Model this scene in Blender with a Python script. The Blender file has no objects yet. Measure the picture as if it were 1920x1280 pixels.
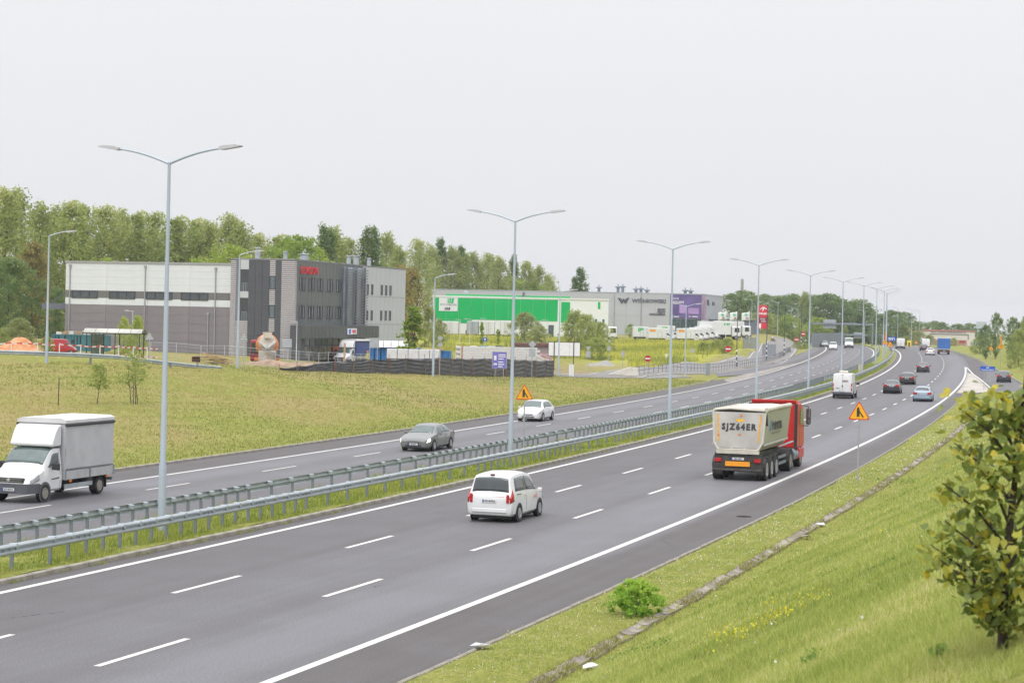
import bpy, bmesh, math, random
import numpy as np
from mathutils import Vector, Matrix
random.seed(7); RNG = np.random.default_rng(11)
SC = bpy.context.scene; COL = SC.collection
R = math.radians
# ------------------------------------------------------------------ camera
F_PX, HC, ROLL, HOR = 3800.0, 7.5, 0.0215, -49.0      # focal length (px of 1920), eye height, roll, horizon above centre
cam_d = bpy.data.cameras.new('camera'); cam = bpy.data.objects.new('camera', cam_d); COL.objects.link(cam)
cam_d.sensor_width = 36.0; cam_d.lens = F_PX / 1920 * 36.0; cam_d.shift_y = HOR / 1920
cam_d.clip_start = 0.5; cam_d.clip_end = 6000
cam.matrix_world = Matrix.Translation((0, 0, HC)) @ Matrix.Rotation(R(90), 4, 'X') @ Matrix.Rotation(ROLL, 4, 'Z')
cam_d.dof.use_dof = True; cam_d.dof.focus_distance = 95.0; cam_d.dof.aperture_fstop = 7.1
SC.camera = cam
SC.render.resolution_x, SC.render.resolution_y = 1024, 682
# ------------------------------------------------------------------ sky: overcast (brightening towards the zenith as overcast skies do) over a desaturated Nishita sky
SUN_EL, SUN_AZ = R(52), R(200)
W = bpy.data.worlds.new('World'); SC.world = W; W.use_nodes = True
nt = W.node_tree; nt.nodes.clear()
def wn(t): return nt.nodes.new(t)
out = wn('ShaderNodeOutputWorld'); bg = wn('ShaderNodeBackground'); nt.links.new(bg.outputs[0], out.inputs[0])
sky = wn('ShaderNodeTexSky'); sky.sky_type = 'NISHITA'; sky.sun_disc = False
sky.sun_elevation = SUN_EL; sky.sun_rotation = SUN_AZ; sky.dust_density = 4.0; sky.air_density = 1.5
hs = wn('ShaderNodeHueSaturation'); hs.inputs['Saturation'].default_value = 0.10; nt.links.new(sky.outputs[0], hs.inputs['Color'])
tc = wn('ShaderNodeTexCoord'); sx = wn('ShaderNodeSeparateXYZ'); nt.links.new(tc.outputs['Generated'], sx.inputs[0])
def wmath(op, a, b=None):
    m = wn('ShaderNodeMath'); m.operation = op
    for i, v in enumerate((a, b)):
        if v is None: continue
        if isinstance(v, (int, float)): m.inputs[i].default_value = v
        else: nt.links.new(v, m.inputs[i])
    return m.outputs[0]
SKY_Z = 19.5                                              # zenith luminance, before the Background strength
zc = wmath('MAXIMUM', sx.outputs[2], 0.0)
lum = wmath('MULTIPLY', wmath('ADD', wmath('MULTIPLY', wmath('MULTIPLY', zc, zc), 2.0), 1.0), SKY_Z / 3)      # three times brighter overhead than at the horizon, as under any closed cloud cover
cn = wn('ShaderNodeTexNoise'); cn.inputs['Scale'].default_value = 2.2; cn.inputs['Detail'].default_value = 3
cmap = wn('ShaderNodeMapping'); cmap.inputs['Scale'].default_value = (1, 1, 3.5)
nt.links.new(tc.outputs['Generated'], cmap.inputs[0]); nt.links.new(cmap.outputs[0], cn.inputs[0])
lum = wmath('MULTIPLY', lum, wmath('ADD', wmath('MULTIPLY', cn.outputs[0], 0.05), 0.975))
vm = wn('ShaderNodeVectorMath'); vm.operation = 'SCALE'; vm.inputs[0].default_value = (0.975, 0.985, 1.02); nt.links.new(lum, vm.inputs['Scale'])
mx = wn('ShaderNodeMix'); mx.data_type = 'RGBA'; mx.inputs[0].default_value = 0.95
nt.links.new(hs.outputs[0], mx.inputs[6]); nt.links.new(vm.outputs[0], mx.inputs[7])
nt.links.new(mx.outputs[2], bg.inputs[0]); bg.inputs[1].default_value = 0.10
# ------------------------------------------------------------------ sun (veiled by cloud)
sl = bpy.data.lights.new('sun', 'SUN'); sl.energy = 1.1; sl.angle = R(25); sl.color = (1.0, 0.96, 0.9)
sun = bpy.data.objects.new('sun', sl); COL.objects.link(sun)
sd = Vector((math.cos(SUN_EL) * math.sin(SUN_AZ), math.cos(SUN_EL) * math.cos(SUN_AZ), math.sin(SUN_EL)))
sun.rotation_euler = sd.to_track_quat('Z', 'Y').to_euler(); sun.location = (0, 0, 60)
# ------------------------------------------------------------------ exposure
vs = SC.view_settings; vs.view_transform = 'Standard'; vs.look = 'None'; vs.gamma = 1.0; vs.exposure = 0.42; vs.use_curve_mapping = False
SC.cycles.use_denoising = True
SC.cycles.max_bounces = 6; SC.cycles.transparent_max_bounces = 8; SC.cycles.volume_bounces = 0

# ------------------------------------------------------------------ helpers
def node_mat(name):
    m = bpy.data.materials.new(name); m.use_nodes = True
    t = m.node_tree; b = t.nodes['Principled BSDF']
    return m, t, b
def setc(b, c): b.inputs['Base Color'].default_value = (*c, 1)
MATS = {}
def M(name, col, rough=0.6, metal=0.0, var=0.12, scale=3.0, bump=0.0, bscale=40.0, spec=None, col2=None, coat=0.0, emit=None, detail=4):
    """procedural surface: base colour varied by noise, optional fine relief"""
    if name in MATS: return MATS[name]
    m, t, b = node_mat(name); N, L = t.nodes, t.links
    b.inputs['Roughness'].default_value = rough; b.inputs['Metallic'].default_value = metal
    if spec is not None: b.inputs['Specular IOR Level'].default_value = spec
    if coat: b.inputs['Coat Weight'].default_value = coat; b.inputs['Coat Roughness'].default_value = 0.08
    co = N.new('ShaderNodeTexCoord'); no = N.new('ShaderNodeTexNoise')
    no.inputs['Scale'].default_value = scale; no.inputs['Detail'].default_value = detail
    L.new(co.outputs['Object'], no.inputs['Vector'])
    rp = N.new('ShaderNodeValToRGB'); L.new(no.outputs['Fac'], rp.inputs[0])
    c2 = col2 if col2 is not None else tuple(min(1, x * (1 + var)) for x in col)
    c1 = tuple(x * (1 - var) for x in col)
    rp.color_ramp.elements[0].position = 0.3; rp.color_ramp.elements[1].position = 0.7
    rp.color_ramp.elements[0].color = (*c1, 1); rp.color_ramp.elements[1].color = (*c2, 1)
    L.new(rp.outputs[0], b.inputs['Base Color'])
    if bump:
        n2 = N.new('ShaderNodeTexNoise'); n2.inputs['Scale'].default_value = bscale; n2.inputs['Detail'].default_value = 3
        L.new(co.outputs['Object'], n2.inputs['Vector'])
        bp = N.new('ShaderNodeBump'); bp.inputs['Strength'].default_value = bump; bp.inputs['Distance'].default_value = 0.02
        L.new(n2.outputs['Fac'], bp.inputs['Height']); L.new(bp.outputs[0], b.inputs['Normal'])
    if emit: b.inputs['Emission Color'].default_value = (*emit[0], 1); b.inputs['Emission Strength'].default_value = emit[1]
    MATS[name] = m; return m
def glass_mat(name, tint=(0.02, 0.03, 0.035), rough=0.04):
    """window glass seen from outside: dark room behind a reflecting pane"""
    if name in MATS: return MATS[name]
    m, t, b = node_mat(name); N, L = t.nodes, t.links
    co = N.new('ShaderNodeTexCoord'); no = N.new('ShaderNodeTexNoise'); no.inputs['Scale'].default_value = 2.0
    L.new(co.outputs['Object'], no.inputs['Vector']); rp = N.new('ShaderNodeValToRGB'); L.new(no.outputs['Fac'], rp.inputs[0])
    rp.color_ramp.elements[0].color = (*[x * 0.5 for x in tint], 1); rp.color_ramp.elements[1].color = (*[x * 1.9 for x in tint], 1)
    L.new(rp.outputs[0], b.inputs['Base Color']); b.inputs['Roughness'].default_value = rough
    b.inputs['Specular IOR Level'].default_value = 0.9; b.inputs['IOR'].default_value = 1.55
    MATS[name] = m; return m

BLK = M('black plastic', (.03, .03, .033), .6, var=.15, scale=4)
class MB:
    """collects shapes; build() links them as ONE mesh object"""
    def __init__(s): s.v = []; s.f = []; s.mi = []
    def add(s, vs, fs, mi=0):
        o = len(s.v); s.v.extend([tuple(p) for p in vs]); s.f.extend([tuple(i + o for i in f) for f in fs]); s.mi.extend([mi] * len(fs)); return s
    def box(s, c, d, rot=None, mi=0):
        x, y, z = (k / 2 for k in d)
        vs = [Vector((a * x, b * y, e * z)) for e in (-1, 1) for b in (-1, 1) for a in (-1, 1)]
        if rot is not None: vs = [rot @ p for p in vs]
        c = Vector(c); vs = [p + c for p in vs]
        return s.add(vs, [(0, 2, 3, 1), (4, 5, 7, 6), (0, 1, 5, 4), (2, 6, 7, 3), (0, 4, 6, 2), (1, 3, 7, 5)], mi)
    def bbox(s, x0, x1, y0, y1, z0, z1, mi=0): return s.box(((x0 + x1) / 2, (y0 + y1) / 2, (z0 + z1) / 2), (abs(x1 - x0), abs(y1 - y0), abs(z1 - z0)), None, mi)
    def cbox(s, x0, x1, y0, y1, z0, z1, ch=0.05, mi=0):
        """box with chamfered vertical and horizontal edges"""
        vs = []; fs = []
        def ring(i, z): return [(x0 + i + ch, y0 + i, z), (x1 - i - ch, y0 + i, z), (x1 - i, y0 + i + ch, z), (x1 - i, y1 - i - ch, z), (x1 - i - ch, y1 - i, z), (x0 + i + ch, y1 - i, z), (x0 + i, y1 - i - ch, z), (x0 + i, y0 + i + ch, z)]
        for i, z in ((ch, z0), (0, z0 + ch), (0, z1 - ch), (ch, z1)): vs += ring(i, z)
        for k in range(3):
            for j in range(8): fs.append((k * 8 + j, k * 8 + (j + 1) % 8, k * 8 + 8 + (j + 1) % 8, k * 8 + 8 + j))
        fs += [tuple(range(7, -1, -1)), tuple(range(24, 32))]
        return s.add(vs, fs, mi)
    def tube(s, pts, r, n=8, cap=True, mi=0):
        """tube through points; r number or list"""
        pts = [Vector(p) for p in pts]; rs = r if isinstance(r, (list, tuple)) else [r] * len(pts)
        vs = []; fs = []; up = None
        for i, p in enumerate(pts):
            d = (pts[min(i + 1, len(pts) - 1)] - pts[max(i - 1, 0)]).normalized()
            a = Vector((0, 0, 1)) if abs(d.z) < 0.9 else Vector((1, 0, 0))
            if up is not None: a = up
            x = d.cross(a).normalized(); y = x.cross(d).normalized(); up = y
            for k in range(n):
                t = 2 * math.pi * k / n; vs.append(p + (x * math.cos(t) + y * math.sin(t)) * rs[i])
        for i in range(len(pts) - 1):
            for k in range(n): fs.append((i * n + k, i * n + (k + 1) % n, (i + 1) * n + (k + 1) % n, (i + 1) * n + k))
        if cap: fs += [tuple(range(n - 1, -1, -1)), tuple(range((len(pts) - 1) * n, len(pts) * n))]
        return s.add(vs, fs, mi)
    def prism(s, poly, axis, a0, a1, mi=0):
        """extrude 2-D polygon along axis ('x','y','z') from a0 to a1"""
        def P(p, a): return {'x': (a, p[0], p[1]), 'y': (p[0], a, p[1]), 'z': (p[0], p[1], a)}[axis]
        n = len(poly); vs = [P(p, a0) for p in poly] + [P(p, a1) for p in poly]
        fs = [(i, (i + 1) % n, n + (i + 1) % n, n + i) for i in range(n)] + [tuple(range(n - 1, -1, -1)), tuple(range(n, 2 * n))]
        return s.add(vs, fs, mi)
    def lathe(s, prof, n=20, axis='z', c=(0, 0, 0), mi=0):
        """revolve (r, h) profile about an axis through c"""
        vs = []; fs = []; c = Vector(c)
        for r, h in prof:
            for k in range(n):
                t = 2 * math.pi * k / n; a, b = r * math.cos(t), r * math.sin(t)
                vs.append(c + Vector({'z': (a, b, h), 'x': (h, a, b), 'y': (a, h, b)}[axis]))
        m = len(prof)
        for i in range(m - 1):
            for k in range(n): fs.append((i * n + k, i * n + (k + 1) % n, (i + 1) * n + (k + 1) % n, (i + 1) * n + k))
        if prof[0][0] > 1e-6: fs.append(tuple(range(n - 1, -1, -1)))
        if prof[-1][0] > 1e-6: fs.append(tuple(range((m - 1) * n, m * n)))
        return s.add(vs, fs, mi)
    def mesh(s, name, smooth=None):
        me = bpy.data.meshes.new(name); me.from_pydata(s.v, [], s.f)
        if any(s.mi): me.polygons.foreach_set('material_index', s.mi)
        bm = bmesh.new(); bm.from_mesh(me); bmesh.ops.recalc_face_normals(bm, faces=bm.faces); bm.to_mesh(me); bm.free()
        if smooth is not None:
            me.polygons.foreach_set('use_smooth', [True] * len(me.polygons)); me.set_sharp_from_angle(angle=R(smooth))
        me.update(); return me
    def build(s, name, mats, parent=None, smooth=None, loc=None, rz=None):
        return obj(name, s.mesh(name, smooth), mats, parent, loc, rz)
def obj(name, me, mats, parent=None, loc=None, rz=None):
    o = bpy.data.objects.new(name, me); COL.objects.link(o)
    if mats is not None and not len(me.materials):
        for m in (mats if isinstance(mats, (list, tuple)) else [mats]): me.materials.append(m)
    if parent is not None: o.parent = parent
    if loc is not None: o.location = loc
    if rz is not None: o.rotation_euler = (0, 0, rz)
    return o
def tag(o, label=None, cat=None, group=None, kind=None):
    for k, v in (('label', label), ('category', cat), ('group', group), ('kind', kind)):
        if v: o[k] = v
    return o
def thing(name, label, cat, loc=(0, 0, 0), rz=0.0, group=None):
    o = bpy.data.objects.new(name, None); COL.objects.link(o); o.empty_display_size = 0.3
    o.location = loc; o.rotation_euler = (0, 0, rz); return tag(o, label, cat, group)
def copy_tree(o, parent=None):
    c = o.copy(); COL.objects.link(c); c.parent = parent
    for ch in list(o.children): copy_tree(ch, c)
    return c
def np_mesh(name, V, F):
    """fast mesh from arrays; all faces with the same vertex count"""
    me = bpy.data.meshes.new(name); V = np.asarray(V, np.float32); F = np.asarray(F, np.int32); n, k = F.shape
    me.vertices.add(len(V)); me.vertices.foreach_set('co', V.ravel())
    me.loops.add(n * k); me.loops.foreach_set('vertex_index', F.ravel())
    me.polygons.add(n); me.polygons.foreach_set('loop_start', np.arange(0, n * k, k, dtype=np.int32))
    me.update(calc_edges=True); me.validate(); return me
FONT_CACHE = {}
def text_mesh(txt, size=1.0, ext=0.02, align='CENTER', bold=0.0, spacing=1.0):
    key = (txt, size, ext, align, bold, spacing)
    if key in FONT_CACHE: return FONT_CACHE[key]
    cu = bpy.data.curves.new('text', 'FONT'); cu.body = txt; cu.size = size; cu.extrude = ext; cu.align_x = align; cu.align_y = 'CENTER'
    cu.offset = bold; cu.space_character = spacing; cu.resolution_u = 2
    o = bpy.data.objects.new('text', cu); COL.objects.link(o)
    dg = bpy.context.evaluated_depsgraph_get(); me = bpy.data.meshes.new_from_object(o.evaluated_get(dg))
    bpy.data.objects.remove(o); me.materials.clear(); FONT_CACHE[key] = me; return me
def text(name, txt, size, mat, parent, loc, rot=(R(90), 0, 0), ext=0.02, align='CENTER', bold=0.0, spacing=1.0, sx=1.0, fit=None):
    """lettering standing in the local XZ plane, read from -Y (rot turns it)"""
    o = obj(name, text_mesh(txt, size, ext, align, bold, spacing).copy(), mat, parent, loc); o.rotation_euler = rot
    if fit: sx = fit / max(1e-3, o.dimensions.x if o.dimensions.x else max(v.co.x for v in o.data.vertices) - min(v.co.x for v in o.data.vertices))
    o.scale = (sx, 1, 1); return o

# ------------------------------------------------------------------ ground geometry
CR, SR = math.cos(ROLL), math.sin(ROLL)
def ray(px, py):
    """view direction (x, 1, z) of a photo position: used once, to survey where things stand on the ground"""
    dx, dy = px - 960, py - 640; u = CR * dx + SR * dy; v = -SR * dx + CR * dy - HOR
    return u / F_PX, -v / F_PX
# road level: flat, then a gentle rise to a low crest 530 m away
_ey = np.arange(-100, 4000, 2.0)
_ez = np.interp(_ey, [-100, 205, 250, 290, 325, 360, 400, 450, 500, 540, 600, 700, 900, 4000], [0, 0, .18, .42, .65, .92, 1.22, 1.5, 1.65, 1.66, 1.2, -.6, -6, -6])
_ez = np.convolve(np.pad(_ez, 12, mode='edge'), np.ones(25) / 25, 'valid')
def EL(y): return np.interp(y, _ey, _ez)
def G(px, py, z=0.0):
    """where the view through a photo position meets the road level (+z)"""
    a, b = ray(px, py); d = 100.0
    for _ in range(60): d = 0.5 * d + 0.5 * min((HC - z - float(EL(d))) / -b, 900.0)
    return a * d, d
def AT(px, py, Y):
    a, b = ray(px, py); return Vector((a * Y, Y, HC + b * Y))
# centre line: the inner edge line of the right carriageway, surveyed every 20-60 m
_cl = np.array([[-13.18, 52.73], [-8.34, 67.1], [-1.77, 87.5], [0.59, 95.3], [7.61, 118.36], [13.82, 138.75], [26.72, 184.79], [40.99, 239.03], [47.62, 265.6], [56.41, 302.79], [67.42, 353.06], [76.41, 397.53], [82.47, 430.89], [85.95, 452.23]])
_pc = np.polyfit(_cl[:, 1], _cl[:, 0], 4); _dp = np.polyder(_pc)
Y0, Y1 = 45.0, 455.0
def cx(y):
    y = np.asarray(y, float); yc = np.clip(y, Y0, Y1); t = np.clip(y - Y1, 0, 260); u = np.maximum(y - Y1 - 260, 0)
    return np.polyval(_pc, yc) + (y - yc) * np.polyval(_dp, yc) - t * t * 4e-4 - u * 260 * 8e-4
def cs(y):
    y = np.asarray(y, float); yc = np.clip(y, Y0, Y1); return np.polyval(_dp, yc) - np.clip(y - Y1, 0, 260) * 8e-4
_ys = np.arange(-20, 900, 1.0); _S = np.concatenate([[0], np.cumsum(np.sqrt(1 + cs(_ys[:-1] + .5) ** 2))])
def y_of(s): return np.interp(s, _S, _ys)
def s_of(y): return np.interp(y, _ys, _S)
def RP(s, r, z=0.0):
    y = float(y_of(s)); k = float(cs(y)); c = 1 / math.sqrt(1 + k * k)
    return Vector((float(cx(y)) + r * c, y - r * k * c, z + float(EL(y))))
def heading(s):
    """rotation about z that turns local +Y along the road"""
    return math.atan2(-float(cs(y_of(s))), 1.0)
def SRc(X, Y):
    X = np.asarray(X, float); Y = np.asarray(Y, float); yc = Y.copy()
    for _ in range(6):
        k = cs(yc); c = 1 / np.sqrt(1 + k * k); r = (X - cx(yc)) * c + (Y - yc) * (-k * c); yc = Y + r * k * c
    return s_of(yc), r
# ================================================================== TERRAIN
def smooth01(t): t = np.clip(t, 0, 1); return t * t * (3 - 2 * t)
# survey of the rising ground left of the road: (photo x, distance, level)
_tc = [(0, 143, 3.45), (90, 143, 3.5), (230, 150, 3.2), (448, 161, 2.8), (620, 171, 2.3), (815, 183, 1.81), (940, 198, 1.4), (1050, 217, 1.1), (1180, 236, .75), (-250, 135, 3.7),
       (0, 175, 3.3), (100, 180, 3.1), (250, 180, 2.95), (120, 245, 2.5), (300, 242, 2.3), (430, 238, 2.1), (553, 233, 1.9), (560, 205, 1.9), (660, 235, 1.2), (700, 262, 1.3), (757, 275, 1.6), (800, 235, 1.0), (900, 232, 0.9), (1000, 250, 1.0), (1100, 262, 1.1),
       (850, 330, 2.0), (930, 330, 2.1), (830, 395, 3.3), (930, 400, 3.4), (1000, 420, 3.4), (1100, 400, 3.0), (1240, 400, 2.9), (1240, 450, 3.3), (1330, 400, 2.9), (1400, 400, 2.9), (1240, 300, 1.4), (1330, 325, 1.9), (1190, 244, .95), (1240, 253, 1.1), (1334, 283, 1.5), (1396, 305, 2.0), (1430, 318, 2.35), (1459, 385, 3.0), (1100, 330, 1.9), (1180, 290, 1.1), (1400, 350, 2.5), (1450, 420, 3.2),
       (0, 320, 3.0), (-200, 250, 3.0), (300, 350, 3.0), (700, 380, 3.0), (900, 600, 3.5), (1400, 600, 4.2), (1480, 480, 3.6), (1490, 600, 4.5), (300, 700, 4.0), (-400, 500, 4.0), (1000, 1200, 5.0), (-300, 1500, 5.0)]
_cp = []
for px, Y, z in _tc:
    a, _ = ray(px, 600); _cp.append((a * Y, Y, z))
for y in (0, 30, 60, 80, 100, 120, 140, 160, 180, 200, 220, 240, 260):
    k = float(cs(y)); c = 1 / math.sqrt(1 + k * k); _cp.append((float(cx(y)) - 17.4 * c, y + 17.4 * k * c, float(EL(y)) + 0.1))
for y in (280, 300, 330, 360, 400, 440, 480, 540, 620, 720, 900):
    k = float(cs(y)); c = 1 / math.sqrt(1 + k * k); _cp.append((float(cx(y)) - 21 * c, y + 21 * k * c, float(EL(y)) + 0.1))
_cp = np.array(_cp); _sc = np.array([1.0, 0.55])
def _kern(A, B): d = (A[:, None, :] - B[None, :, :]) * _sc; return np.sqrt((d ** 2).sum(-1) + 36.0)
_Pm = np.concatenate([np.ones((len(_cp), 1)), _cp[:, :2] * 0.01], 1); _n = len(_cp)
_A = np.zeros((_n + 3, _n + 3)); _A[:_n, :_n] = _kern(_cp[:, :2], _cp[:, :2]) + np.eye(_n) * -0.3; _A[:_n, _n:] = _Pm; _A[_n:, :_n] = _Pm.T
_w = np.linalg.solve(_A, np.concatenate([_cp[:, 2], np.zeros(3)]))
def left_ground(X, Y):
    q = np.stack([X.ravel(), Y.ravel()], 1); o = np.empty(len(q))
    for i in range(0, len(q), 20000):
        p = q[i:i + 20000]; o[i:i + 20000] = _kern(p, _cp[:, :2]) @ _w[:_n] + np.concatenate([np.ones((len(p), 1)), p * 0.01], 1) @ _w[_n:]
    return np.clip(o.reshape(X.shape), -8, 6.5)
def lout(y): return np.interp(y, [0, 236, 250, 268, 290, 320, 388, 464, 900], [16.9, 17.3, 18.4, 21.8, 20.6, 19.2, 19.3, 18.6, 18.6])      # left edge of paving
def rout(y): return np.interp(y, [0, 200, 214, 222, 254, 296, 310, 341, 420, 468, 900], [14.2, 12.9, 12.9, 21.0, 19.0, 17.0, 16.3, 14.9, 13.2, 13.0, 13.0])   # right edge of paving (with slip road)
def terrain(X, Y):
    """ground level at any place"""
    X = np.atleast_1d(np.asarray(X, float)); Y = np.atleast_1d(np.asarray(Y, float)); s, r = SRc(X, Y); yc = y_of(s); e = EL(yc)
    lo = lout(yc); ro = np.interp(yc, [0, 90, 200, 214, 228, 245], [14.35, 14.15, 13.0, 13.0, 14.6, 15.5]); ro = np.where(yc > 232, rout(yc), ro)
    z = e - 0.08 + 0 * r
    # left
    t = -r - lo; L = left_ground(X, Y)
    z = np.where(t > 0, (e + 0.10) * (1 - smooth01(t / 7)) + L * smooth01(t / 7), z)
    # right: verge, then the bank on which the camera stands, and the hill past the slip road
    v = e + 0.02 + 0.03 * smooth01((r - ro) / 1.5)
    bank = np.minimum(np.maximum(r - 17.2, 0) * 0.5, 6.2) * (1 - smooth01((yc - 75) / 105)) * smooth01((r - 17.25) / 1.2)
    hillH = np.interp(yc, [200, 250, 300, 360, 400, 450, 500, 560, 900], [3.0, 4.6, 4.7, 4.2, 3.4, 2.2, .8, .1, 0])
    hill = hillH * smooth01((r - rout(yc) - 0.8) / 13) * smooth01((yc - 190) / 40)
    zr = v + np.maximum(bank, hill)
    z = np.where(r > ro, zr, z)
    lump = 0.05 * np.sin(X * .9 + 1.3 * np.sin(Y * .31)) * np.sin(Y * .55 + X * .13) + 0.04 * np.sin(X * 2.1 - Y * 1.3)
    z += lump * smooth01(np.maximum(t - 1, np.where(r > 17.6, r - 17.6, 0)) / 5)
    return z
def TZ(x, y): return float(terrain(x, y)[0])
def ON(px, py, dz=0.0, y0=30.0, y1=900.0):
    """where the view through a photo position first meets the ground"""
    a, b = ray(px, py); ys = np.arange(y0, y1, 1.0); h = HC + b * ys - terrain(a * ys, ys) - dz; i = np.argmax(h < 0)
    lo, hi = ys[max(i - 1, 0)], ys[i]
    for _ in range(20):
        m = (lo + hi) / 2
        if HC + b * m - TZ(a * m, m) - dz < 0: hi = m
        else: lo = m
    return Vector((a * lo, lo, TZ(a * lo, lo)))
def DOWN(px, Y, dz=0.0):
    """on the ground, at photo column px and distance Y"""
    a, _ = ray(px, 610 + 0.0215 * (px - 960)); return Vector((a * Y, Y, TZ(a * Y, Y) + dz))
def grass_material():
    m, t, b = node_mat('grass ground'); N, L = t.nodes, t.links; b.inputs['Roughness'].default_value = 0.95; b.inputs['Specular IOR Level'].default_value = 0.1
    co = N.new('ShaderNodeTexCoord')
    def noise(scale, detail=4, rough=.55, vec=None):
        n = N.new('ShaderNodeTexNoise'); n.inputs['Scale'].default_value = scale; n.inputs['Detail'].default_value = detail; n.inputs['Roughness'].default_value = rough
        L.new(vec or co.outputs['Object'], n.inputs['Vector']); return n.outputs['Fac']
    def ramp(f, stops):
        rp = N.new('ShaderNodeValToRGB'); L.new(f, rp.inputs[0]); e = rp.color_ramp.elements
        e[0].position, e[1].position = stops[0][0], stops[-1][0]; e[0].color = (*stops[0][1], 1); e[1].color = (*stops[-1][1], 1)
        for p, c in stops[1:-1]: x = e.new(p); x.color = (*c, 1)
        return rp.outputs[0]
    def mix(f, a, c, mode='MIX'):
        k = N.new('ShaderNodeMix'); k.data_type = 'RGBA'; k.blend_type = mode
        if isinstance(f, float): k.inputs[0].default_value = f
        else: L.new(f, k.inputs[0])
        for i, v in ((6, a), (7, c)):
            if isinstance(v, tuple): k.inputs[i].default_value = (*v, 1)
            else: L.new(v, k.inputs[i])
        return k.outputs[2]
    def att(n):
        a = N.new('ShaderNodeAttribute'); a.attribute_name = n; return a.outputs['Fac']
    green = ramp(noise(1.1, 6, .65), [(.25, (.17, .20, .045)), (.5, (.25, .265, .065)), (.75, (.34, .32, .11))])
    dry = ramp(noise(1.6, 6, .7), [(.25, (.23, .205, .075)), (.55, (.33, .275, .115)), (.8, (.42, .335, .18))])
    mp = N.new('ShaderNodeMapping'); mp.inputs['Scale'].default_value = (.10, .06, .1); L.new(co.outputs['Object'], mp.inputs[0])
    pat = ramp(noise(1.0, 7, .62, mp.outputs[0]), [(.42, (0, 0, 0)), (.60, (1, 1, 1))])
    dm = N.new('ShaderNodeMath'); dm.operation = 'MULTIPLY'; L.new(pat, dm.inputs[0]); L.new(att('dry'), dm.inputs[1])
    c = mix(dm.outputs[0], green, dry)
    fine = ramp(noise(9, 5, .7), [(.3, (.62, .62, .6)), (.7, (1.25, 1.25, 1.2))]); c = mix(1.0, c, fine, 'MULTIPLY')
    earth = ramp(noise(.8, 6, .7), [(.3, (.17, .125, .085)), (.5, (.27, .21, .15)), (.7, (.38, .32, .25))]); c = mix(att('earth'), c, earth)
    gold = ramp(noise(.5, 6, .7), [(.3, (.22, .25, .05)), (.5, (.35, .35, .06)), (.72, (.40, .34, .13))]); c = mix(att('meadow'), c, gold)
    L.new(c, b.inputs['Base Color'])
    bp = N.new('ShaderNodeBump'); bp.inputs['Strength'].default_value = .8; bp.inputs['Distance'].default_value = .12; L.new(noise(7, 5, .7), bp.inputs['Height']); L.new(bp.outputs[0], b.inputs['Normal'])
    return m
GRASS = grass_material()
def axis(*segs):
    o = []
    for a, b_, st in segs: o += list(np.arange(a, b_, st))
    return np.array(o)
ya = axis((-60, 8, 8), (8, 60, 0.8), (60, 180, 1.6), (180, 300, 2.5), (300, 520, 4), (520, 800, 10), (800, 1600, 80), (1600, 3600, 500))
qa = axis((-3200, -400, 400), (-400, -150, 25), (-150, -60, 4), (-60, -24, 1.4), (-24, -15, .5), (-15, 12, 3), (12, 34, .45), (34, 60, 2), (60, 160, 12), (160, 400, 60), (400, 3300, 400))
YY, QQ = np.meshgrid(ya, qa, indexing='ij'); XX = cx(YY) + QQ; ZZ = terrain(XX.ravel(), YY.ravel()).reshape(XX.shape)
ny, nq = XX.shape; idx = np.arange(ny * nq).reshape(ny, nq)
FF = np.stack([idx[:-1, :-1].ravel(), idx[:-1, 1:].ravel(), idx[1:, 1:].ravel(), idx[1:, :-1].ravel()], 1)
gm = np_mesh('ground', np.stack([XX.ravel(), YY.ravel(), ZZ.ravel()], 1), FF); gm.polygons.foreach_set('use_smooth', [True] * len(gm.polygons))
ground = tag(obj('ground', gm, GRASS), kind='structure')
_s, _r = SRc(XX.ravel(), YY.ravel()); _px = 960 + F_PX * XX.ravel() / np.maximum(YY.ravel(), 1); _yy = YY.ravel()
def blob(px, Y, rx, ry, p=1.0): return np.clip(1.4 - np.sqrt(((_px - px) / rx) ** 2 + ((_yy - Y) / ry) ** 2), 0, 1) * p
earth = np.zeros(len(_px))
for a in ((520, 190, 90, 20), (600, 205, 70, 30), (700, 222, 130, 34), (850, 225, 120, 36), (980, 238, 80, 30), (1085, 238, 45, 9, .7), (1150, 262, 50, 14, .8), (410, 176, 70, 8, .6), (180, 195, 160, 14, .45)): earth = np.maximum(earth, blob(*a))
earth = np.where(_r > -24, 0, earth)
meadow = np.zeros(len(_px))
for a in ((1290, 330, 130, 55), (1150, 320, 60, 60), (930, 350, 170, 40), (840, 360, 80, 30), (1400, 345, 60, 40)): meadow = np.maximum(meadow, blob(*a))
meadow = np.where(_r > -26, 0, meadow)
dry = np.where(_r < -17, 0.2 + 0.8 * smooth01((-_r - 18.5) / 4), 0.18) * np.where(_r > 20, .35, 1)
for n_, v_ in (('earth', earth), ('meadow', meadow), ('dry', dry)):
    at_ = gm.attributes.new(n_, 'FLOAT', 'POINT'); at_.data.foreach_set('value', v_.astype(np.float32))
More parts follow.
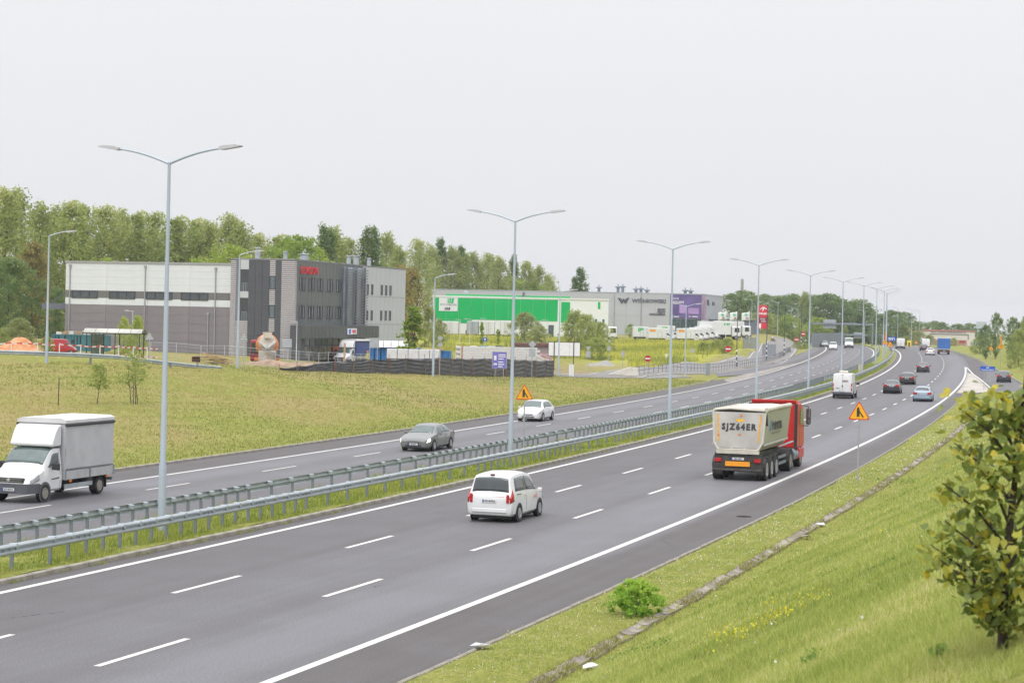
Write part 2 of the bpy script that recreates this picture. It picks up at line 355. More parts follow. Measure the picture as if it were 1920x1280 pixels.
# ================================================================== ROADS
def asphalt(name, c1, c2, tracks=True):
    m, t, b = node_mat(name); N, L = t.nodes, t.links
    co = N.new('ShaderNodeTexCoord'); n1 = N.new('ShaderNodeTexNoise'); n1.inputs['Scale'].default_value = .35; n1.inputs['Detail'].default_value = 7; n1.inputs['Roughness'].default_value = .6
    n2 = N.new('ShaderNodeTexNoise'); n2.inputs['Scale'].default_value = 17; n2.inputs['Detail'].default_value = 5; n2.inputs['Roughness'].default_value = .75
    for n in (n1, n2): L.new(co.outputs['Object'], n.inputs['Vector'])
    wa = N.new('ShaderNodeAttribute'); wa.attribute_name = 'wear'; sa = N.new('ShaderNodeAttribute'); sa.attribute_name = 'lane_s'; ra = N.new('ShaderNodeAttribute'); ra.attribute_name = 'lane_r'
    cb = N.new('ShaderNodeCombineXYZ'); L.new(sa.outputs['Fac'], cb.inputs[0]); L.new(ra.outputs['Fac'], cb.inputs[1]); mp = N.new('ShaderNodeMapping'); mp.inputs['Scale'].default_value = (.035, 1.5, 1); L.new(cb.outputs[0], mp.inputs[0]); n1b = N.new('ShaderNodeTexNoise'); n1b.inputs['Scale'].default_value = 1.0; n1b.inputs['Detail'].default_value = 5; n1b.inputs['Roughness'].default_value = .65; L.new(mp.outputs[0], n1b.inputs['Vector'])
    av = N.new('ShaderNodeMath'); av.operation = 'ADD'; L.new(n1.outputs['Fac'], av.inputs[0]); L.new(n1b.outputs['Fac'], av.inputs[1]); hv = N.new('ShaderNodeMath'); hv.operation = 'MULTIPLY'; hv.inputs[1].default_value = .5; L.new(av.outputs[0], hv.inputs[0])
    ad = N.new('ShaderNodeMath'); ad.operation = 'MULTIPLY_ADD'; ad.inputs[1].default_value = .75; L.new(hv.outputs[0], ad.inputs[0]); L.new(wa.outputs['Fac'], ad.inputs[2])
    rp = N.new('ShaderNodeValToRGB'); L.new(ad.outputs[0], rp.inputs[0]); e = rp.color_ramp.elements
    e[0].position = .3; e[1].position = 1.2; e[0].color = (*c1, 1); e[1].color = (*c2, 1)
    r2 = N.new('ShaderNodeValToRGB'); L.new(n2.outputs['Fac'], r2.inputs[0]); r2.color_ramp.elements[0].position = .3; r2.color_ramp.elements[1].position = .72
    r2.color_ramp.elements[0].color = (.6, .6, .6, 1); r2.color_ramp.elements[1].color = (1.42, 1.42, 1.42, 1)
    k = N.new('ShaderNodeMix'); k.data_type = 'RGBA'; k.blend_type = 'MULTIPLY'; k.inputs[0].default_value = 1; L.new(rp.outputs[0], k.inputs[6]); L.new(r2.outputs[0], k.inputs[7])
    L.new(k.outputs[2], b.inputs['Base Color']); b.inputs['Roughness'].default_value = .62; b.inputs['Specular IOR Level'].default_value = .35
    bp = N.new('ShaderNodeBump'); bp.inputs['Strength'].default_value = .5; bp.inputs['Distance'].default_value = .006; L.new(n2.outputs['Fac'], bp.inputs['Height']); L.new(bp.outputs[0], b.inputs['Normal'])
    return m
ASPH = asphalt('asphalt', (.073, .063, .061), (.156, .155, .169)); ASPH2 = asphalt('old asphalt', (.15, .14, .13), (.22, .21, .20))
PAINT = M('road paint', (.62, .61, .58), .6, var=.14, scale=5, bump=.2, bscale=30)
CONC = M('kerb concrete', (.30, .275, .235), .9, var=.22, scale=2.5, bump=.4, bscale=18, detail=7)
def ribbon(name, svals, rin, rout_, nr, mat, z=0.0, wear=None, drape=False, kind='structure'):
    """sheet between two offsets from the centre line (numbers or functions of distance)"""
    V = []; Wr = []; As = []; Ar = []
    for s in svals:
        y = float(y_of(s)); a = rin(y) if callable(rin) else rin; b = rout_(y) if callable(rout_) else rout_
        for i in range(nr + 1):
            r = a + (b - a) * i / nr; p = RP(s, float(r), z)
            if drape: p.z = TZ(p.x, p.y) + z
            V.append(p); Wr.append(wear(float(r)) if wear else .35); As.append(float(s)); Ar.append(float(r))
    n = len(svals); ix = np.arange(n * (nr + 1)).reshape(n, nr + 1)
    Fc = np.stack([ix[:-1, :-1].ravel(), ix[:-1, 1:].ravel(), ix[1:, 1:].ravel(), ix[1:, :-1].ravel()], 1)
    me = np_mesh(name, np.array(V), Fc); at = me.attributes.new('wear', 'FLOAT', 'POINT'); at.data.foreach_set('value', np.array(Wr, np.float32))
    for n_, v_ in (('lane_s', As), ('lane_r', Ar)): me.attributes.new(n_, 'FLOAT', 'POINT').data.foreach_set('value', np.array(v_, np.float32))
    o = obj(name, me, mat)
    if kind: o['kind'] = kind
    return o
def wear_R(r):
    if r > 11.9: return .05
    if r < 0: return .15
    t = ((r - 0.1) % 3.9) / 3.9; lane = int((r - .1) // 3.9)
    return .16 + (.04, .24, .5)[min(lane, 2)] * (.45 + .55 * math.sin(math.pi * t) ** 2 * (.6 + .4 * abs(math.sin(2 * math.pi * t))))
def wear_L(r):
    q = -r - 5.0
    if q > 9.3: return .05
    t = (q % 3.05) / 3.05; lane = int(q // 3.05)
    return .18 + (.12, .3, .42)[max(0, min(lane, 2))] * (.45 + .55 * math.sin(math.pi * t) ** 2)
sv = list(np.arange(0, 120, 3.0)) + list(np.arange(120, 760, 6.0))
road_r = ribbon('right_carriageway', sv, -0.78, lambda y: np.minimum(np.interp(y, [0, 90, 200, 214], [14.3, 14.08, 12.96, 12.98]), 14.3) if y < 214 else 14.2, 40, ASPH, 0, wear_R)
road_l = ribbon('left_carriageway', sv, -4.9, lambda y: -min(lout(y), 17.2) if y < 262 else -17.2, 34, ASPH, 0, wear_L)
road_s = ribbon('slip_road', list(np.arange(s_of(150), s_of(262), 4)) + list(np.arange(s_of(262), 560, 6)), lambda y: np.interp(y, [150, 200, 222, 229, 233], [21.5, 18.4, 16.2, 14.9, 14.0]), lambda y: np.maximum(np.interp(y, [150, 200, 222, 254, 296, 310, 341, 420], [27.5, 23.4, 21.2, 19.0, 17.0, 16.3, 14.9, 14.05]), 14.05), 8, ASPH, -0.004, None)
road_m = ribbon('merging_lane', list(np.arange(s_of(238), s_of(300), 2)) + list(np.arange(s_of(300), 740, 6)), lambda y: -np.interp(y, [236, 250, 262, 268, 290], [21.5, 20.0, 17.8, 17.1, 17.1]), lambda y: -np.interp(y, [236, 248, 268, 290, 320, 388, 464], [25.6, 24.2, 21.8, 20.6, 19.2, 19.3, 18.6]), 6, ASPH, -0.004, None)
def mark_mesh(w, l):
    me = bpy.data.meshes.new('lane_dash'); me.from_pydata([(-w / 2, 0, 0), (w / 2, 0, 0), (w / 2, l, 0), (-w / 2, l, 0)], [], [(0, 1, 2, 3)]); me.materials.append(PAINT); return me
DASH = mark_mesh(.17, 4.0); DASHL = mark_mesh(.13, 3.9)
def dashes(parent, r, s_first, period, s_end, me):
    s = s_first
    while s < s_end:
        p = RP(s, r, .006); q = RP(s + 4, r, .006); o = obj('lane_dash', me, None, parent, p)
        o.rotation_euler = (math.atan2(q.z - p.z, 4.0), 0, heading(s + 2)); s += period
def s_at(px, py): X, Y = G(px, py); return float(SRc(X, Y)[0])
dashes(road_r, 7.75, s_at(611, 1120) - 24 * .96, 11.6, 470, DASH); dashes(road_r, 3.95, s_at(658, 1027) - 24 * .97, 11.62, 470, DASH)
dashes(road_l, -11.2, s_at(10, 961) - 12, 11.45, 470, DASHL); dashes(road_l, -8.35, s_at(1352, 748) - 11.45 * 9 + 2, 11.45, 500, DASHL)
def line(parent, r, w, s0, s1, st=5):
    o = ribbon('edge_line', np.arange(s0, s1, st), (lambda y: r(y) - w / 2) if callable(r) else r - w / 2, (lambda y: r(y) + w / 2) if callable(r) else r + w / 2, 1, PAINT, .006, None, False, None); o.parent = parent; return o
line(road_r, 0.0, .24, 10, 700); line(road_r, lambda y: np.interp(y, [0, 90, 265, 331], [11.85, 11.62, 11.4, 11.16]), .24, 5, s_of(331)); line(road_l, lambda y: -np.interp(y, [0, 120, 195, 271, 305, 378], [13.85, 14.08, 14.5, 14.8, 15.3, 15.55]), .2, 40, 700); line(road_l, -5.3, .2, 40, 700)
line(road_r, lambda y: np.interp(y, [222, 296, 331], [16.2, 12.31, 11.3]), .2, s_of(224), s_of(330), 3)
# worn paved tips between the carriageways and the slip roads
GORE2 = M('dusty worn paving', (.25, .225, .195), .9, var=.35, scale=.5, bump=.3, bscale=8, detail=8, col2=(.36, .33, .29))
GORE = M('worn pale paving', (.36, .325, .28), .9, var=.3, scale=.55, bump=.3, bscale=8, detail=8, col2=(.52, .47, .41))
go = ribbon('gore_paving', np.arange(s_of(224), s_of(300), 2), lambda y: np.interp(y, [222, 265, 300], [11.9, 11.65, 11.5]), lambda y: np.interp(y, [222, 228, 232, 296, 300], [12.0, 14.6, 15.3, 12.2, 11.6]), 3, GORE, .008)
go2 = ribbon('gore_paving', np.arange(s_of(238), s_of(330), 2), lambda y: -np.interp(y, [236, 262, 300, 330], [14.9, 15.1, 15.6, 15.75]), lambda y: -np.interp(y, [236, 246, 262, 300, 330], [15.0, 17.0, 17.2, 16.8, 15.9]), 3, GORE2, .008)
# crosswise scuffs on the right tip
for i in range(16):
    s0 = s_of(228) + i * 4.2; y0 = float(y_of(s0)); a = float(np.interp(y0, [222, 265, 300], [12.1, 11.8, 11.6])); b = float(np.interp(y0, [222, 232, 296], [14.6, 15.0, 12.0]))
    if b - a > .5:
        o = ribbon('worn_stripe', [s0, s0 + .8], a + .1, b - .1, 1, PAINT, .012, None, False, None); o.parent = go
# ================================================================== MEDIAN
MEDG = ribbon('median', np.arange(20, 700, 2.0), -4.75, -0.92, 8, GRASS, .10)
mz = np.empty(len(MEDG.data.vertices) * 3, np.float32); MEDG.data.vertices.foreach_get('co', mz); mz = mz.reshape(-1, 3); mz[:, 2] += .05 * np.sin(mz[:, 0] * 2.3) * np.sin(mz[:, 1] * 1.7) + .03; MEDG.data.vertices.foreach_set('co', mz.ravel())
def kerb_line(name, r, w, h, s0, s1, n_single, label_mat=CONC, rfun=None, length=1.0):
    """kerb of metre-long stones: the near ones single pieces, the far rest joined"""
    g = bpy.data.objects.new(name, None); COL.objects.link(g); g['kind'] = 'structure'
    mb = MB(); ch = .03; mb.prism([(-w / 2, -.15), (w / 2, -.15), (w / 2, h - ch), (w / 2 - ch, h), (-w / 2 + ch, h), (-w / 2, h - ch)], 'y', .012, length - .012)
    me = mb.mesh('kerb_stone'); me.materials.append(label_mat); s = s0; n = 0; far = MB()
    while s < s1:
        y = float(y_of(s)); rr = rfun(y) if rfun else r; p = RP(s, rr); q = RP(s + length, rfun(float(y_of(s + length))) if rfun else r)
        if n < n_single:
            o = obj('kerb_stone', me, None, g, p + Vector((0, 0, random.uniform(-.008, .008)))); o.rotation_euler = (math.atan2(q.z - p.z, length), 0, math.atan2(-(q.x - p.x), q.y - p.y))
        else:
            rot = Matrix.Rotation(math.atan2(-(q.x - p.x), q.y - p.y), 3, 'Z'); far.add([rot @ Vector(v) + p for v in mb.v], mb.f)
        s += length; n += 1
    if far.v: tag(far.build('kerb_stone_run', label_mat, g), kind='stuff')
    return g
kerb_line('median_kerb', -0.86, .17, .15, s_of(44), s_of(455), 240)
kerb_line('median_kerb', -4.82, .15, .13, s_of(55), s_of(430), 0)
kerb_line('left_kerb', -17, .15, .12, s_of(80), s_of(246), 165, rfun=lambda y: -float(np.interp(y, [0, 120, 195, 236, 250], [16.95, 17.0, 17.25, 17.4, 18.2])))
kerb_line('ramp_kerb', -20, .2, .16, s_of(250), s_of(480), 110, rfun=lambda y: -float(np.interp(y, [236, 248, 268, 290, 320, 388, 464], [25.7, 24.3, 21.9, 20.7, 19.3, 19.4, 18.7])))
kerb_line('verge_edging', 14.3, .09, .05, s_of(36), s_of(208), 185, rfun=lambda y: float(np.interp(y, [0, 90, 200, 214], [14.32, 14.1, 12.98, 13.0])))
kerb_line('slip_road_kerb', 16, .18, .12, s_of(232), s_of(480), 110, rfun=lambda y: float(np.interp(y, [222, 254, 296, 310, 341, 420, 468], [21.3, 19.1, 17.1, 16.4, 15.0, 14.15, 14.1])))
# ================================================================== DRAIN CHANNEL at the foot of the bank
SLAB = [M('drain slab %d' % i, c, .9, var=.25, scale=3, bump=.5, bscale=14, detail=7) for i, c in enumerate(((.27, .235, .205), (.21, .18, .15), (.32, .285, .25)))]
chan = bpy.data.objects.new('drain_channel', None); COL.objects.link(chan); tag(chan, 'line of dished concrete slabs draining the foot of the grass bank', 'drain channel')
slabs = []
for k in range(5):
    mb = MB(); n = 6; w = random.uniform(.33, .42); l = .485; top = []
    for j in range(2):
        for i in range(n + 1):
            t = i / n * 2 - 1; top.append((t * w / 2 * random.uniform(.97, 1.03), (j - .5) * l * random.uniform(.96, 1.02), -.055 * (1 - t * t) + random.uniform(-.004, .004)))
    bot = [(x, y, -.14) for x, y, z in top]
    fs = [(i, i + 1, n + 2 + i, n + 1 + i) for i in range(n)]; o = 2 * (n + 1)
    fs += [(o + i + 1, o + i, o + n + 1 + i, o + n + 2 + i) for i in range(n)] + [(i, i + 1, o + i + 1, o + i) for i in range(n)] + [(n + 1 + i, n + 2 + i, o + n + 2 + i, o + n + 1 + i) for i in range(n)] + [(0, n + 1, o + n + 1, o), (n, 2 * n + 1, o + 2 * n + 1, o + n)]
    mb.add(top + bot, fs); me = mb.mesh('slab'); me.materials.append(SLAB[k % 3]); slabs.append(me)
s = s_of(37); rs_ = lambda y: float(np.interp(y, [38, 51, 63, 78, 100, 123, 160], [17.0, 16.85, 16.72, 16.55, 16.45, 16.25, 15.9]))
while s < s_of(165):
    y = float(y_of(s)); p = RP(s, rs_(y) + random.uniform(-.04, .04)); p.z = max(TZ(p.x, p.y), 0) + random.uniform(.045, .07)
    o = obj('slab', slabs[random.randrange(5)], None, chan, p); o.rotation_euler = (random.uniform(-.05, .05), random.uniform(-.08, .08), heading(s) + random.uniform(-.1, .1)); s += .5 if random.random() < .93 else .62
# ================================================================== GUARD RAILS
ZINC = M('galvanised steel', (.39, .43, .46), .5, .35, var=.10, scale=1.4, bump=.05); ZINC2 = M('dull galvanised steel', (.22, .25, .29), .55, .3, var=.15, scale=2)
def w_beam(l):
    prof = [(0, .31), (.03, .30), (.075, .255), (.075, .215), (.01, .17), (.01, .14), (.075, .095), (.075, .055), (.03, .01), (0, 0)]; th = .012
    mb = MB(); vs = []; n = len(prof)
    for yy in (0, l):
        vs += [(a, yy, b) for a, b in prof] + [(a - th, yy, b) for a, b in prof]
    fs = []
    for i in range(n - 1): fs += [(i, i + 1, 2 * n + i + 1, 2 * n + i), (n + i + 1, n + i, 3 * n + i, 3 * n + i + 1)]
    fs += [(0, n, 3 * n, 2 * n), (n - 1, 2 * n - 1, 4 * n - 1, 3 * n - 1)]
    mb.add(vs, fs); mb.box((.03, .18, .155), (.09, .03, .03)); mb.box((.03, l - .18, .155), (.09, .03, .03))
    return mb.mesh('rail_beam')
BEAM = w_beam(4.03); BEAM.materials.append(ZINC)
pm = MB(); pm.bbox(-.05, .05, -.004, .004, -.4, .80); pm.bbox(-.05, -.042, .004, .05, -.4, .80); pm.bbox(.042, .05, .004, .05, -.4, .80); POST = pm.mesh('post'); POST.materials.append(ZINC2)
pm = MB(); pm.cbox(-.06, .20, -.06, .06, .62, .79, .02); SPACER = pm.mesh('spacer'); SPACER.materials.append(ZINC)
def guard_rail(name, label, r, side, s0, s1, cat='guard rail'):
    g = thing(name, label, cat, RP(s0, r)); inv = Matrix.Translation(-g.location); far = MB(); n = 0; s = s0
    while s < s1:
        p = RP(s, r, .14) - g.location; q = RP(s + 4, r, .14) - g.location; o = obj('rail_beam', BEAM, None, g, p + Vector((0, 0, .46)))
        rz = math.atan2(-(q.x - p.x), q.y - p.y)
        if side < 0: o.scale = (-1, 1, 1)
        o.rotation_euler = (math.atan2(q.z - p.z, 4.0), 0, rz); s += 4
    s = s0 + .5
    while s < s1:
        y = float(y_of(s)); near = min(abs(s - ls) for ls in LAMP_S) < 9; p = RP(s, r - side * .13, .12) - g.location; h = heading(s)
        if n < 230:
            o = obj('post', POST, None, g, p); o.rotation_euler = (random.uniform(-.02, .02), random.uniform(-.025, .025), h)
            if side < 0: o.scale = (-1, 1, 1)
            if n < 150: obj('spacer', SPACER, None, o)
        else:
            rot = Matrix.Rotation(h, 3, 'Z'); m2 = MB(); m2.bbox(-.05, .05, -.02, .02, -.3, .8); far.add([rot @ Vector(v) + p for v in m2.v], m2.f)
        n += 1; s += 1.0 if (near or s > s_of(118)) and s < s_of(240) else 2.0
    if far.v: tag(far.build('post_run', ZINC2, g), kind='stuff')
    return g
LAMP_S = [90.8 + 37.9 * i for i in range(11)]
guard_rail('guard_rail', 'galvanised guard rail along the kerb of the right-hand carriageway', -1.5, 1, s_of(40), s_of(450))
guard_rail('guard_rail', 'galvanised guard rail on the far edge of the median, beside the left-hand carriageway', -4.3, -1, s_of(48), s_of(450))

# cracks and a drain cover in the right-hand carriageway
CRK = M('bitumen crack', (.028, .026, .026), .8, var=.3, scale=6)
for px0, py0, px1, py1 in ((1238, 878, 1300, 866), (1490, 762, 1520, 752), (20, 1158, 120, 1146), (700, 1100, 735, 1093), (1690, 782, 1740, 776), (430, 905, 520, 893), (1240, 1010, 1262, 1024)):
    a = G(px0, py0); b = G(px1, py1); m = MB(); n = 14; pts = [(a[0] + (b[0] - a[0]) * i / n + random.uniform(-.05, .05), a[1] + (b[1] - a[1]) * i / n + random.uniform(-.12, .12)) for i in range(n + 1)]
    vs = []
    for i, (x, y) in enumerate(pts): w = random.uniform(.008, .028); vs += [(x, y - w, float(EL(y)) + .005), (x + .01, y + w, float(EL(y)) + .005)]
    m.add(vs, [(2 * i, 2 * i + 2, 2 * i + 3, 2 * i + 1) for i in range(n)]); m.build('crack', CRK, road_l if py0 == 905 else road_r)
x, y = G(1396, 968); m = MB(); m.lathe([(.31, -.03), (.31, .012), (.27, .012), (.27, .004), (.001, .004)], 24); [m.bbox(-.24, .24, k - .012, k + .012, .004, .012) for k in np.linspace(-.15, .15, 5)]; tag(m.build('drain_cover', M('cast iron cover', (.05, .045, .042), .7, .3, var=.3, scale=9), None, 30, (x, y, .0)), 'round dark drain cover in the hard shoulder', 'drain cover')
# ================================================================== BUILDINGS
class Frame:
    """local frame of a building: +Y runs along its side wall, -Y is its front; survey helpers return local coordinates"""
    def __init__(s, O, rz): s.O = Vector(O); s.rz = rz; s.ex = Vector((math.cos(rz), math.sin(rz), 0)); s.ey = Vector((-math.sin(rz), math.cos(rz), 0))
    def fx(s, px, c=0.0, py=580):
        a, _ = ray(px, py); b = s.O + c * s.ey; return (a * b.y - b.x) / (s.ex.x - a * s.ex.y)
    def fy(s, px, c=0.0, py=580):
        a, _ = ray(px, py); b = s.O + c * s.ex; return (a * b.y - b.x) / (s.ey.x - a * s.ey.y)
    def fz(s, px, py, lx, ly): _, b = ray(px, py); Y = (s.O + lx * s.ex + ly * s.ey).y; return HC + b * Y - s.O.z
def panels(root, name, mat, axis_, const, a0, a1, z0, z1, na, nz, depth=.05, out=-1, gap=.03):
    """cladding panels, each its own piece, on the plane axis_=const; out is the side they face"""
    sh = {}
    for i in range(na):
        for j in range(nz):
            w = (a1 - a0) / na; h = (z1 - z0) / nz; ca = a0 + (i + .5) * w; cz = z0 + (j + .5) * h
            key = 'm'
            if key not in sh:
                mb = MB()
                d = (w - gap, depth, h - gap) if axis_ == 'y' else (depth, w - gap, h - gap)
                mb.box((0, 0, 0), d); sh[key] = mb.mesh(name); sh[key].materials.append(mat)
            c = (ca, const + out * depth / 2, cz) if axis_ == 'y' else (const + out * depth / 2, ca, cz)
            obj(name, sh[key], None, root, c)
def window(root, axis_, const, a0, a1, z0, z1, fmat, gmat, out=-1, mull=0, t=.06, d=.06, name='window'):
    mb = MB(); lo, hi = (const, const + out * d)
    def bar(u0, u1, w0, w1):
        if axis_ == 'y': mb.bbox(u0, u1, min(lo, hi), max(lo, hi), w0, w1)
        else: mb.bbox(min(lo, hi), max(lo, hi), u0, u1, w0, w1)
    bar(a0, a0 + t, z0, z1); bar(a1 - t, a1, z0, z1); bar(a0 + t, a1 - t, z0, z0 + t); bar(a0 + t, a1 - t, z1 - t, z1)
    for k in range(mull): x = a0 + (a1 - a0) * (k + 1) / (mull + 1); bar(x - t / 2, x + t / 2, z0 + t, z1 - t)
    w = mb.build(name, fmat, root); g = MB(); e0, e1 = const + out * .004, const + out * .02
    if axis_ == 'y': g.bbox(a0 + t, a1 - t, min(e0, e1), max(e0, e1), z0 + t, z1 - t)
    else: g.bbox(min(e0, e1), max(e0, e1), a0 + t, a1 - t, z0 + t, z1 - t)
    g.build('pane', gmat, w); return w
GL = glass_mat('window glass', (.035, .045, .05)); GLB = glass_mat('bluish window glass', (.07, .10, .12)); DARKM = M('dark frame metal', (.05, .053, .06), .5, var=.1)
WHITEP = M('white sheet cladding', (.63, .65, .69), .5, var=.05, scale=.6); GREYP = M('warm grey sheet cladding', (.205, .185, .205), .55, var=.07, scale=.7); GREYD = M('dark strip cladding', (.15, .145, .15), .55, var=.06)
ANTH = M('anthracite panel', (.072, .075, .09), .5, var=.08, scale=.5); GREEND = M('grey green standing seam', (.115, .13, .128), .5, var=.08, scale=.4); LGREY = M('silver grey standing seam', (.48, .50, .53), .5, var=.05, scale=.4)
LOUV = M('pale ribbed cladding', (.50, .47, .50), .55, var=.08); CANP = M('canopy fascia', (.075, .085, .08), .55, var=.1); ZPIPE = M('grey downpipe', (.32, .32, .34), .5, var=.08)
RED = M('red lettering', (.75, .012, .025), .4, var=.06); BLACKT = M('black lettering', (.03, .03, .035), .5, var=.1); ROOFM = M('roof membrane', (.25, .25, .26), .9, var=.15, scale=.5)
# ---- three-storey office with attached hall
O = AT(553, 660, 235.0); O.z = TZ(O.x, O.y) - .3; FR = Frame(O, -0.261)
gb = thing('office_building', 'three-storey dark grey office with a long white and grey hall, behind the grass slope', 'building', O, FR.rz)
zt = FR.fz(500, 487, -3, 0); side_l = FR.fy(760); x_st = FR.fx(432.6); x_hl = FR.fx(123, .4)
y_d = FR.fy(643); y_g = FR.fy(680)
core = MB(); core.bbox(x_st, 0, 0, side_l, -1.6, zt); core.build('wall', GREEND, gb)
rf = MB(); rf.bbox(x_st - .05, .08, -.08, side_l + .08, zt, zt + .12); rf.bbox(x_st + .3, -.3, .3, side_l - .3, zt + .12, zt + .16); roof = rf.build('roof', ROOFM, gb)
def louvre(root, axis_, const, a0, a1, z0, z1, step, mat, out=-1, depth=.07):
    mb = MB(); z = z0
    while z < z1 - step * .3:
        h = min(step * .62, z1 - z)
        if axis_ == 'y': mb.bbox(a0, a1, const, const + out * depth, z, z + h)
        else: mb.bbox(const, const + out * depth, a0, a1, z, z + h)
        z += step
    return tag(mb.build('ribbed_cladding', mat, root), kind='stuff')
fx = lambda p: FR.fx(p); zf = lambda py, px=500: FR.fz(px, py, fx(px), 0)
louvre(gb, 'y', 0, fx(528), -.02, 0, zt - .02, .235, LOUV); louvre(gb, 'x', 0, 0.0, FR.fy(555.5), 0, zt - .02, .235, LOUV, 1)
louvre(gb, 'y', 0, x_st, fx(442.6), 0, zt - .02, .235, LOUV); louvre(gb, 'y', 0, fx(442.6), fx(451), 0, zt - .02, .235, M('mauve ribbed cladding', (.24, .23, .29), .6), -1, .04)
rows = [zf(p) for p in (655, 628, 597, 571, 543, 517, 488)]; rows[0] = 0.0; rows[-1] = zt - .03
for a, b, n in ((466.5, 505, 3), (517, 528, 1)):
    for j in range(len(rows) - 1): panels(gb, 'facade_panel', ANTH, 'y', 0, fx(a), fx(b), rows[j], rows[j + 1], n, 1, .06)
wcol = (fx(505) + .05, fx(517) - .05)
for a, b in ((488, 516.5), (543, 571), (597, 621)): louvre(gb, 'y', 0, *wcol, zf(b), zf(a), .235, LOUV, -1, .05)
for a, b in ((517, 542.5), (571.5, 596), (621.5, 638)): window(gb, 'y', 0, *wcol, zf(b), zf(a), DARKM, GLB, -1, 0, .07)
# stair landings: a flat dark sheet on the wall paints the recess's shade
for a, b in ((505.5, 547), (559, 601)):
    m = MB(); m.bbox(fx(451.5), fx(465.5), -.03, -.005, zf(b), zf(a)); m.build('landing_shade_sheet', DARKM, gb); window(gb, 'y', -.03, fx(454), fx(464.5), zf(b), zf(b - 16), ZINC2, GL, -1, 2, .05, .04, 'landing_rail')
for a, b in ((487.5, 505.5), (547, 559)): m = MB(); m.bbox(fx(451), fx(466.5), -.08, 0, zf(b), zf(a)); m.build('parapet', LGREY, gb)
louvre(gb, 'y', 0, fx(443.5), fx(466), 0, zf(601), .235, LOUV, -1, .1)
# side wall: vertical seams, paired windows
n_p = 13; panels(gb, 'seam_panel', GREEND, 'x', 0, FR.fy(556), y_d, 0.0, zf(571, 556), n_p, 1, .05, 1, .05); panels(gb, 'seam_panel', GREEND, 'x', 0, FR.fy(556), y_d, zf(571, 556) , zf(545, 556), n_p, 1, .05, 1, .05); panels(gb, 'seam_panel', GREEND, 'x', 0, FR.fy(556), y_d, zf(545, 556), zt - .03, n_p, 1, .05, 1, .05)
for j in range(3):
    z0, z1 = ((0.02, 4.4), (4.4, 8.0), (8.0, zt - .03))[j]; panels(gb, 'seam_panel', LGREY, 'x', 0, y_g, side_l, z0, z1, 10, 1, .05, 1, .05)
wz = [(zf(543.5, 556), zf(518.5, 556)), (zf(597, 556), zf(572.5, 556))]
for z0, z1 in wz:
    for p in (563, 580.5, 597.3, 615.8, 632.2):
        for q in (0, 6.0 - (p - 563) * .018): y0 = FR.fy(p + q - 2.2); y1 = FR.fy(p + q + 2.0); window(gb, 'x', .05, y0, y1, z0, z1, DARKM, GL, 1, 0, .08, .07)
    for p in (688.5, 697, 715, 723.3, 731.3): window(gb, 'x', .05, FR.fy(p - 1.5), FR.fy(p + 1.7), z0 - .15, z1 - .35, DARKM, GL, 1, 0, .08, .07)
# glazed stair tower behind horizontal sun slats
sg = MB(); sg.bbox(-.05, .25, y_d + .1, y_g - .2, 3.6, zt - .3); sg.build('stair_glazing', M('sky painted stair glazing', (.30, .36, .42), .15, var=.3, scale=.5), gb)  # pale blue-grey base colour paints the sky's reflection into the glass
SLAT = M('sun slat metal', (.16, .17, .19), .5, var=.1)
for i in range(22): m = MB(); z = 4.0 + i * (zt - 4.6) / 21; m.bbox(.55, .75, y_d - .2, y_g, z - .06, z + .06); m.build('sun_slat', SLAT, gb)
for yy in (y_d + .2, (y_d + y_g) / 2, y_g - .4): m = MB(); m.bbox(.3, .55, yy - .05, yy + .05, 3.7, zt - .2); m.build('slat_post', SLAT, gb)
# shop canopy
c0, c1 = FR.fy(585, 2.6), FR.fy(712, 2.6); m = MB(); m.bbox(.06, 2.6, c0, c1, 2.75, 4.25); can = m.build('shop_canopy', CANP, gb)
panels(can, 'fascia_panel', CANP, 'x', 2.6, c0, c1, 2.8, 4.2, 20, 1, .05, 1, .05)
m = MB(); m.bbox(.06, 1.4, FR.fy(574, 1.4), c0 - .05, 0, 4.3); m.build('entrance_wall', ANTH, gb)
sgl = M('shop display', (.10, .12, .13), .25, var=.8, scale=.9, col2=(.30, .27, .22))
for i in range(12):
    a = c0 + .2 + (c1 - c0 - .4) * i / 12; b = c0 + .2 + (c1 - c0 - .4) * (i + .94) / 12; window(gb, 'x', .9, a, b, .15, 1.85, ZINC2, sgl, 1, 0, .06, .05, 'shop_window'); window(gb, 'x', .9, a, b, 1.95, 2.7, ZINC2, M('shop transom film', (.05, .10, .22), .3, var=.7, scale=.6, col2=(.12, .2, .12)), 1, 0, .05, .05, 'transom')
m = MB(); m.bbox(.95, 1.0, FR.fy(626, 1), FR.fy(640, 1), .3, 1.75); m.build('poster', RED, gb)
m = MB(); m.cbox(2.66, 2.8, FR.fy(653, 2.7), FR.fy(670, 2.7), 3.2, 3.95, .05); sg_ = m.build('shop_sign', WHITEP, gb); m = MB(); m.bbox(2.8, 2.83, FR.fy(655, 2.7), FR.fy(658, 2.7), 3.3, 3.85); m.build('sign_mark', M('blue sign film', (.03, .10, .45), .4), sg_)
text('lettering', 'RBEN', .55, RED, sg_, (2.81, FR.fy(664.5, 2.7), 3.57), (R(90), 0, R(90)), .01, bold=.01)
text('lettering', 'GORDON', 1.3, RED, gb, (.2, (FR.fy(560.5) + FR.fy(593)) / 2, zf(505.5, 560) - .05), (R(90), 0, R(90)), .04, bold=.0, spacing=1.08, fit=FR.fy(593) - FR.fy(561))
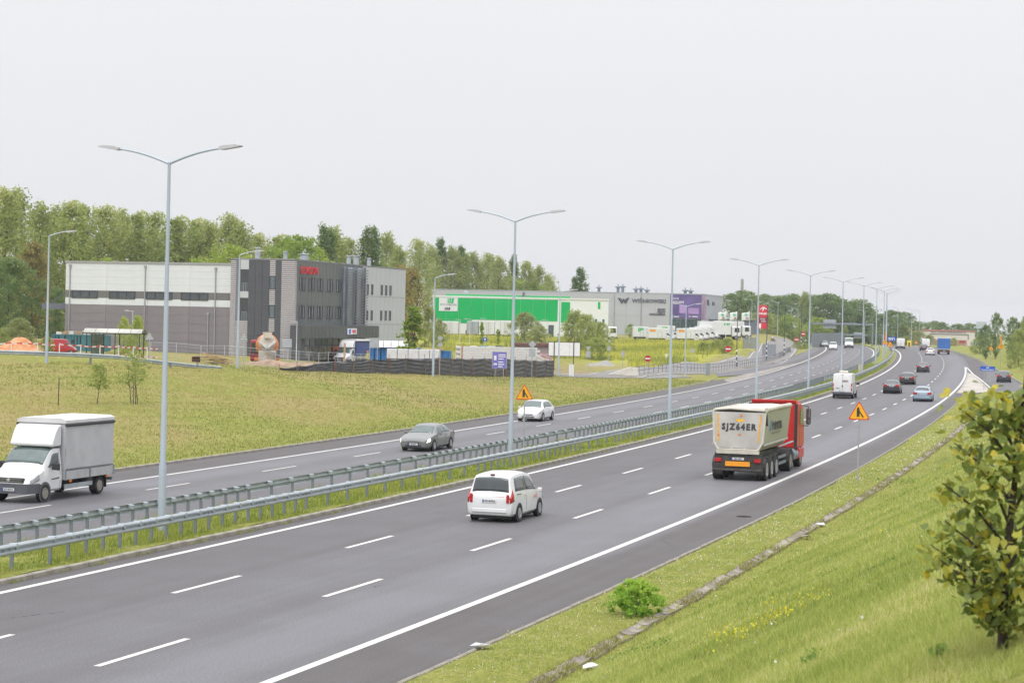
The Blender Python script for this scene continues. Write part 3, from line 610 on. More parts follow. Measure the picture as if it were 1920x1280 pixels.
# hall
zh = FR.fz(280, 493, FR.fx(280, .4), .4); hz = lambda py: FR.fz(280, py, FR.fx(280, .4), .4); hx = lambda p: FR.fx(p, .4)
m = MB(); m.bbox(x_hl, x_st - .01, .45, 38, 0, zh - .1); m.build('hall_wall', GREYP, gb); m = MB(); m.bbox(x_hl - .1, x_st - .02, .3, 38.1, zh - .1, zh + .12); m.build('hall_roof_edge', ZPIPE, gb)
panels(gb, 'hall_panel', WHITEP, 'y', .45, x_hl, x_st, hz(546.5), zh - .1, 4, 4, .05, -1, .012); panels(gb, 'hall_panel', GREYD, 'y', .45, x_hl, x_st, hz(560), hz(546.5), 4, 1, .05); panels(gb, 'hall_panel', WHITEP, 'y', .45, x_hl, x_st, hz(573), hz(560), 4, 1, .05); panels(gb, 'hall_panel', GREYP, 'y', .45, x_hl, x_st, .0, hz(573), 4, 6, .05, -1, .025)
for a, b in ((135, 184), (205, 254), (275, 324), (340, 391)): window(gb, 'y', .40, hx(a), hx(b), hz(561.5), hz(547), DARKM, GL, -1, 2, .1, .07)
for p, q in ((131.5, 502), (272.5, 502), (404.5, 504), (392, 588)):
    m = MB(); m.tube([(hx(p), .30, 0), (hx(p), .30, hz(q))], .07, 8); m.bbox(hx(p) - .14, hx(p) + .14, .18, .4, hz(q), hz(q) + .28); m.build('downpipe', ZPIPE, gb)
m = MB(); m.bbox(x_hl - 3.4, x_hl, 1, 9, hz(583), hz(572)); m.tube([(x_hl - 2.6, 2, hz(571)), (x_hl, 2, hz(541))], .07, 6); m.build('side_canopy', M('blue grey canopy', (.12, .13, .17), .6), gb)
for p, h, r, lx in ((482, 1.1, .32, 3.0), (534, .7, .25, 3), (570, .6, .5, 3), (653, .9, .28, 12), (667, 1.0, .36, 14), (691, .85, .28, 18)):
    yy = min(max(FR.fy(p, -2.0), 1.5), 36) if p > 560 else 3; xx = FR.fx(p, 3) if p < 560 else -2; m = MB(); m.lathe([(r, 0), (r, h), (r * .6, h), (r * .6, h + .12), (r * 1.15, h + .14), (r * 1.1, h + .28)], 14, 'z', (xx, yy, zt + .16)); v = m.build('roof_vent', ZINC, gb, 35)
# ---- green trailer-rental hall
O = Vector((0, 0, 0)); A_ = AT(812, 628, 415.0); O = Vector((A_.x, 415.0, 3.0)); FR2 = Frame(O, 0.0)
g2 = thing('rental_hall', 'low hall with bright green cladding and a white trim band', 'building', O)
GRN = M('bright green cladding', (.0, .40, .10), .75, var=.05, scale=.3, spec=.15); WTRIM = M('white trim', (.72, .74, .72), .5, var=.04)
X2 = lambda p: FR2.fx(p); Z2 = lambda py, px=930: FR2.fz(px, py, X2(px), 0)
m = MB(); m.bbox(0, X2(1142), .05, 30, 0, Z2(557)); m.build('wall', WTRIM, g2); m = MB(); m.bbox(-.2, X2(1142) + .1, -.1, 30, Z2(558.5), Z2(556)); m.build('roof_trim', WTRIM, g2)
m = MB(); m.bbox(X2(836), X2(1070), 1.0, 1.3, Z2(556), Z2(553)); m.build('parapet_line', GRN, g2)
panels(g2, 'green_panel', GRN, 'y', .05, X2(814), X2(1047), Z2(600), Z2(560), 10, 1, .06, -1, .04); panels(g2, 'green_panel', GRN, 'y', .05, X2(822), X2(886), Z2(607), Z2(600.2), 3, 1, .06, -1, .04); panels(g2, 'green_panel', GRN, 'y', .05, X2(1053), X2(1070), Z2(602), Z2(563), 1, 1, .06, -1, .04)
m = MB(); m.bbox(X2(824), X2(859), -.1, -.02, Z2(585), Z2(560)); sb = m.build('sign_board', M('sign white', (.66, .67, .68), .5, var=.03), g2)
GREYT = M('grey lettering', (.12, .12, .14), .5)
text('lettering', 'PETIT FORESTIER', .5, GREYT, sb, ((X2(824) + X2(859)) / 2, -.11, Z2(573.2)), ext=.015, fit=3.4)
def slants(parent, x, z, w, h, mat, y=-.12):
    for k, (o, ww) in enumerate(((0, .05), (.13, .12), (.32, .2), (.6, .28))): mb = MB(); mb.prism([(x + o * w, z), (x + (o + ww) * w, z), (x + (o + ww + .12) * w, z + h), (x + (o + .12) * w, z + h)], 'y', y, y + .03); mb.build('emblem_bar', mat, parent)
slants(sb, X2(838.5), Z2(570.5), 1.5, 1.05, GRN); slants(sb, X2(833.5), Z2(583), 1.35, .55, BLACKT)
for p0, p1, q in ((888, 898, 607), (1030, 1040, 607), (1117, 1121, 594), (1131, 1135, 594)): m = MB(); m.bbox(X2(p0), X2(p1), -.04, .03, 0, Z2(q)); m.build('dock_door', GLB, g2)
for p, r, h in ((873, .5, 1.2), (910, .25, .5), (965, .45, .5), (950, .2, .9)): m = MB(); m.lathe([(r * .5, 0), (r * .5, h * .6), (r, h * .7), (r * .8, h), (0, h * 1.05)], 12, 'z', (X2(p), 6, Z2(557))); m.build('roof_vent', ZINC, g2, 40)
m = MB(); m.bbox(X2(980), X2(985.5), .4, 1.5, Z2(557), Z2(546.5)); m.build('roof_unit', ZINC2, g2); m = MB(); m.bbox(X2(980.6), X2(982.6), .36, .4, Z2(556), Z2(548)); m.build('roof_unit_grille', DARKM, g2)
m = MB(); m.bbox(X2(1122), X2(1126.5), .0, .05, Z2(575), Z2(562)); m.build('green_strip', GRN, g2)
# ---- large silver hall with lettering and a purple banner
C3 = AT(1315, 640, 460.0); O3 = Vector((C3.x, 460.0, 3.1)); FR3 = Frame(O3, -0.237)
g3 = thing('silver_hall', 'long silver grey showroom hall with dark lettering and purple banner, behind parked white vans', 'building', O3, FR3.rz)
X3 = lambda p: FR3.fx(p); Z3 = lambda py, px=1220: FR3.fz(px, py, X3(px), 0); zt3 = Z3(551, 1257); xl3 = FR3.fx(806); ys3 = FR3.fy(1355)
SILV = M('silver grey cladding', (.42, .435, .46), .45, var=.04, scale=.1)
m = MB(); m.bbox(xl3, 0, .05, ys3, 0, zt3); m.build('wall', SILV, g3); m = MB(); m.bbox(xl3 - .1, .1, -.05, ys3, zt3, zt3 + .18); m.build('roof_edge', ZINC, g3)
panels(g3, 'cladding_panel', SILV, 'y', .05, xl3, X3(1257), 0, zt3 - .05, 17, 2, .06, -1, .05)
zb_, zg = Z3(596.5, 1280), Z3(616, 1280)
PURP = M('purple banner print', (.10, .055, .20), .45, var=.55, scale=.12, col2=(.20, .15, .42)); PINK = M('mauve banner print', (.34, .17, .36), .45, var=.3, scale=.3, col2=(.55, .4, .6))
m = MB(); m.bbox(X3(1257.5), -.02, -.08, .05, zb_, zt3 - .1); bn = m.build('banner', PURP, g3); m = MB(); m.bbox(-.05, .1, 0, FR3.fy(1325), zb_ - .1, zt3 - .1); b2 = m.build('banner', PINK, g3)
LILAC = M('lilac print', (.36, .24, .50), .5, var=.25, scale=.4)
for a, b, c, d in ((1275, 1289, 587, 572), (1291.5, 1311.5, 588, 577)): m = MB(); m.bbox(X3(a), X3(b), -.1, -.085, Z3(c, 1290), Z3(d, 1290)); m.build('banner_picture', LILAC, bn)
WL = M('white lettering', (.8, .8, .82), .5, var=.03); text('lettering', 'HOME', .6, WL, bn, (X3(1260), -.1, Z3(560, 1270)), ext=.01, align='LEFT'); text('lettering', 'INCLUSIVE', .72, WL, bn, (X3(1260), -.1, Z3(566.5, 1270)), ext=.01, align='LEFT', bold=.012, fit=X3(1283) - X3(1260))
m = MB(); m.bbox(X3(1260), X3(1263.5), -.1, -.085, Z3(595, 1262), Z3(590, 1262)); m.build('banner_mark', M('pale blue print', (.25, .45, .8), .5), bn)
for a, b in ((1264.5, 1275), (1293, 1296), (1299, 1310)): m = MB(); m.bbox(X3(a), X3(b), -.1, -.085, Z3(594, a), Z3(592.6, a)); m.build('banner_caption', WL, bn)
text('lettering', '2.0', .6, WL, b2, (.11, FR3.fy(1319), Z3(566, 1318)), (R(90), 0, R(90)), .01)
gw = glass_mat('showroom glass', (.04, .075, .08))
for i in range(9): a = X3(1257.5) + (0 - X3(1257.5)) * i / 9; b = X3(1257.5) + (0 - X3(1257.5)) * (i + .96) / 9; window(g3, 'y', .0, a, b, .1, zb_ - .15, DARKM, gw, -1, 0, .08, .05, 'shop_window')
for i in range(9): a = ys3 * i / 9 * .98 + .1; b = ys3 * (i + .95) / 9 * .98; window(g3, 'x', .05, a, b, .1, zb_ - .6, DARKM, gw, 1, 0, .08, .05, 'shop_window')
text('lettering', 'WIŚNIOWSKI', 1.22, M('dark blue grey lettering', (.055, .055, .085), .5), g3, ((X3(1186) + X3(1249.5)) / 2, -.12, Z3(564.5, 1218)), ext=.06, bold=.012, fit=X3(1249.5) - X3(1186))
for i, t_ in enumerate(('BRAMY', 'DRZWI', 'OGRODZENIA')): text('lettering', t_, .56, MATS['dark blue grey lettering'], g3, (X3(1248.8), -.12, Z3(580 + i * 4.6, 1240)), ext=.04, align='RIGHT', bold=.014)
def stroke(root, name, pts, w, mat, y=-.16, d=.08):
    mb = MB()
    for (x0, z0), (x1, z1) in zip(pts[:-1], pts[1:]):
        L_ = math.hypot(x1 - x0, z1 - z0); mb.box(((x0 + x1) / 2, y, (z0 + z1) / 2), (L_ + w * .6, d, w), Matrix.Rotation(-math.atan2(z1 - z0, x1 - x0), 3, 'Y'))
    return mb.build(name, mat, root)
ez = lambda px, py: (X3(px), Z3(py, px)); DB = MATS['dark blue grey lettering']
stroke(g3, 'emblem', [ez(1160.5, 558.5), ez(1167, 568), ez(1170, 562), ez(1173.5, 568), ez(1179.5, 558.5)], .22, DB); stroke(g3, 'emblem', [ez(1160.5, 558.5), ez(1165.5, 560.5), ez(1168, 565), ez(1170.2, 560.3), ez(1172.5, 565), ez(1175, 560.5), ez(1179.5, 558.5)], .16, DB, -.15)
text('lettering', 'Dekada', 1.2, GREYT, g3, (.15, (FR3.fy(1329) + FR3.fy(1346)) / 2, Z3(568, 1330)), (R(90), 0, R(90)), .05, bold=.01); m = MB(); m.prism([(FR3.fy(1327), Z3(571.5, 1328)), (FR3.fy(1330.5), Z3(571.5, 1328)), (FR3.fy(1328.5), Z3(561, 1328)), (FR3.fy(1326.6), Z3(561, 1328))], 'x', .06, .14); m.build('emblem', BLACKT, g3)
for p, h in ((1117, .9), (1153, 1.1), (1162, 1.2), (1187, .7), (1196.5, .8), (1208, .5), (1280, .6), (1290.5, .5)): m = MB(); m.lathe([(.35, 0), (.35, h), (.75, h + .1), (.7, h + .35), (.12, h + .4), (.08, h + .9), (0, h + .95)], 10, 'z', (X3(p), 4, zt3 + .1)); m.build('roof_fan', ZINC2, g3, 40)
for p in (1153, 1203.5): m = MB(); m.tube([(X3(p), -.1, 0), (X3(p), -.1, zt3)], .09, 6); m.build('downpipe', ZPIPE, g3)
m = MB(); m.bbox(.2, 10, 12, 30, 0, 4.3); m.bbox(.2, 10.3, 11.7, 30, 4.3, 4.5); m.build('annex', M('blue grey annex wall', (.14, .16, .22), .5), g3)
# ---- far white trade hall right of the road
C4 = AT(1828, 652, 620.0); O4 = Vector((C4.x, 620.0, -1.0)); FR4 = Frame(O4, .12)
g4 = thing('trade_hall', 'far white trade hall with red trim beyond the shrubs, right of the road', 'building', O4, FR4.rz)
X4 = lambda p: FR4.fx(p); Z4 = lambda py, px=1780: FR4.fz(px, py, X4(px), 0)
m = MB(); m.bbox(X4(1728), 0, 0, 20, 0, Z4(621)); m.build('wall', M('off white wall', (.62, .58, .55), .6, var=.06, scale=.2), g4); m = MB(); m.bbox(X4(1728) - .2, .2, -.2, 20, Z4(621), Z4(619)); m.build('roof', M('dusty red roof', (.42, .14, .14), .7), g4)
for a, b, c, d, mt in ((1745, 1818, 627, 625.8, GREYT), (1817, 1818, 636, 626.5, GREYT), (1752, 1815, 646, 637, M('salmon wall', (.5, .25, .2), .7)), (1800, 1812, 643, 637.5, RED)): m = MB(); m.bbox(X4(a), X4(b), -.15, 0, Z4(c), Z4(d)); m.build('wall_band', mt, g4)
WD = M('faded wall lettering', (.16, .16, .2), .6)
xs = 1748.0
while xs < 1812: w_ = random.uniform(1.2, 2.2); m = MB(); m.bbox(X4(xs), X4(xs + w_), -.12, -.02, Z4(623.6), Z4(622)); m.build('wall_lettering', WD, g4); xs += w_ + random.choice((.7, .8, 2.0))
# chimney
P = AT(1392, 560, 900.0); m = MB(); rad = .62; ht = AT(1392, 523, 900).z; m.lathe([(rad * 1.25, 0), (rad, ht - 5), (rad * 1.08, ht - 4.8), (rad * 1.05, ht)], 16); tag(m.build('factory_chimney', M('chimney concrete', (.33, .31, .31), .9, var=.15, scale=.3), None, 40, (P.x, 900, 0)), 'tall thin concrete chimney rising above the far trees', 'chimney')
# ================================================================== STREET FURNITURE
LPOLE = M('pale blue grey lamp pole', (.40, .46, .52), .5, .25, var=.06, scale=.8); LHEAD = M('lamp head', (.50, .50, .53), .5, .1, var=.06); LENS = M('lamp lens', (.62, .63, .62), .3, var=.05)
def lamp_proto(H, arms, reach, rise, r0=.115, r1=.05, head=.72):
    pole = MB(); pole.tube([(0, 0, -.3), (0, 0, 2.2), (0, 0, 2.3), (0, 0, H)], [r0 * 1.15, r0 * 1.1, r0 * .85, r1], 12); am = MB(); n = 9
    am.tube([(reach * t, 0, H - .05 + rise * (1.55 * t - .55 * t * t)) for t in np.linspace(0, 1, n)], [r1 * .9 - .012 * t for t in np.linspace(0, 1, n)], 8)
    hd = MB(); prof = [(0, -.045), (.12, -.06), (head, -.03), (head + .05, .0), (head * .8, .055), (.15, .07), (0, .045)]; hd.prism(prof, 'y', -.13, .13)
    ln = MB(); ln.bbox(.16, head * .9, -.1, .1, -.075, -.05); return [x.mesh(n_, 35) for x, n_ in ((pole, 'pole'), (am, 'arm'), (hd, 'lamp_head'), (ln, 'lens'))]
def put_lamp(name, label, loc, rz, pr, arms, reach, H, rise, group, mat=LPOLE):
    t = thing(name, label, 'street lamp', loc, rz, group)
    for me, mm in zip(pr, (mat, mat, LHEAD, LENS)):
        if not len(me.materials): me.materials.append(mm)
    obj('pole', pr[0], None, t)
    for k in range(arms):
        a = obj('arm', pr[1], None, t); h = obj('lamp_head', pr[2], None, a, (reach, 0, H - .05 + rise)); h.rotation_euler = (0, R(-6), 0); a.rotation_euler = (0, 0, k * math.pi); obj('lens', pr[3], None, h) if False else None
    return t
PR = lamp_proto(12.2, 2, 1.85, .5); order = ['nearest', 'second', 'third', 'fourth', 'fifth', 'sixth', 'seventh', 'eighth', 'ninth', 'tenth', 'eleventh']
for i, s in enumerate(LAMP_S): p = RP(s, -2.8, .1); put_lamp('street_lamp', 'tall twin-armed street lamp in the median, %s from the viewer' % order[i], p, heading(s), PR, 2, 1.85, 12.2, .5, 'twin-armed lamps along the median')
PS = lamp_proto(9.0, 1, 1.15, .35, .1, .05, .75)
for px, Y, dy, lab in ((90, 143, 0, 'single-armed street lamp beside the teal container, leftmost of its row'), (448, 161, 0, 'single-armed street lamp in front of the office stair tower'), (815, 183, 0, 'single-armed street lamp in front of the black fence'), (1050, 217, 0, 'single-armed street lamp in front of the blank billboard')):
    put_lamp('street_lamp', lab, DOWN(px, Y), R(8), PS, 1, 1.15, 9.0, .35, 'single-armed lamps above the slope')
PD = lamp_proto(8.6, 2, 1.2, .35, .09, .045, .7); put_lamp('street_lamp', 'shorter twin-armed street lamp left of the purple banner, by the access road', DOWN(1287, 246), R(-8), PD, 2, 1.2, 8.6, .35, None)
PY = lamp_proto(4.6, 1, .5, .05, .05, .035, .4); PYM = M('pale yard lamp', (.55, .56, .56), .5, var=.05)
for px, Y, lab in ((558, 212, 'slim yard lamp in front of the dark office side wall'), (250, 225, 'slim yard lamp behind the bus shelter, against the grey hall'), (864, 330, 'slim lamp left of two others before the green hall'), (882, 335, 'slim lamp, middle one of three before the green hall'), (911, 335, 'slim lamp above the blue arrow sign, right of three before the green hall'), (1027, 340, 'slim lamp between the shrubs before the green hall')):
    put_lamp('yard_lamp', lab, DOWN(px, Y), R(180), PY, 1, .5, 4.6, .05, 'slim yard lamps', PYM)
PB = lamp_proto(9.5, 1, 1.0, .3, .085, .05, .8)
for px, py, lab in ((1382, 688, 'black lamp post with white bands beside the railing, left of the flags'), (1438, 676, 'black lamp post with white bands below the red pylon sign'), (1471, 668, 'black lamp post with white bands on the grass strip, right of the red pylon'), (1503, 654, 'black lamp post by the bushes at the end of the railing')):
    p = ON(px, py); h = 9.5 if px < 1400 else 8.5; t = put_lamp('lamp_post', lab, p, R(180), PB, 1, 1.0, 9.5, .3, 'banded lamp posts along the access road', BLKP if False else M('black lamp pole', (.06, .06, .07), .5, var=.1))
    for z in (.7, 1.5, 2.3): m = MB(); m.tube([(0, 0, z), (0, 0, z + .3)], .105, 10); m.build('white_band', WTRIM, t)
for i, (px, Y, H, lab) in enumerate(((1410, 470, 8, 'far lamp above the trees beside the red pylon'), (1459, 500, 9.5, 'far lamp right of the red pylon, before the trees'), (1484, 520, 9.5, 'far lamp before the trees, between the pylon and the gantry'), (1497, 540, 9, 'far lamp before the trees, next to the gantry post'), (1622, 540, 9, 'far lamp right of the big gantry'), (1710, 560, 10, 'far lamp left of the white trade hall'), (1684, 580, 10.5, 'far lamp over the crest of the road'), (1725, 600, 10, 'far lamp beside the yellow board'))):
    put_lamp('far_lamp', lab, DOWN(px, Y), R(180), PS, 1, 1.15, 9.0, .35, 'lamps in the distance').scale = (1, 1, H / 9.0)
# ---- signs
SY = M('amber sign face', (.85, .42, .01), .4, var=.03); SRD = M('red sign border', (.62, .03, .02), .4, var=.05); SBK = M('grey sign back', (.38, .41, .45), .55, .2, var=.08); SPOLE = M('sign pole', (.38, .40, .42), .5, .2, var=.1); SBLUE = M('blue sign face', (.01, .09, .48), .4, var=.04); SWH = M('white sign face', (.75, .75, .74), .45, var=.04); SR2 = M('no entry red', (.45, .008, .03), .4, var=.05)
def tri(w, z0, k=1.0): h = w * .866 * k; return [(-w / 2, z0), (w / 2, z0), (0, z0 + h)]
def rtri(w, z0, c=.08):
    h = w * .866; P_ = [Vector((-w / 2, z0)), Vector((w / 2, z0)), Vector((0, z0 + h))]; o = []
    for i in range(3):
        a, b, d = P_[i - 1], P_[i], P_[(i + 1) % 3]; o += [b + (a - b).normalized() * c * w, b + (a - b).normalized() * c * .35 * w + (d - b).normalized() * c * .35 * w, b + (d - b).normalized() * c * w]
    return [(p.x, p.y) for p in o]
def pole_sign(name, label, loc, rz, H, cat='road sign', group=None, r=.035, x=0.0, ph=None):
    t = thing(name, label, cat, loc, rz, group); m = MB(); m.tube([(x, .03, -.3), (x, .03, ph or H)], r, 8); m.build('pole', SPOLE, t); return t
def warning(label, loc, rz, z0, w=1.0, kind='merge', group=None, flagtop=False):
    t = pole_sign('warning_sign', label, loc, rz, z0 + .5 * w, group=group); m = MB(); m.prism(rtri(w, z0), 'y', -.012, .012); f = m.build('sign_plate', SRD, t); m = MB(); m.prism(rtri(w * .86, z0 + w * .045), 'y', -.018, -.012); m.build('sign_face', SY, f); S = w; c = z0 + S * .30
    def b(poly): m = MB(); m.prism([(x * S, c + z * S) for x, z in poly], 'y', -.026, -.018); m.build('symbol', BLACKT, f)
    if kind == 'merge': b([(-.105, -.18), (-.105, .2), (-.045, .3), (.02, .22), (.02, -.18), (-.04, -.14)]); b([(.02, .12), (.02, .02), (.17, -.2), (.22, -.17)])
    elif kind == 'narrow': b([(-.15, -.16), (-.09, -.16), (-.04, .02), (-.04, .2), (-.09, .2), (-.1, .02)]); b([(.09, -.16), (.15, -.16), (.1, .02), (.09, .2), (.04, .2), (.04, .02)])
    else: b([(-.2, -.1), (-.05, .02), (.0, -.06), (.2, -.1), (.2, -.05), (.04, .05), (-.05, .1), (-.2, -.04)])
    if flagtop: m = MB(); m.prism([(-.12 * S, z0 + S * .88), (.12 * S, z0 + S * .88), (.03 * S, z0 + S * 2.0), (-.03 * S, z0 + S * 2.0)], 'y', -.02, .02); m.build('marker_board', M('orange marker', (.85, .25, .03), .5), t)
    return t
X, Y = G(1609, 906); s_, r_ = SRc(X, Y); p = RP(float(s_), float(r_)); p.z = TZ(p.x, p.y); warning('amber triangular merging-traffic sign on the grass verge at the right of the road', p, heading(float(s_)) * .6, 2.93, 1.02, group='merging traffic signs')
X, Y = G(986, 862); s_, r_ = SRc(X, Y); p = RP(float(s_), -2.9, .1); warning('amber triangular merging-traffic sign in the median, beside a lamp pole', p, heading(float(s_)) * .6, 3.03, .95, group='merging traffic signs')
def board(name, label, loc, rz, w, h, z0, mat, posts=(0,), cat='road sign', d=.03, group=None, rim=None):
    t = thing(name, label, cat, loc, rz, group)
    for x in posts: m = MB(); m.tube([(x, .03, -.3), (x, .03, z0 + h * .9)], .035, 6); m.build('pole', SPOLE, t)
    m = MB(); m.bbox(-w / 2, w / 2, -d, 0, z0, z0 + h); f = m.build('sign_plate', mat, t)
    if rim: m = MB(); e = .04; m.bbox(-w / 2 - e, w / 2 + e, -d * .8, -.002, z0 - e, z0 + h + e); m.build('sign_rim', rim, f)
    return t, f
def no_entry(label, loc, rz, z, dia, group='no-entry signs'):
    t = pole_sign('no_entry_sign', label, loc, rz, z, group=group); m = MB(); m.lathe([(dia / 2, 0), (dia / 2, -.02), (.001, -.02)], 26, 'y', (0, 0, z)); f = m.build('sign_plate', SR2, t); m = MB(); m.bbox(-dia * .4, dia * .4, -.03, -.02, z - dia * .1, z + dia * .1); m.build('white_bar', SWH, f); return t
def hz_(px, py, loc): _, b = ray(px, py); return HC + b * loc.y - loc.z
for px, py, bp, lab in ((1215, 672, 707, 'no-entry sign at the corner of the access road, nearest of its kind'), (1366, 654, 676, 'no-entry sign in the meadow edge below the parked white lorries')): p = ON(px, bp); no_entry(lab, p, 0, hz_(px, py, p), 12.0 * p.y / F_PX)
for px, py, Y, lab in ((1495, 636.5, 430, 'far no-entry sign at the end of the railing'), (1507, 626, 470, 'farthest no-entry sign, beside the gantry post')): p = DOWN(px, Y); no_entry(lab, p, 0, hz_(px, py, p), 9 * Y / F_PX)
def back_tri(px, py, bpx, Y, lab, w=16):
    p = DOWN(bpx, Y); z = hz_(px, py, p); W_ = w * Y / F_PX; t = pole_sign('road_sign_back', lab, p, 0, z + .6, group='road signs seen from behind', ph=z + W_ * .7); m = MB(); m.prism(rtri(W_, z), 'y', 0, .02); m.build('sign_plate', SBK, t); return t
back_tri(283, 636.5, 282, 168, 'triangular road sign seen from behind, right of the bus shelter'); back_tri(460, 638.5, 459, 160, 'triangular road sign seen from behind, beside the cement mixer'); back_tri(1301, 660, 1300, 262, 'triangular road sign seen from behind, standing in the meadow', 11)
def back_combo(px, pys, Y, lab, kinds, w=14):
    p = DOWN(px, Y); t = pole_sign('road_sign_back', lab, p, 0, hz_(px, pys[0], p), group='road signs seen from behind')
    for py, k in zip(pys, kinds):
        z = hz_(px, py, p); W_ = w * Y / F_PX; m = MB()
        if k == 'd': m.prism([(-W_ / 2, z), (0, z - W_ / 2), (W_ / 2, z), (0, z + W_ / 2)], 'y', 0, .02)
        elif k == 'c': m.lathe([(W_ * .38, 0), (W_ * .38, .02), (.001, .02)], 18, 'y', (0, 0, z))
        elif k == 'r': m.bbox(-W_ * .4, W_ * .4, 0, .02, z - W_ * .5, z + W_ * .5)
        else: m.prism([(-W_ * .4, z + W_ * .3), (W_ * .4, z + W_ * .3), (0, z - W_ * .4)], 'y', 0, .02)
        m.build('sign_plate', SBK, t)
back_combo(827, (634, 646), 184, 'diamond sign above a round one, seen from behind, right of a lamp pole', 'dc', 11); back_combo(1000, (645.5, 661), 207, 'diamond sign above a square one, seen from behind, in front of the black fence', 'dr', 15); back_combo(1105, (653, 664), 245, 'downward triangle above a square plate, seen from behind, right of the billboard', 'tr', 11); back_combo(1144, (640, 653), 280, 'narrow pair of sign backs in the meadow below the shrubs', 'tr', 8); back_combo(1170, (663,), 258, 'single square sign back by the gravel heap', 'r', 9)
p = DOWN(704, 184); board('information_board', 'large blank board back on two posts in front of the blue lorry', p, 0, 18 * 184 / F_PX, .72, hz_(704, 652, p), SBK, (-.42, .28)); p = DOWN(540, 205); board('information_board', 'blank board back on two posts beside the cement mixer', p, 0, 18 * 205 / F_PX, .85, hz_(540, 651, p), SBK, (-.35, .4))
p = DOWN(911, 250); t, f = board('direction_sign', 'square blue sign with a white upward arrow', p, 0, 7.5 * 250 / F_PX, .5, hz_(911, 640, p), SBLUE); m = MB(); z = hz_(911, 640, p); m.prism([(-.04, z + .06), (.04, z + .06), (.04, z + .26), (.14, z + .26), (0, z + .44), (-.14, z + .26), (-.04, z + .26)], 'y', -.04, -.03); m.build('symbol', SWH, f)
# purple site board with white printing
p = DOWN(939, 195); z = hz_(939, 690, p); h_ = 30 * 195 / F_PX; w_ = 26 * 195 / F_PX; t, f = board('site_board', 'purple construction site board with white printing in front of the black fence', p, 0, w_, h_, z, M('purple board', (.16, .15, .50), .5, var=.04), (-.4, .4), rim=ZINC)
for i, (a, w2) in enumerate(((.84, .5), (.72, .52), (.58, .38), (.38, .36), (.24, .42), (.1, .3))): m = MB(); m.bbox(-w_ * .08, w_ * (-.08 + w2), -.04, -.03, z + h_ * a - .045, z + h_ * a + .045); m.build('print_line', SWH, f)
m = MB(); m.bbox(-w_ * .4, -w_ * .22, -.04, -.03, z + h_ * .5, z + h_ * .78); m.build('print_block', SWH, f); m = MB(); m.bbox(-w_ * .42, -w_ * .18, -.04, -.03, z + h_ * .2, z + h_ * .3); m.build('print_line', SWH, f)
# blank billboard
p = DOWN(1060, 226); z = hz_(1060, 667, p); w_ = 59 * 226 / F_PX; h_ = 25 * 226 / F_PX; t = thing('billboard', 'wide blank white billboard in a thin black frame on black posts', 'billboard', p)
for k in range(3): m = MB(); m.bbox(-w_ / 2 + k * w_ / 3 + .01, -w_ / 2 + (k + 1) * w_ / 3 - .01, -.05, .03, z, z + h_); m.build('panel', SWH, t)
m = MB(); m.bbox(-w_ / 2 - .06, w_ / 2 + .06, -.04, .05, z - .06, z); m.bbox(-w_ / 2 - .06, w_ / 2 + .06, -.04, .05, z + h_, z + h_ + .06); m.bbox(-w_ / 2 - .06, -w_ / 2, -.04, .05, z, z + h_); m.bbox(w_ / 2, w_ / 2 + .06, -.04, .05, z, z + h_); m.build('frame', BLACKT, t)
for x in (-w_ * .32, w_ * .3): m = MB(); m.bbox(x - .05, x + .05, -.1, -.05, z - 1.6, z + h_); m.build('post', BLACKT, t)
def cabinet(name, label, px, py0, py1, w, mat, loc=None):
    p = loc or ON(px, py1); sc = p.y / F_PX; h = (py1 - py0) * sc; w *= sc; m = MB(); m.cbox(-w / 2, w / 2, -w * .25, w * .25, .0, h, .02); t = thing(name, label, 'cabinet', p); m.build('housing', mat, t); m = MB(); m.bbox(-w / 2 - .03, w / 2 + .03, -w * .28, w * .28, h, h + .06); m.build('lid', mat, t); m = MB(); m.bbox(-.006, .006, -w * .25 - .006, -w * .25, .05, h - .05); m.build('door_gap', BLK, t)
cabinet('utility_cabinet', 'white utility cabinet under the blank billboard', 1072, 684, 706, 9, SWH); cabinet('utility_cabinet', 'twin grey roadside cabinet on the grass beside the ramp kerb', 1328, 682, 704, 8, M('grey cabinet', (.25, .28, .31), .5)); cabinet('utility_cabinet', 'small white box on a post in the meadow', 1250, 664, 676, 5, SWH)
p = RP(float(SRc(*G(1613, 701))[0]), -2.9, .1); cabinet('utility_cabinet', 'cream cabinet standing in the median ahead of the white van', 1613, 684, 701, 6, M('cream cabinet', (.5, .47, .38), .6), p)
# right-hand signs
X, Y = G(1852, 731); p = Vector((X, Y, 0)); p.z = TZ(X, Y); z = hz_(1852, 695, p); w_ = 27 * Y / F_PX; t, f = board('direction_sign', 'blue direction sign on two thin posts at the paved tip of the slip road', p, -.1, w_, 8.5 * Y / F_PX, z, SBLUE, (-w_ * .22, w_ * .2)); text('sign_text', 'MSP', .2, SWH, f, (0, -.035, z + .36), ext=.004, bold=.006); text('sign_text', 'Powstańców Śląskich', .16, SWH, f, (0, -.035, z + .13), ext=.004, bold=.004)
for px, Y, py, w, kind, lab, fl in ((1860, 345, 656, 9.5, 'slip', 'amber triangular sign on the hillside, left and lower of two', False), (1878, 325, 653, 13, 'narrow', 'amber triangular road-narrows sign with an orange marker above it, on the hillside', True)):
    p = DOWN(px, Y); warning(lab, p, 0, hz_(px, py, p), w * Y / F_PX, kind, 'amber signs on the hillside', fl)
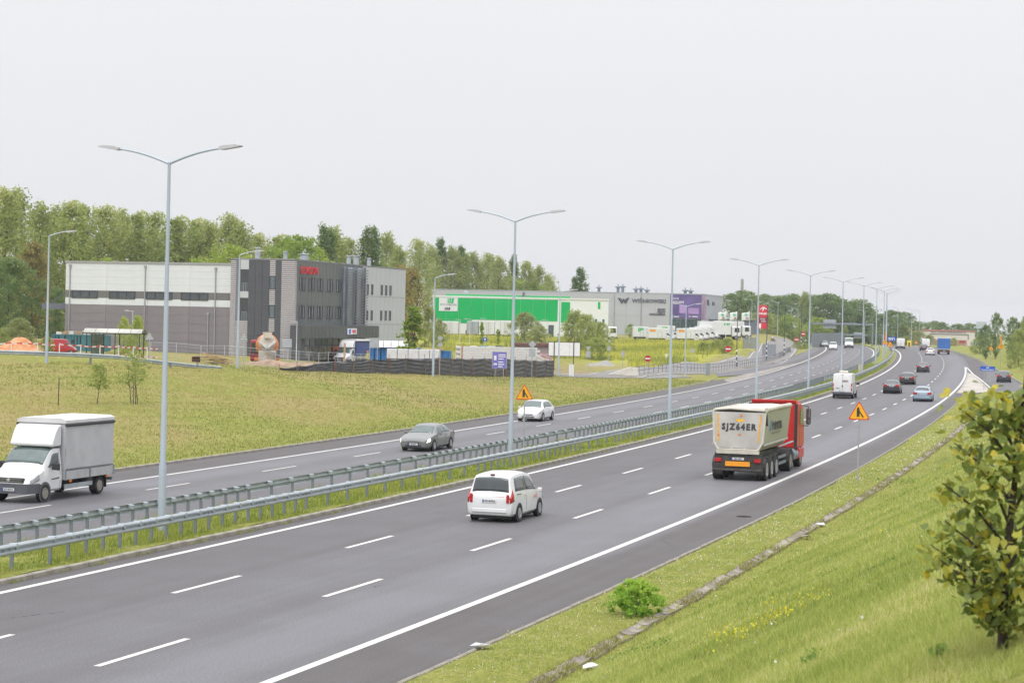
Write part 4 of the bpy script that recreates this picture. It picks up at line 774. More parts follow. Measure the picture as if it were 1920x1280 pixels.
for px, Y, py, w, kind, lab, fl in ((1661, 340, 645, 12, 'narrow', 'amber road-narrows sign with an orange marker in the median', True), (1670, 345, 649.5, 12, 'slip', 'amber warning sign right beside the road-narrows sign in the median', False)):
    a, _ = ray(px, 640); p = Vector((a * Y, Y, float(EL(Y)))); warning(lab, p, 0, hz_(px, py, p), w * Y / F_PX, kind, 'amber signs in the far median', fl)
def lanes(label, loc, px, py0, py1, w): 
    Y = loc.y; z = hz_(px, py1, loc); h = (py1 - py0) * Y / F_PX; W_ = w * Y / F_PX; t, f = board('lane_sign', label, loc, 0, W_, h, z, SBLUE, (-W_ * .3, W_ * .3), group='blue lane signs')
    for k in range(3): m = MB(); x = -W_ * .34 + k * W_ * .2; m.bbox(x - .07, x + .07, -.05, -.03, z + h * .15, z + h * .6); m.prism([(x - .17, z + h * .55), (x + .17, z + h * .55), (x, z + h * .85)], 'y', -.05, -.03); m.build('arrow', SWH, f)
    m = MB(); m.prism([(W_ * .2, z + h * .85), (W_ * .28, z + h * .85), (W_ * .4, z + h * .15), (W_ * .32, z + h * .15)], 'y', -.05, -.03); m.build('arrow', SWH, f)
a, _ = ray(1673, 640); lanes('blue lane sign behind the amber signs in the median', Vector((a * 352, 352, float(EL(352)))), 1673, 631, 639, 15); lanes('blue lane sign on the right at the top of the hill', DOWN(1836, 430), 1836, 639, 647.5, 17)
p = DOWN(1706, 520); t, f = board('yellow_board', 'upright yellow board at the far crest of the road', p, 0, 1.1, 1.9, hz_(1706, 652, p), M('yellow board face', (.8, .6, .02), .5), (0,)); m = MB(); m.bbox(-.2, .2, -.05, -.03, hz_(1706, 650, p), hz_(1706, 642, p)); m.build('symbol', BLACKT, f)
p = DOWN(1719, 540); warning('small amber sign at the far crest, left of the far van', p, 0, hz_(1719, 644, p), 1.1, 'slip'); p = DOWN(1824, 470); t, f = board('billboard', 'pale grey billboard back above the bushes at the right', p, 0, 19 * 470 / F_PX, 13 * 470 / F_PX, hz_(1841, 616, p), M('pale board back', (.42, .47, .52), .6), (-.8, .8), 'billboard'); t.location.x = ray(1841, 610)[0] * 470
# red pylon
p = DOWN(1431, 395); t = thing('pylon_sign', 'tall red filling-station pylon with white emblem and lettering', 'pylon sign', p); sc = 395 / F_PX; zz = lambda py: hz_(1431, py, p); PYR = M('pylon red', (.62, .015, .04), .4, var=.06, scale=.5); PYD = M('pylon maroon', (.23, .02, .06), .45, var=.08)
w_ = 17.5 * sc
for a, b, mt in ((594, 572, PYR), (605.5, 594, PYD), (616, 605.5, PYR)): m = MB(); m.bbox(-w_ / 2, w_ / 2, -.2, .2, zz(a), zz(b) - .02); m.build('panel', mt, t)
for x in (-w_ * .45, w_ * .45): m = MB(); m.bbox(x - .08, x + .08, -.12, .12, -.3, zz(616)); m.build('post', ZINC2, t)
m = MB(); c = zz(578.5); S = w_
for poly in ([(-.38, -.1), (-.1, .16), (.12, .2), (.05, .06), (-.12, .02), (-.3, -.12)], [(.05, .2), (.4, .0), (.33, -.08), (.1, .04)], [(.02, .1), (-.12, -.26), (.0, -.24), (.14, .06)]): m.prism([(x * S, c + z_ * S) for x, z_ in poly], 'y', -.24, -.2)
m.build('emblem', WL, t); text('lettering', 'ORLEN', .52, WL, t, (0, -.22, zz(588)), ext=.02, bold=.02); text('lettering', 'stop', .55, WL, t, (-.1, -.22, zz(597.5)), ext=.02); text('lettering', 'cafe', .6, WL, t, (.1, -.22, zz(602)), ext=.02)
m = MB(); m.bbox(-w_ * .42, -w_ * .2, -.22, -.2, zz(615), zz(606.5)); m.build('price_strip', WL, t)
# flags
for i, (px, lab) in enumerate(((1362, 'white flag with green mark, left of three before the parked lorries'), (1384, 'white flag with green mark, middle of three before the parked lorries'), (1406, 'white flag with green mark, right of three, next to the red pylon'))):
    Y = 385; p = DOWN(px, Y); zf1 = hz_(px, 584.5, p); sc = Y / F_PX; t = thing('flag_pole', lab, 'flag', p, 0, 'white company flags'); m = MB(); m.tube([(0, 0, 0), (0, 0, zf1 + .3)], [.06, .035], 8); m.build('pole', SWH, t); m = MB(); vs = []; nx, nz = 8, 5
    for a in range(nx + 1):
        for b in range(nz + 1): vs.append((-15 * sc * a / nx, .12 * math.sin(a * .9 + i), zf1 - 15 * sc * b / nz - .15 * a / nx * (1 + i * .5) + .05 * math.sin(a * 1.3 + b * .4)))
    m.add(vs, [(a * (nz + 1) + b, (a + 1) * (nz + 1) + b, (a + 1) * (nz + 1) + b + 1, a * (nz + 1) + b + 1) for a in range(nx) for b in range(nz)]); fl = m.build('flag', M('white flag cloth', (.7, .72, .72), .8, var=.05), t, 60); fl.modifiers.new('thickness', 'SOLIDIFY').thickness = .01
    m = MB(); m.prism([(-.95, zf1 - .35), (-.5, zf1 - .35), (-.4, zf1 - .8), (-.85, zf1 - .8)], 'y', -.2, -.16); m.build('flag_emblem', M('mint print', (.15, .55, .38), .7), fl); m = MB(); m.bbox(-.75, -.3, -.2, -.16, zf1 - 1.3, zf1 - 1.12); m.build('flag_print', M('maroon print', (.25, .06, .1), .7), fl)
# gantries
def gantry(label, px0, px1, py, pyb, Y, boards):
    p = DOWN(px0, Y); z = hz_((px0 + px1) / 2, py, p); a0, _ = ray(px0, py); a1, _ = ray(px1, py); w = (a1 - a0) * Y; t = thing('sign_gantry', label, 'gantry', p, 0, 'sign gantries')
    for x in (0, w): m = MB(); m.tube([(x, 0, -3), (x, 0, z + .3)], .22, 10); m.build('post', ZINC2, t)
    m = MB(); m.bbox(-.2, w + .2, -.2, .2, z - .22, z + .22); m.build('beam', ZINC2, t)
    for a, b, c, d in boards: x0 = (ray(a, py)[0] - a0) * Y; x1 = (ray(b, py)[0] - a0) * Y; m = MB(); m.bbox(x0, x1, .25, .35, hz_(a, d, p), hz_(a, c, p)); m.build('sign_board_back', SBK, t); m = MB(); [m.bbox(x, x + .06, .2, .25, hz_(a, d, p), hz_(a, c, p)) for x in np.linspace(x0 + .2, x1 - .2, 4)]; m.build('board_rib', ZINC2, t)
gantry('grey sign gantry spanning the far left carriageway, sign backs facing the viewer', 1518, 1637, 607, 650, 500, [(1545, 1569, 598.5, 615), (1582, 1608, 605, 609)]); gantry('farther grey sign gantry before the trees', 1580, 1655, 628, 650, 560, [(1602, 1618, 623, 634), (1640, 1655, 627, 633)])
# noise wall
def wall_run(name, label, cat, pxs, Ys, h, mat, post):
    pts = [DOWN(a, b) for a, b in zip(pxs, Ys)]; t = thing(name, label, cat, pts[0])
    for a, b in zip(pts[:-1], pts[1:]):
        n = max(1, int((b - a).length / 4))
        for i in range(n):
            u = a.lerp(b, i / n); v = a.lerp(b, (i + 1) / n); d = v - u; ang = math.atan2(d.y, d.x); m = MB(); m.box((0, 0, h / 2), (math.hypot(d.x, d.y) - .1, .12, h)); m.build('panel', mat, t, None, (u + v) / 2 - t.location, ang); m = MB(); m.bbox(-.08, .08, -.1, .1, 0, h + .1); m.build('post', post, t, None, u - t.location, ang)
    return t
wall_run('noise_wall', 'grey green noise wall beside the far left carriageway', 'wall', (1524, 1574, 1590), (470, 520, 600), 3.2, M('grey green noise panel', (.20, .23, .23), .7, var=.1), ZINC2)
# ---- roadside railing along the access road
def railing(name, label, P_, h, step, mat, rails=2, rr=.025, pr=.025):
    L_ = np.concatenate([[0], np.cumsum([(b - a).length for a, b in zip(P_[:-1], P_[1:])])]); t = thing(name, label, 'railing', P_[0]); n = int(L_[-1] / step)
    def at(d): return Vector([np.interp(d, L_, [p[k] for p in P_]) for k in range(3)])
    pts = [at(i * step) for i in range(n + 1)]
    for p in pts: p.z = TZ(p.x, p.y)
    m0 = MB(); m0.tube([(0, 0, -.2), (0, 0, h)], pr, 6); me = m0.mesh('post'); me.materials.append(mat)
    for p in pts: obj('post', me, None, t, p - t.location)
    for k in range(rails): m = MB(); m.tube([p - t.location + Vector((0, 0, h * (1 - .45 * k))) for p in pts], rr, 6); m.build('rail', mat, t)
    return t
RAILP = [DOWN(a, b) for a, b in ((1192, 237), (1240, 247), (1290, 261), (1340, 277), (1390, 296), (1430, 316), (1462, 352), (1484, 400))]
railing('railing', 'thin grey railing between the access road and the ramp', RAILP, 1.05, 2.0, M('dark railing steel', (.14, .15, .19), .5, .3, var=.1), 2, .035, .03)
# concrete barrier end
p = DOWN(1178, 236); m = MB(); m.prism([(-2.6, 0), (1.4, 0), (1.2, 1.0), (.4, 1.05)], 'y', -.3, .3); tag(m.build('concrete_barrier', M('pale concrete', (.62, .59, .53), .85, var=.12, scale=2), None, None, p, R(4)), 'pale sloping concrete barrier end at the start of the railing', 'barrier')
# access road and ramp on the left
def draped(name, left, right, mat, dz=.05, n=60, line_=True):
    A = [ON(*q) for q in left]; B = [ON(*q) for q in right]
    def res(P_): d = np.concatenate([[0], np.cumsum([(b - a).length for a, b in zip(P_[:-1], P_[1:])])]); return [[np.interp(t * d[-1], d, [p[k] for p in P_]) for k in (0, 1)] for t in np.linspace(0, 1, n)]
    A, B = res(A), res(B); V = []; m_ = 8
    for a, b in zip(A, B):
        for j in range(m_ + 1): x = a[0] + (b[0] - a[0]) * j / m_; y = a[1] + (b[1] - a[1]) * j / m_; V.append([x, y, TZ(x, y) + dz])
    ix = np.arange(n * (m_ + 1)).reshape(n, m_ + 1); Fc = np.stack([ix[:-1, :-1].ravel(), ix[:-1, 1:].ravel(), ix[1:, 1:].ravel(), ix[1:, :-1].ravel()], 1); me = np_mesh(name, V, Fc); at = me.attributes.new('wear', 'FLOAT', 'POINT'); at.data.foreach_set('value', np.full(len(V), .4, np.float32)); o = tag(obj(name, me, mat), kind='structure')
    if line_:
        for u0, u1 in ((.04, .09), (.91, .96)):
            V2 = []
            for a, b in zip(A, B):
                for u in (u0, u1): x = a[0] + (b[0] - a[0]) * u; y = a[1] + (b[1] - a[1]) * u; V2.append([x, y, TZ(x, y) + dz + .012])
            ix = np.arange(n * 2).reshape(n, 2); l = obj('edge_line', np_mesh('edge_line', V2, np.stack([ix[:-1, 0], ix[:-1, 1], ix[1:, 1], ix[1:, 0]], 1)), PAINT); l.parent = o
    return o
_ap = [(1150, 232), (1190, 244), (1240, 253), (1334, 283), (1396, 305), (1430, 322), (1452, 360), (1466, 410), (1474, 470)]
_ac = [DOWN(*q) for q in _ap]
def draped_w(name, C, w, mat, dz=.07, st=3.0):
    """road of a given width along points, laid on the ground"""
    d = np.concatenate([[0], np.cumsum([(b - a).length for a, b in zip(C[:-1], C[1:])])]); n = int(d[-1] / st); Q = [Vector((float(np.interp(i * st, d, [p.x for p in C])), float(np.interp(i * st, d, [p.y for p in C])), 0)) for i in range(n + 1)]
    for _ in range(6): Q = [Q[0]] + [(Q[i - 1] + Q[i] * 2 + Q[i + 1]) / 4 for i in range(1, n)] + [Q[-1]]
    V = []; W_ = []; m_ = 8; L2 = {-.44: [], .44: []}
    for i, q in enumerate(Q):
        t_ = (Q[min(i + 1, n)] - Q[max(i - 1, 0)]).normalized(); nv = Vector((t_.y, -t_.x, 0)); zc_ = TZ(q.x, q.y)
        for j in range(m_ + 1): p = q + nv * w * (j / m_ - .5); z_ = TZ(p.x, p.y) + dz; V.append((p.x, p.y, z_))
        for u in L2:
            for e in (-.05, .05): p = q + nv * (w * u + e); L2[u].append((p.x, p.y, TZ(p.x, p.y) + dz + .03))
    ix = np.arange(len(V)).reshape(-1, m_ + 1); Fc = np.stack([ix[:-1, :-1].ravel(), ix[:-1, 1:].ravel(), ix[1:, 1:].ravel(), ix[1:, :-1].ravel()], 1); me = np_mesh(name, V, Fc); at = me.attributes.new('wear', 'FLOAT', 'POINT'); at.data.foreach_set('value', np.full(len(V), .4, np.float32)); o = tag(obj(name, me, mat), kind='structure'); sd_ = o.modifiers.new('thickness', 'SOLIDIFY'); sd_.thickness = .4; sd_.offset = -1
    for u in L2: ix = np.arange(len(L2[u])).reshape(-1, 2); l = obj('edge_line', np_mesh('edge_line', L2[u], np.stack([ix[:-1, 0], ix[:-1, 1], ix[1:, 1], ix[1:, 0]], 1)), PAINT); l.parent = o
    return o
draped_w('access_road', _ac, 6.5, ASPH2)
draped_w('ramp_road', [DOWN(1040, 219), DOWN(1080, 222), DOWN(1130, 228), DOWN(1180, 234), DOWN(1225, 241), DOWN(1270, 250)], 5.2, ASPH2)
# crest guard rail of the frontage road
pts = [DOWN(px, Y) for px, Y in ((-60, 141), (0, 142), (90, 143.5), (180, 147), (260, 150), (320, 153), (372, 156))]; t = thing('guard_rail', 'old guard rail along the top of the left slope, its end sunk into the ground', 'guard rail', pts[0]); L_ = np.concatenate([[0], np.cumsum([(b - a).length for a, b in zip(pts[:-1], pts[1:])])])
def cp(d): return Vector([np.interp(d, L_, [p[k] for p in pts]) for k in range(3)])
d = 0.0
while d < L_[-1] - .5:
    a, b = cp(d), cp(min(d + 4, L_[-1])); lo = .48 if d < L_[-1] - 8 else .48 - .5 * (d - (L_[-1] - 8)) / 8; lo2 = .48 if d + 4 < L_[-1] - 8 else .48 - .5 * min(1, (d + 4 - (L_[-1] - 8)) / 8); o = obj('rail_beam', BEAM, None, t, a - t.location + Vector((0, 0, lo))); dd = b + Vector((0, 0, lo2 - lo)) - a; o.rotation_euler = (math.atan2(dd.z, math.hypot(dd.x, dd.y)), 0, math.atan2(-dd.x, dd.y)); 
    q = cp(d + 1.6) - t.location; o = obj('post', POST, None, t, q - Vector((0, 0, .05 if d < L_[-1] - 8 else .4))); o.rotation_euler = (0, 0, math.atan2(-dd.x, dd.y)); o.scale = (1.6, 1.6, 1); d += 4
# ================================================================== VEHICLES (local +Y = forwards)
def paint(name, c, rough=.28, coat=.6, var=.04): return M(name, c, rough, 0.0, var, 1.5, coat=coat)
TYRE = M('tyre rubber', (.022, .022, .023), .85, var=.2, scale=8); RIM = M('alloy rim', (.42, .43, .45), .35, .6, var=.2, scale=9); RIMD = M('dusty steel rim', (.30, .28, .25), .5, .3, var=.25, scale=9); GREYPL = M('grey plastic bumper', (.085, .09, .105), .65, var=.1)
CGL = glass_mat('car glass', (.03, .04, .042), .03); CGLG = glass_mat('greenish car glass', (.06, .09, .085), .03); LAMPR = M('red lamp lens', (.42, .008, .012), .18, var=.25, scale=14, coat=.5); LAMPW = M('clear lamp lens', (.36, .37, .40), .12, var=.25, scale=14, coat=.6); AMB = M('amber lamp lens', (.75, .22, .02), .25, var=.1); CHROME = M('bright chrome trim', (.6, .6, .62), .2, .8, var=.05)
PLATE = M('number plate white', (.62, .63, .65), .45, var=.04); PLBLUE = M('number plate blue', (.02, .06, .35), .45); LIT = M('lit headlamp', (.8, .78, .7), .2, var=.02, emit=((1, .95, .82), 2.2)); MIRG = M('mirror glass', (.45, .5, .52), .05, .9, var=.05)
def pchip(xs, ys, x):
    xs = np.array(xs); ys = np.array(ys); h = np.diff(xs); d = np.diff(ys) / h; m = np.zeros(len(xs)); m[0], m[-1] = d[0], d[-1]
    for i in range(1, len(xs) - 1):
        if d[i - 1] * d[i] > 0: w1 = 2 * h[i] + h[i - 1]; w2 = h[i] + 2 * h[i - 1]; m[i] = (w1 + w2) / (w1 / d[i - 1] + w2 / d[i])
    i = int(np.clip(np.searchsorted(xs, x) - 1, 0, len(xs) - 2)); t = (x - xs[i]) / h[i]
    return float((2 * t ** 3 - 3 * t * t + 1) * ys[i] + (t ** 3 - 2 * t * t + t) * h[i] * m[i] + (-2 * t ** 3 + 3 * t * t) * ys[i + 1] + (t ** 3 - t * t) * h[i] * m[i + 1])
class Body:
    """car shell lofted through cross-sections (y, half width, underside, belt line, roof half width, roof height)"""
    def __init__(s, st): s.st = sorted(st); s.ys = [a[0] for a in s.st]; s.cache = {}
    def sec(s, y):
        y = min(max(y, s.ys[0]), s.ys[-1]); k = round(y, 4)
        if k not in s.cache:
            w, zb, zl, wr, zr = [pchip(s.ys, [a[i] for a in s.st], y) for i in range(1, 6)]; e = min(.06, .4 * (zr - zl))
            s.cache[k] = np.array([(0, zb), (.88 * w, zb), (.975 * w, zb + .09), (w, zb + .5 * (zl - zb)), (.965 * w, zl), (wr, zr - e), (wr * .74, zr - e * .15), (0, zr + .012)])
        return s.cache[k]
    def pt(s, y, v, side=1):
        a = s.sec(y); i = int(min(max(v, 0), 6.9999)); t = v - i; p = a[i] * (1 - t) + a[i + 1] * t; return Vector((side * p[0], y, p[1]))
    def nrm(s, y, v, side):
        e = .01; a = s.pt(y + e, v, side) - s.pt(y - e, v, side); b = s.pt(y, min(v + e, 6.999), side) - s.pt(y, v - e, side); n = a.cross(b) * side
        return n.normalized() if n.length > 1e-9 else Vector((0, 0, 1))
    def shell(s, name, mat, root, sub=4):
        ys = []
        for a, b in zip(s.ys[:-1], s.ys[1:]): ys += list(np.linspace(a, b, sub, endpoint=False))
        ys.append(s.ys[-1]); mb = MB(); vs = []; fs = []; K = 14
        for y in ys:
            a = s.sec(y); vs += [(x, y, z) for x, z in a] + [(-x, y, z) for x, z in a[6:0:-1]]
        for i in range(len(ys) - 1):
            for k in range(K): fs.append((i * K + k, i * K + (k + 1) % K, (i + 1) * K + (k + 1) % K, (i + 1) * K + k))
        fs += [tuple(range(K)), tuple(range((len(ys) - 1) * K, len(ys) * K))]; mb.add(vs, fs); return mb.build(name, mat, root, 38)
    def patch(s, name, mat, root, y0, y1, v0, v1, eps=.012, sides=(1, -1), n=6, y0b=None, y1b=None):
        """side patch: y0..y1 at v0, y0b..y1b at v1"""
        y0b = y0 if y0b is None else y0b; y1b = y1 if y1b is None else y1b; res = []
        for sd in sides:
            mb = MB(); vs = []; m = 4
            for i in range(n + 1):
                for j in range(m + 1):
                    t, u = i / n, j / m; y = (y0 + (y1 - y0) * t) * (1 - u) + (y0b + (y1b - y0b) * t) * u; v = v0 + (v1 - v0) * u; vs.append(s.pt(y, v, sd) + s.nrm(y, v, sd) * eps)
            mb.add(vs, [(i * (m + 1) + j, (i + 1) * (m + 1) + j, (i + 1) * (m + 1) + j + 1, i * (m + 1) + j + 1) for i in range(n) for j in range(m)]); o = mb.build(name, mat, root, 40)
            o.modifiers.new('thickness', 'SOLIDIFY').thickness = .008; res.append(o)
        return res
    def cross(s, name, mat, root, y0, y1, va, vb, eps=.012, n=6):
        """patch over the centre line, from section parameter va (at y0) / vb (at y1) up and across"""
        mb = MB(); vs = []; m = 10
        for i in range(n + 1):
            for j in range(m + 1):
                t = i / n; y = y0 + (y1 - y0) * t; u = j / m * 2 - 1; v = 7 - (7 - (va + (vb - va) * t)) * abs(u); sd = 1 if u >= 0 else -1; vs.append(s.pt(y, v, sd) + s.nrm(y, min(v, 6.95), sd) * eps)
        mb.add(vs, [(i * (m + 1) + j, (i + 1) * (m + 1) + j, (i + 1) * (m + 1) + j + 1, i * (m + 1) + j + 1) for i in range(n) for j in range(m)]); o = mb.build(name, mat, root, 40); o.modifiers.new('thickness', 'SOLIDIFY').thickness = .008; return o
WHEELS = {}
def wheel(root, x, y, r, w, rim=RIM, name='wheel', spokes=5, dual=False):
    """tyre with its rim; x is the outer face"""
    key = (r, w, rim.name, spokes); sd = 1 if x > 0 else -1
    if key not in WHEELS:
        mb = MB(); mb.lathe([(r * .62, 0), (r * .66, .012), (r * .93, .012), (r, -.03), (r, -w + .03), (r * .93, -w), (r * .5, -w), (.02, -w * .8)], 24, 'x'); t = mb.mesh('tyre', 35); t.materials.append(TYRE)
        mb = MB(); mb.lathe([(r * .63, .004), (r * .6, .016), (r * .57, -.02), (r * .2, -.035), (r * .16, .01), (.001, .014)], 24, 'x')
        for k in range(spokes): a = 2 * math.pi * k / spokes; mb.box((-.004, math.cos(a) * r * .37, math.sin(a) * r * .37), (.03, r * .46, r * .13), Matrix.Rotation(a, 3, 'X'))
        q = mb.mesh('rim', 35); q.materials.append(rim); WHEELS[key] = (t, q)
    t, q = WHEELS[key]; o = obj(name, t, None, root, (x, y, r)); o.rotation_euler = (random.uniform(0, 3), 0, 0 if sd > 0 else math.pi); obj('rim', q, None, o); return o
def arch(root, b, y, r, mat=BLK):
    for sd in (1, -1):
        mb = MB(); x = max(b.sec(y)[:5, 0]); mb.lathe([(r * 1.16, 0), (r * 1.16, .012), (.01, .012)], 22, 'x', (0, 0, 0)); o = mb.build('wheel_arch', mat, root, 30, (sd * (x - .004), y, r * 1.02)); o.rotation_euler = (0, 0, 0 if sd > 0 else math.pi)
def plate(root, y, z, txt=None, face=-1, w=.52):
    mb = MB(); mb.bbox(-w / 2, w / 2, y - .008, y + .008, z - .057, z + .057); p = mb.build('number_plate', PLATE, root); mb = MB(); sx_ = -face; mb.bbox(-w / 2 if face < 0 else w / 2 - .05, -w / 2 + .05 if face < 0 else w / 2, y + face * .012 - .003, y + face * .012 + .003, z - .055, z + .055); mb.build('plate_band', PLBLUE, p)
    if txt: text('plate_text', txt, .095, BLACKT, p, (.02 if face < 0 else -.02, y + face * .011, z), (R(90), 0, 0 if face < 0 else math.pi), .003, bold=.002)
    return p
def mirrors(root, b, y, z, mat, big=1.0):
    for sd in (1, -1): mb = MB(); x = b.sec(y)[4, 0]; mb.cbox(0, .17 * big, -.05, .07, -.06 * big, .08 * big, .025); mb.bbox(-.08, .02, 0, .04, -.04, -.01); o = mb.build('wing_mirror', mat, root, None, (sd * (x + .06), y, z)); o.scale = (sd, 1, 1)
def car(name, label, cat, st, col, loc, rz, wheels, r=.31, win=(-1.45, .95, -1.2, .45), ws=(.52, 1.22), rw=(-1.95, -1.55), tail=(.62, .98), lights_lit=False, plate_txt=None, group=None, glass=CGL, rim=RIM, bumper=None, hi=3.35, tlamp=(.14, .12, .1, .12)):
    """passenger car: shell, glazing, lamps, mirrors, plates, four wheels"""
    t = thing(name, label, cat, loc, rz, group); b = Body(st); b.shell('body', col, t); yr, yf = b.ys[0], b.ys[-1]; wmax = max(a[1] for a in st)
    for y in wheels:
        arch(t, b, y, r)
        for sd in (1, -1): wheel(t, sd * (max(b.sec(y)[:5, 0]) + .012), y, r, .2, rim)
    b.cross('windscreen', glass, t, ws[0] + .02, ws[1] - .03, 5.25, 5.05); b.cross('rear_window', glass, t, rw[0] + .03, rw[1] - .03, 5.15, 5.25)
    mid = (win[0] + win[1]) / 2 - .1; b.patch('side_window', glass, t, win[0], mid - .03, 4.12, 4.86, y0b=win[2], y1b=mid - .03); b.patch('side_window', glass, t, mid + .03, win[1], 4.12, 4.86, y0b=mid + .03, y1b=win[3])
    b.patch('head_lamp', LIT if lights_lit else LAMPW, t, yf - .42, yf - .07, hi, hi + .55, .014, n=5, y1b=yf - .16)
    b.patch('tail_lamp', LAMPR, t, yr + .015, yr + .22, 3.35, 4.45, .014, n=4)
    a = b.sec(yr)
    for sd in (1, -1): mb = MB(); mb.cbox(-tlamp[0], tlamp[1], -.03, .02, -tlamp[2], tlamp[3], .015); mb.build('tail_lamp', LAMPR, t, None, (sd * (a[3, 0] - .1), yr, tail[0] + .18)).scale = (sd, 1, 1)
    plate(t, yr - .012, tail[0] + .12, plate_txt, -1); zf_ = b.sec(yf)[0, 1]; plate(t, yf + .012, zf_ + .13, plate_txt, 1)
    mb = MB(); mb.cbox(-a[3, 0] * .9, a[3, 0] * .9, yr - .035, yr + .03, a[0, 1] - .03, a[0, 1] + .12, .02); mb.build('rear_bumper', bumper or col, t, None)
    mb = MB(); f = b.sec(yf); mb.cbox(-f[3, 0] * .72, f[3, 0] * .72, yf - .04, yf + .02, f[0, 1] + .02, f[0, 1] + .11, .015); mb.build('lower_grille', BLK, t); mb = MB(); mb.cbox(-f[3, 0] * .55, f[3, 0] * .55, yf - .05, yf + .012, f[4, 1] - .13, f[4, 1] - .04, .015); mb.build('grille', BLK, t)
    mirrors(t, b, win[1] - .15, b.sec(win[1] - .15)[4, 1] + .03, col); mb = MB(); mb.bbox(-wmax * .8, wmax * .8, yr + .3, yf - .35, .13, .4); mb.build('underbody', BLK, t)
    for y in (mid, win[1] - .05): b.patch('door_gap', BLK, t, y - .008, y + .008, 1.9, 4.1, .004, n=1)
    b.patch('door_handle', col, t, mid - .26, mid - .08, 3.72, 3.84, .03, n=1); return t, b
HATCH = [(-2.15, .70, .36, .74, .60, .79), (-2.10, .80, .27, .88, .67, .93), (-1.97, .86, .23, .95, .66, 1.03), (-1.58, .88, .21, .96, .58, 1.37), (-1.0, .89, .2, .95, .60, 1.46), (0, .89, .2, .93, .61, 1.48), (.5, .89, .2, .91, .60, 1.42), (1.22, .885, .2, .89, .66, .98), (1.4, .88, .2, .86, .66, .92), (1.85, .85, .2, .76, .58, .81), (2.06, .77, .22, .66, .5, .71), (2.15, .64, .27, .56, .42, .6)]
SEDAN = [(-2.32, .70, .38, .82, .58, .86), (-2.27, .81, .28, .92, .64, .96), (-2.0, .87, .23, .96, .66, 1.02), (-1.72, .89, .21, .95, .62, 1.10), (-1.15, .90, .2, .94, .57, 1.37), (-.5, .90, .2, .93, .60, 1.43), (.1, .90, .2, .91, .60, 1.41), (.45, .90, .2, .90, .59, 1.34), (1.15, .89, .2, .88, .66, .96), (1.4, .88, .2, .84, .64, .9), (1.95, .85, .2, .74, .56, .78), (2.22, .77, .22, .64, .5, .68), (2.32, .64, .27, .54, .42, .58)]
ESTATE = [(-2.35, .72, .36, .80, .62, .85), (-2.30, .82, .27, .92, .68, .97), (-2.2, .87, .23, .98, .66, 1.06), (-1.85, .89, .21, .98, .60, 1.36), (-1.2, .90, .2, .96, .61, 1.43), (-.2, .90, .2, .93, .62, 1.46), (.4, .90, .2, .91, .60, 1.39), (1.12, .89, .2, .89, .66, .98), (1.35, .88, .2, .86, .64, .92), (1.95, .85, .2, .75, .56, .79), (2.22, .77, .22, .64, .5, .68), (2.32, .64, .27, .54, .42, .58)]
MPV = [(-2.08, .74, .40, .80, .70, .86), (-2.05, .83, .30, .92, .75, .97), (-2.0, .86, .26, 1.0, .74, 1.04), (-1.80, .88, .24, 1.05, .67, 1.64), (-1.5, .88, .23, 1.05, .67, 1.73), (-.4, .89, .22, 1.03, .67, 1.77), (.45, .89, .22, 1.0, .66, 1.68), (1.2, .88, .22, .98, .68, 1.12), (1.38, .87, .22, .94, .66, 1.04), (1.8, .84, .22, .8, .58, .87), (2.0, .76, .24, .68, .5, .74), (2.08, .62, .28, .58, .42, .62)]
VAN = [(-2.70, .90, .46, 1.32, .84, 2.36), (-2.66, .96, .43, 1.38, .88, 2.44), (-2.4, 1.0, .4, 1.38, .90, 2.47), (.55, 1.0, .38, 1.34, .88, 2.45), (.95, 1.0, .38, 1.3, .86, 2.36), (1.75, .99, .38, 1.22, .84, 1.44), (1.92, .98, .38, 1.15, .78, 1.28), (2.4, .95, .38, .97, .7, 1.06), (2.6, .86, .4, .82, .6, .92), (2.70, .72, .43, .7, .5, .8)]
CWHITE = paint('white car paint', (.70, .71, .72)); CGREY = paint('grey beige car paint', (.17, .175, .17), .3); CBLACK = paint('black car paint', (.018, .02, .024), .2); CNAVY = paint('dark blue grey car paint', (.03, .035, .05), .22); CBLUE = paint('pale blue car paint', (.27, .36, .45), .3); CSILV = paint('silver car paint', (.32, .34, .36), .3); CRED = paint('red truck paint', (.56, .025, .025), .4, .15)
def put(px, py, half, away=True):
    """stand on the road with the end nearest the viewer at a photo position"""
    X, Y = G(px, py); s, r = SRc(X, Y); s = float(s) + half; r = float(r); return RP(s, r), heading(s) + (0 if away else math.pi)
# -- white high-roofed passenger van, rear view
p, h = put(919, 979, 2.0); t, b = car('passenger_van', 'small white high-roofed family van seen from behind, in the middle lane', 'van', MPV, CWHITE, p, h, (-1.25, 1.24), .32, (-1.62, .98, -1.45, .42), (.5, 1.18), (-1.995, -1.79), (.66, 1.0), False, 'WI 407FA', tlamp=(.0, .11, .12, .2))
mb = MB(); mb.cbox(-.09, .09, -.05, .05, 0, .06, .02); mb.build('roof_lamp', M('dark lamp', (.12, .02, .03), .4), t, None, (0, -1.76, 1.68)); REDT = M('faded red print', (.62, .26, .27), .5, var=.2, scale=12)
for x0, x1, z in ((.12, .55, .93), (.2, .6, .86)): m = MB(); m.bbox(x0, x1, -2.062, -2.05, z - .02, z + .02); m.build('rear_print', REDT, t)
text('side_print', 'AUTO', .16, REDT, t, (.905, .62, .80), (R(90), 0, R(90)), .004); b.patch('rub_strip', BLK, t, -1.5, -1.0, 3.86, 3.92, .012, (1,), n=2)
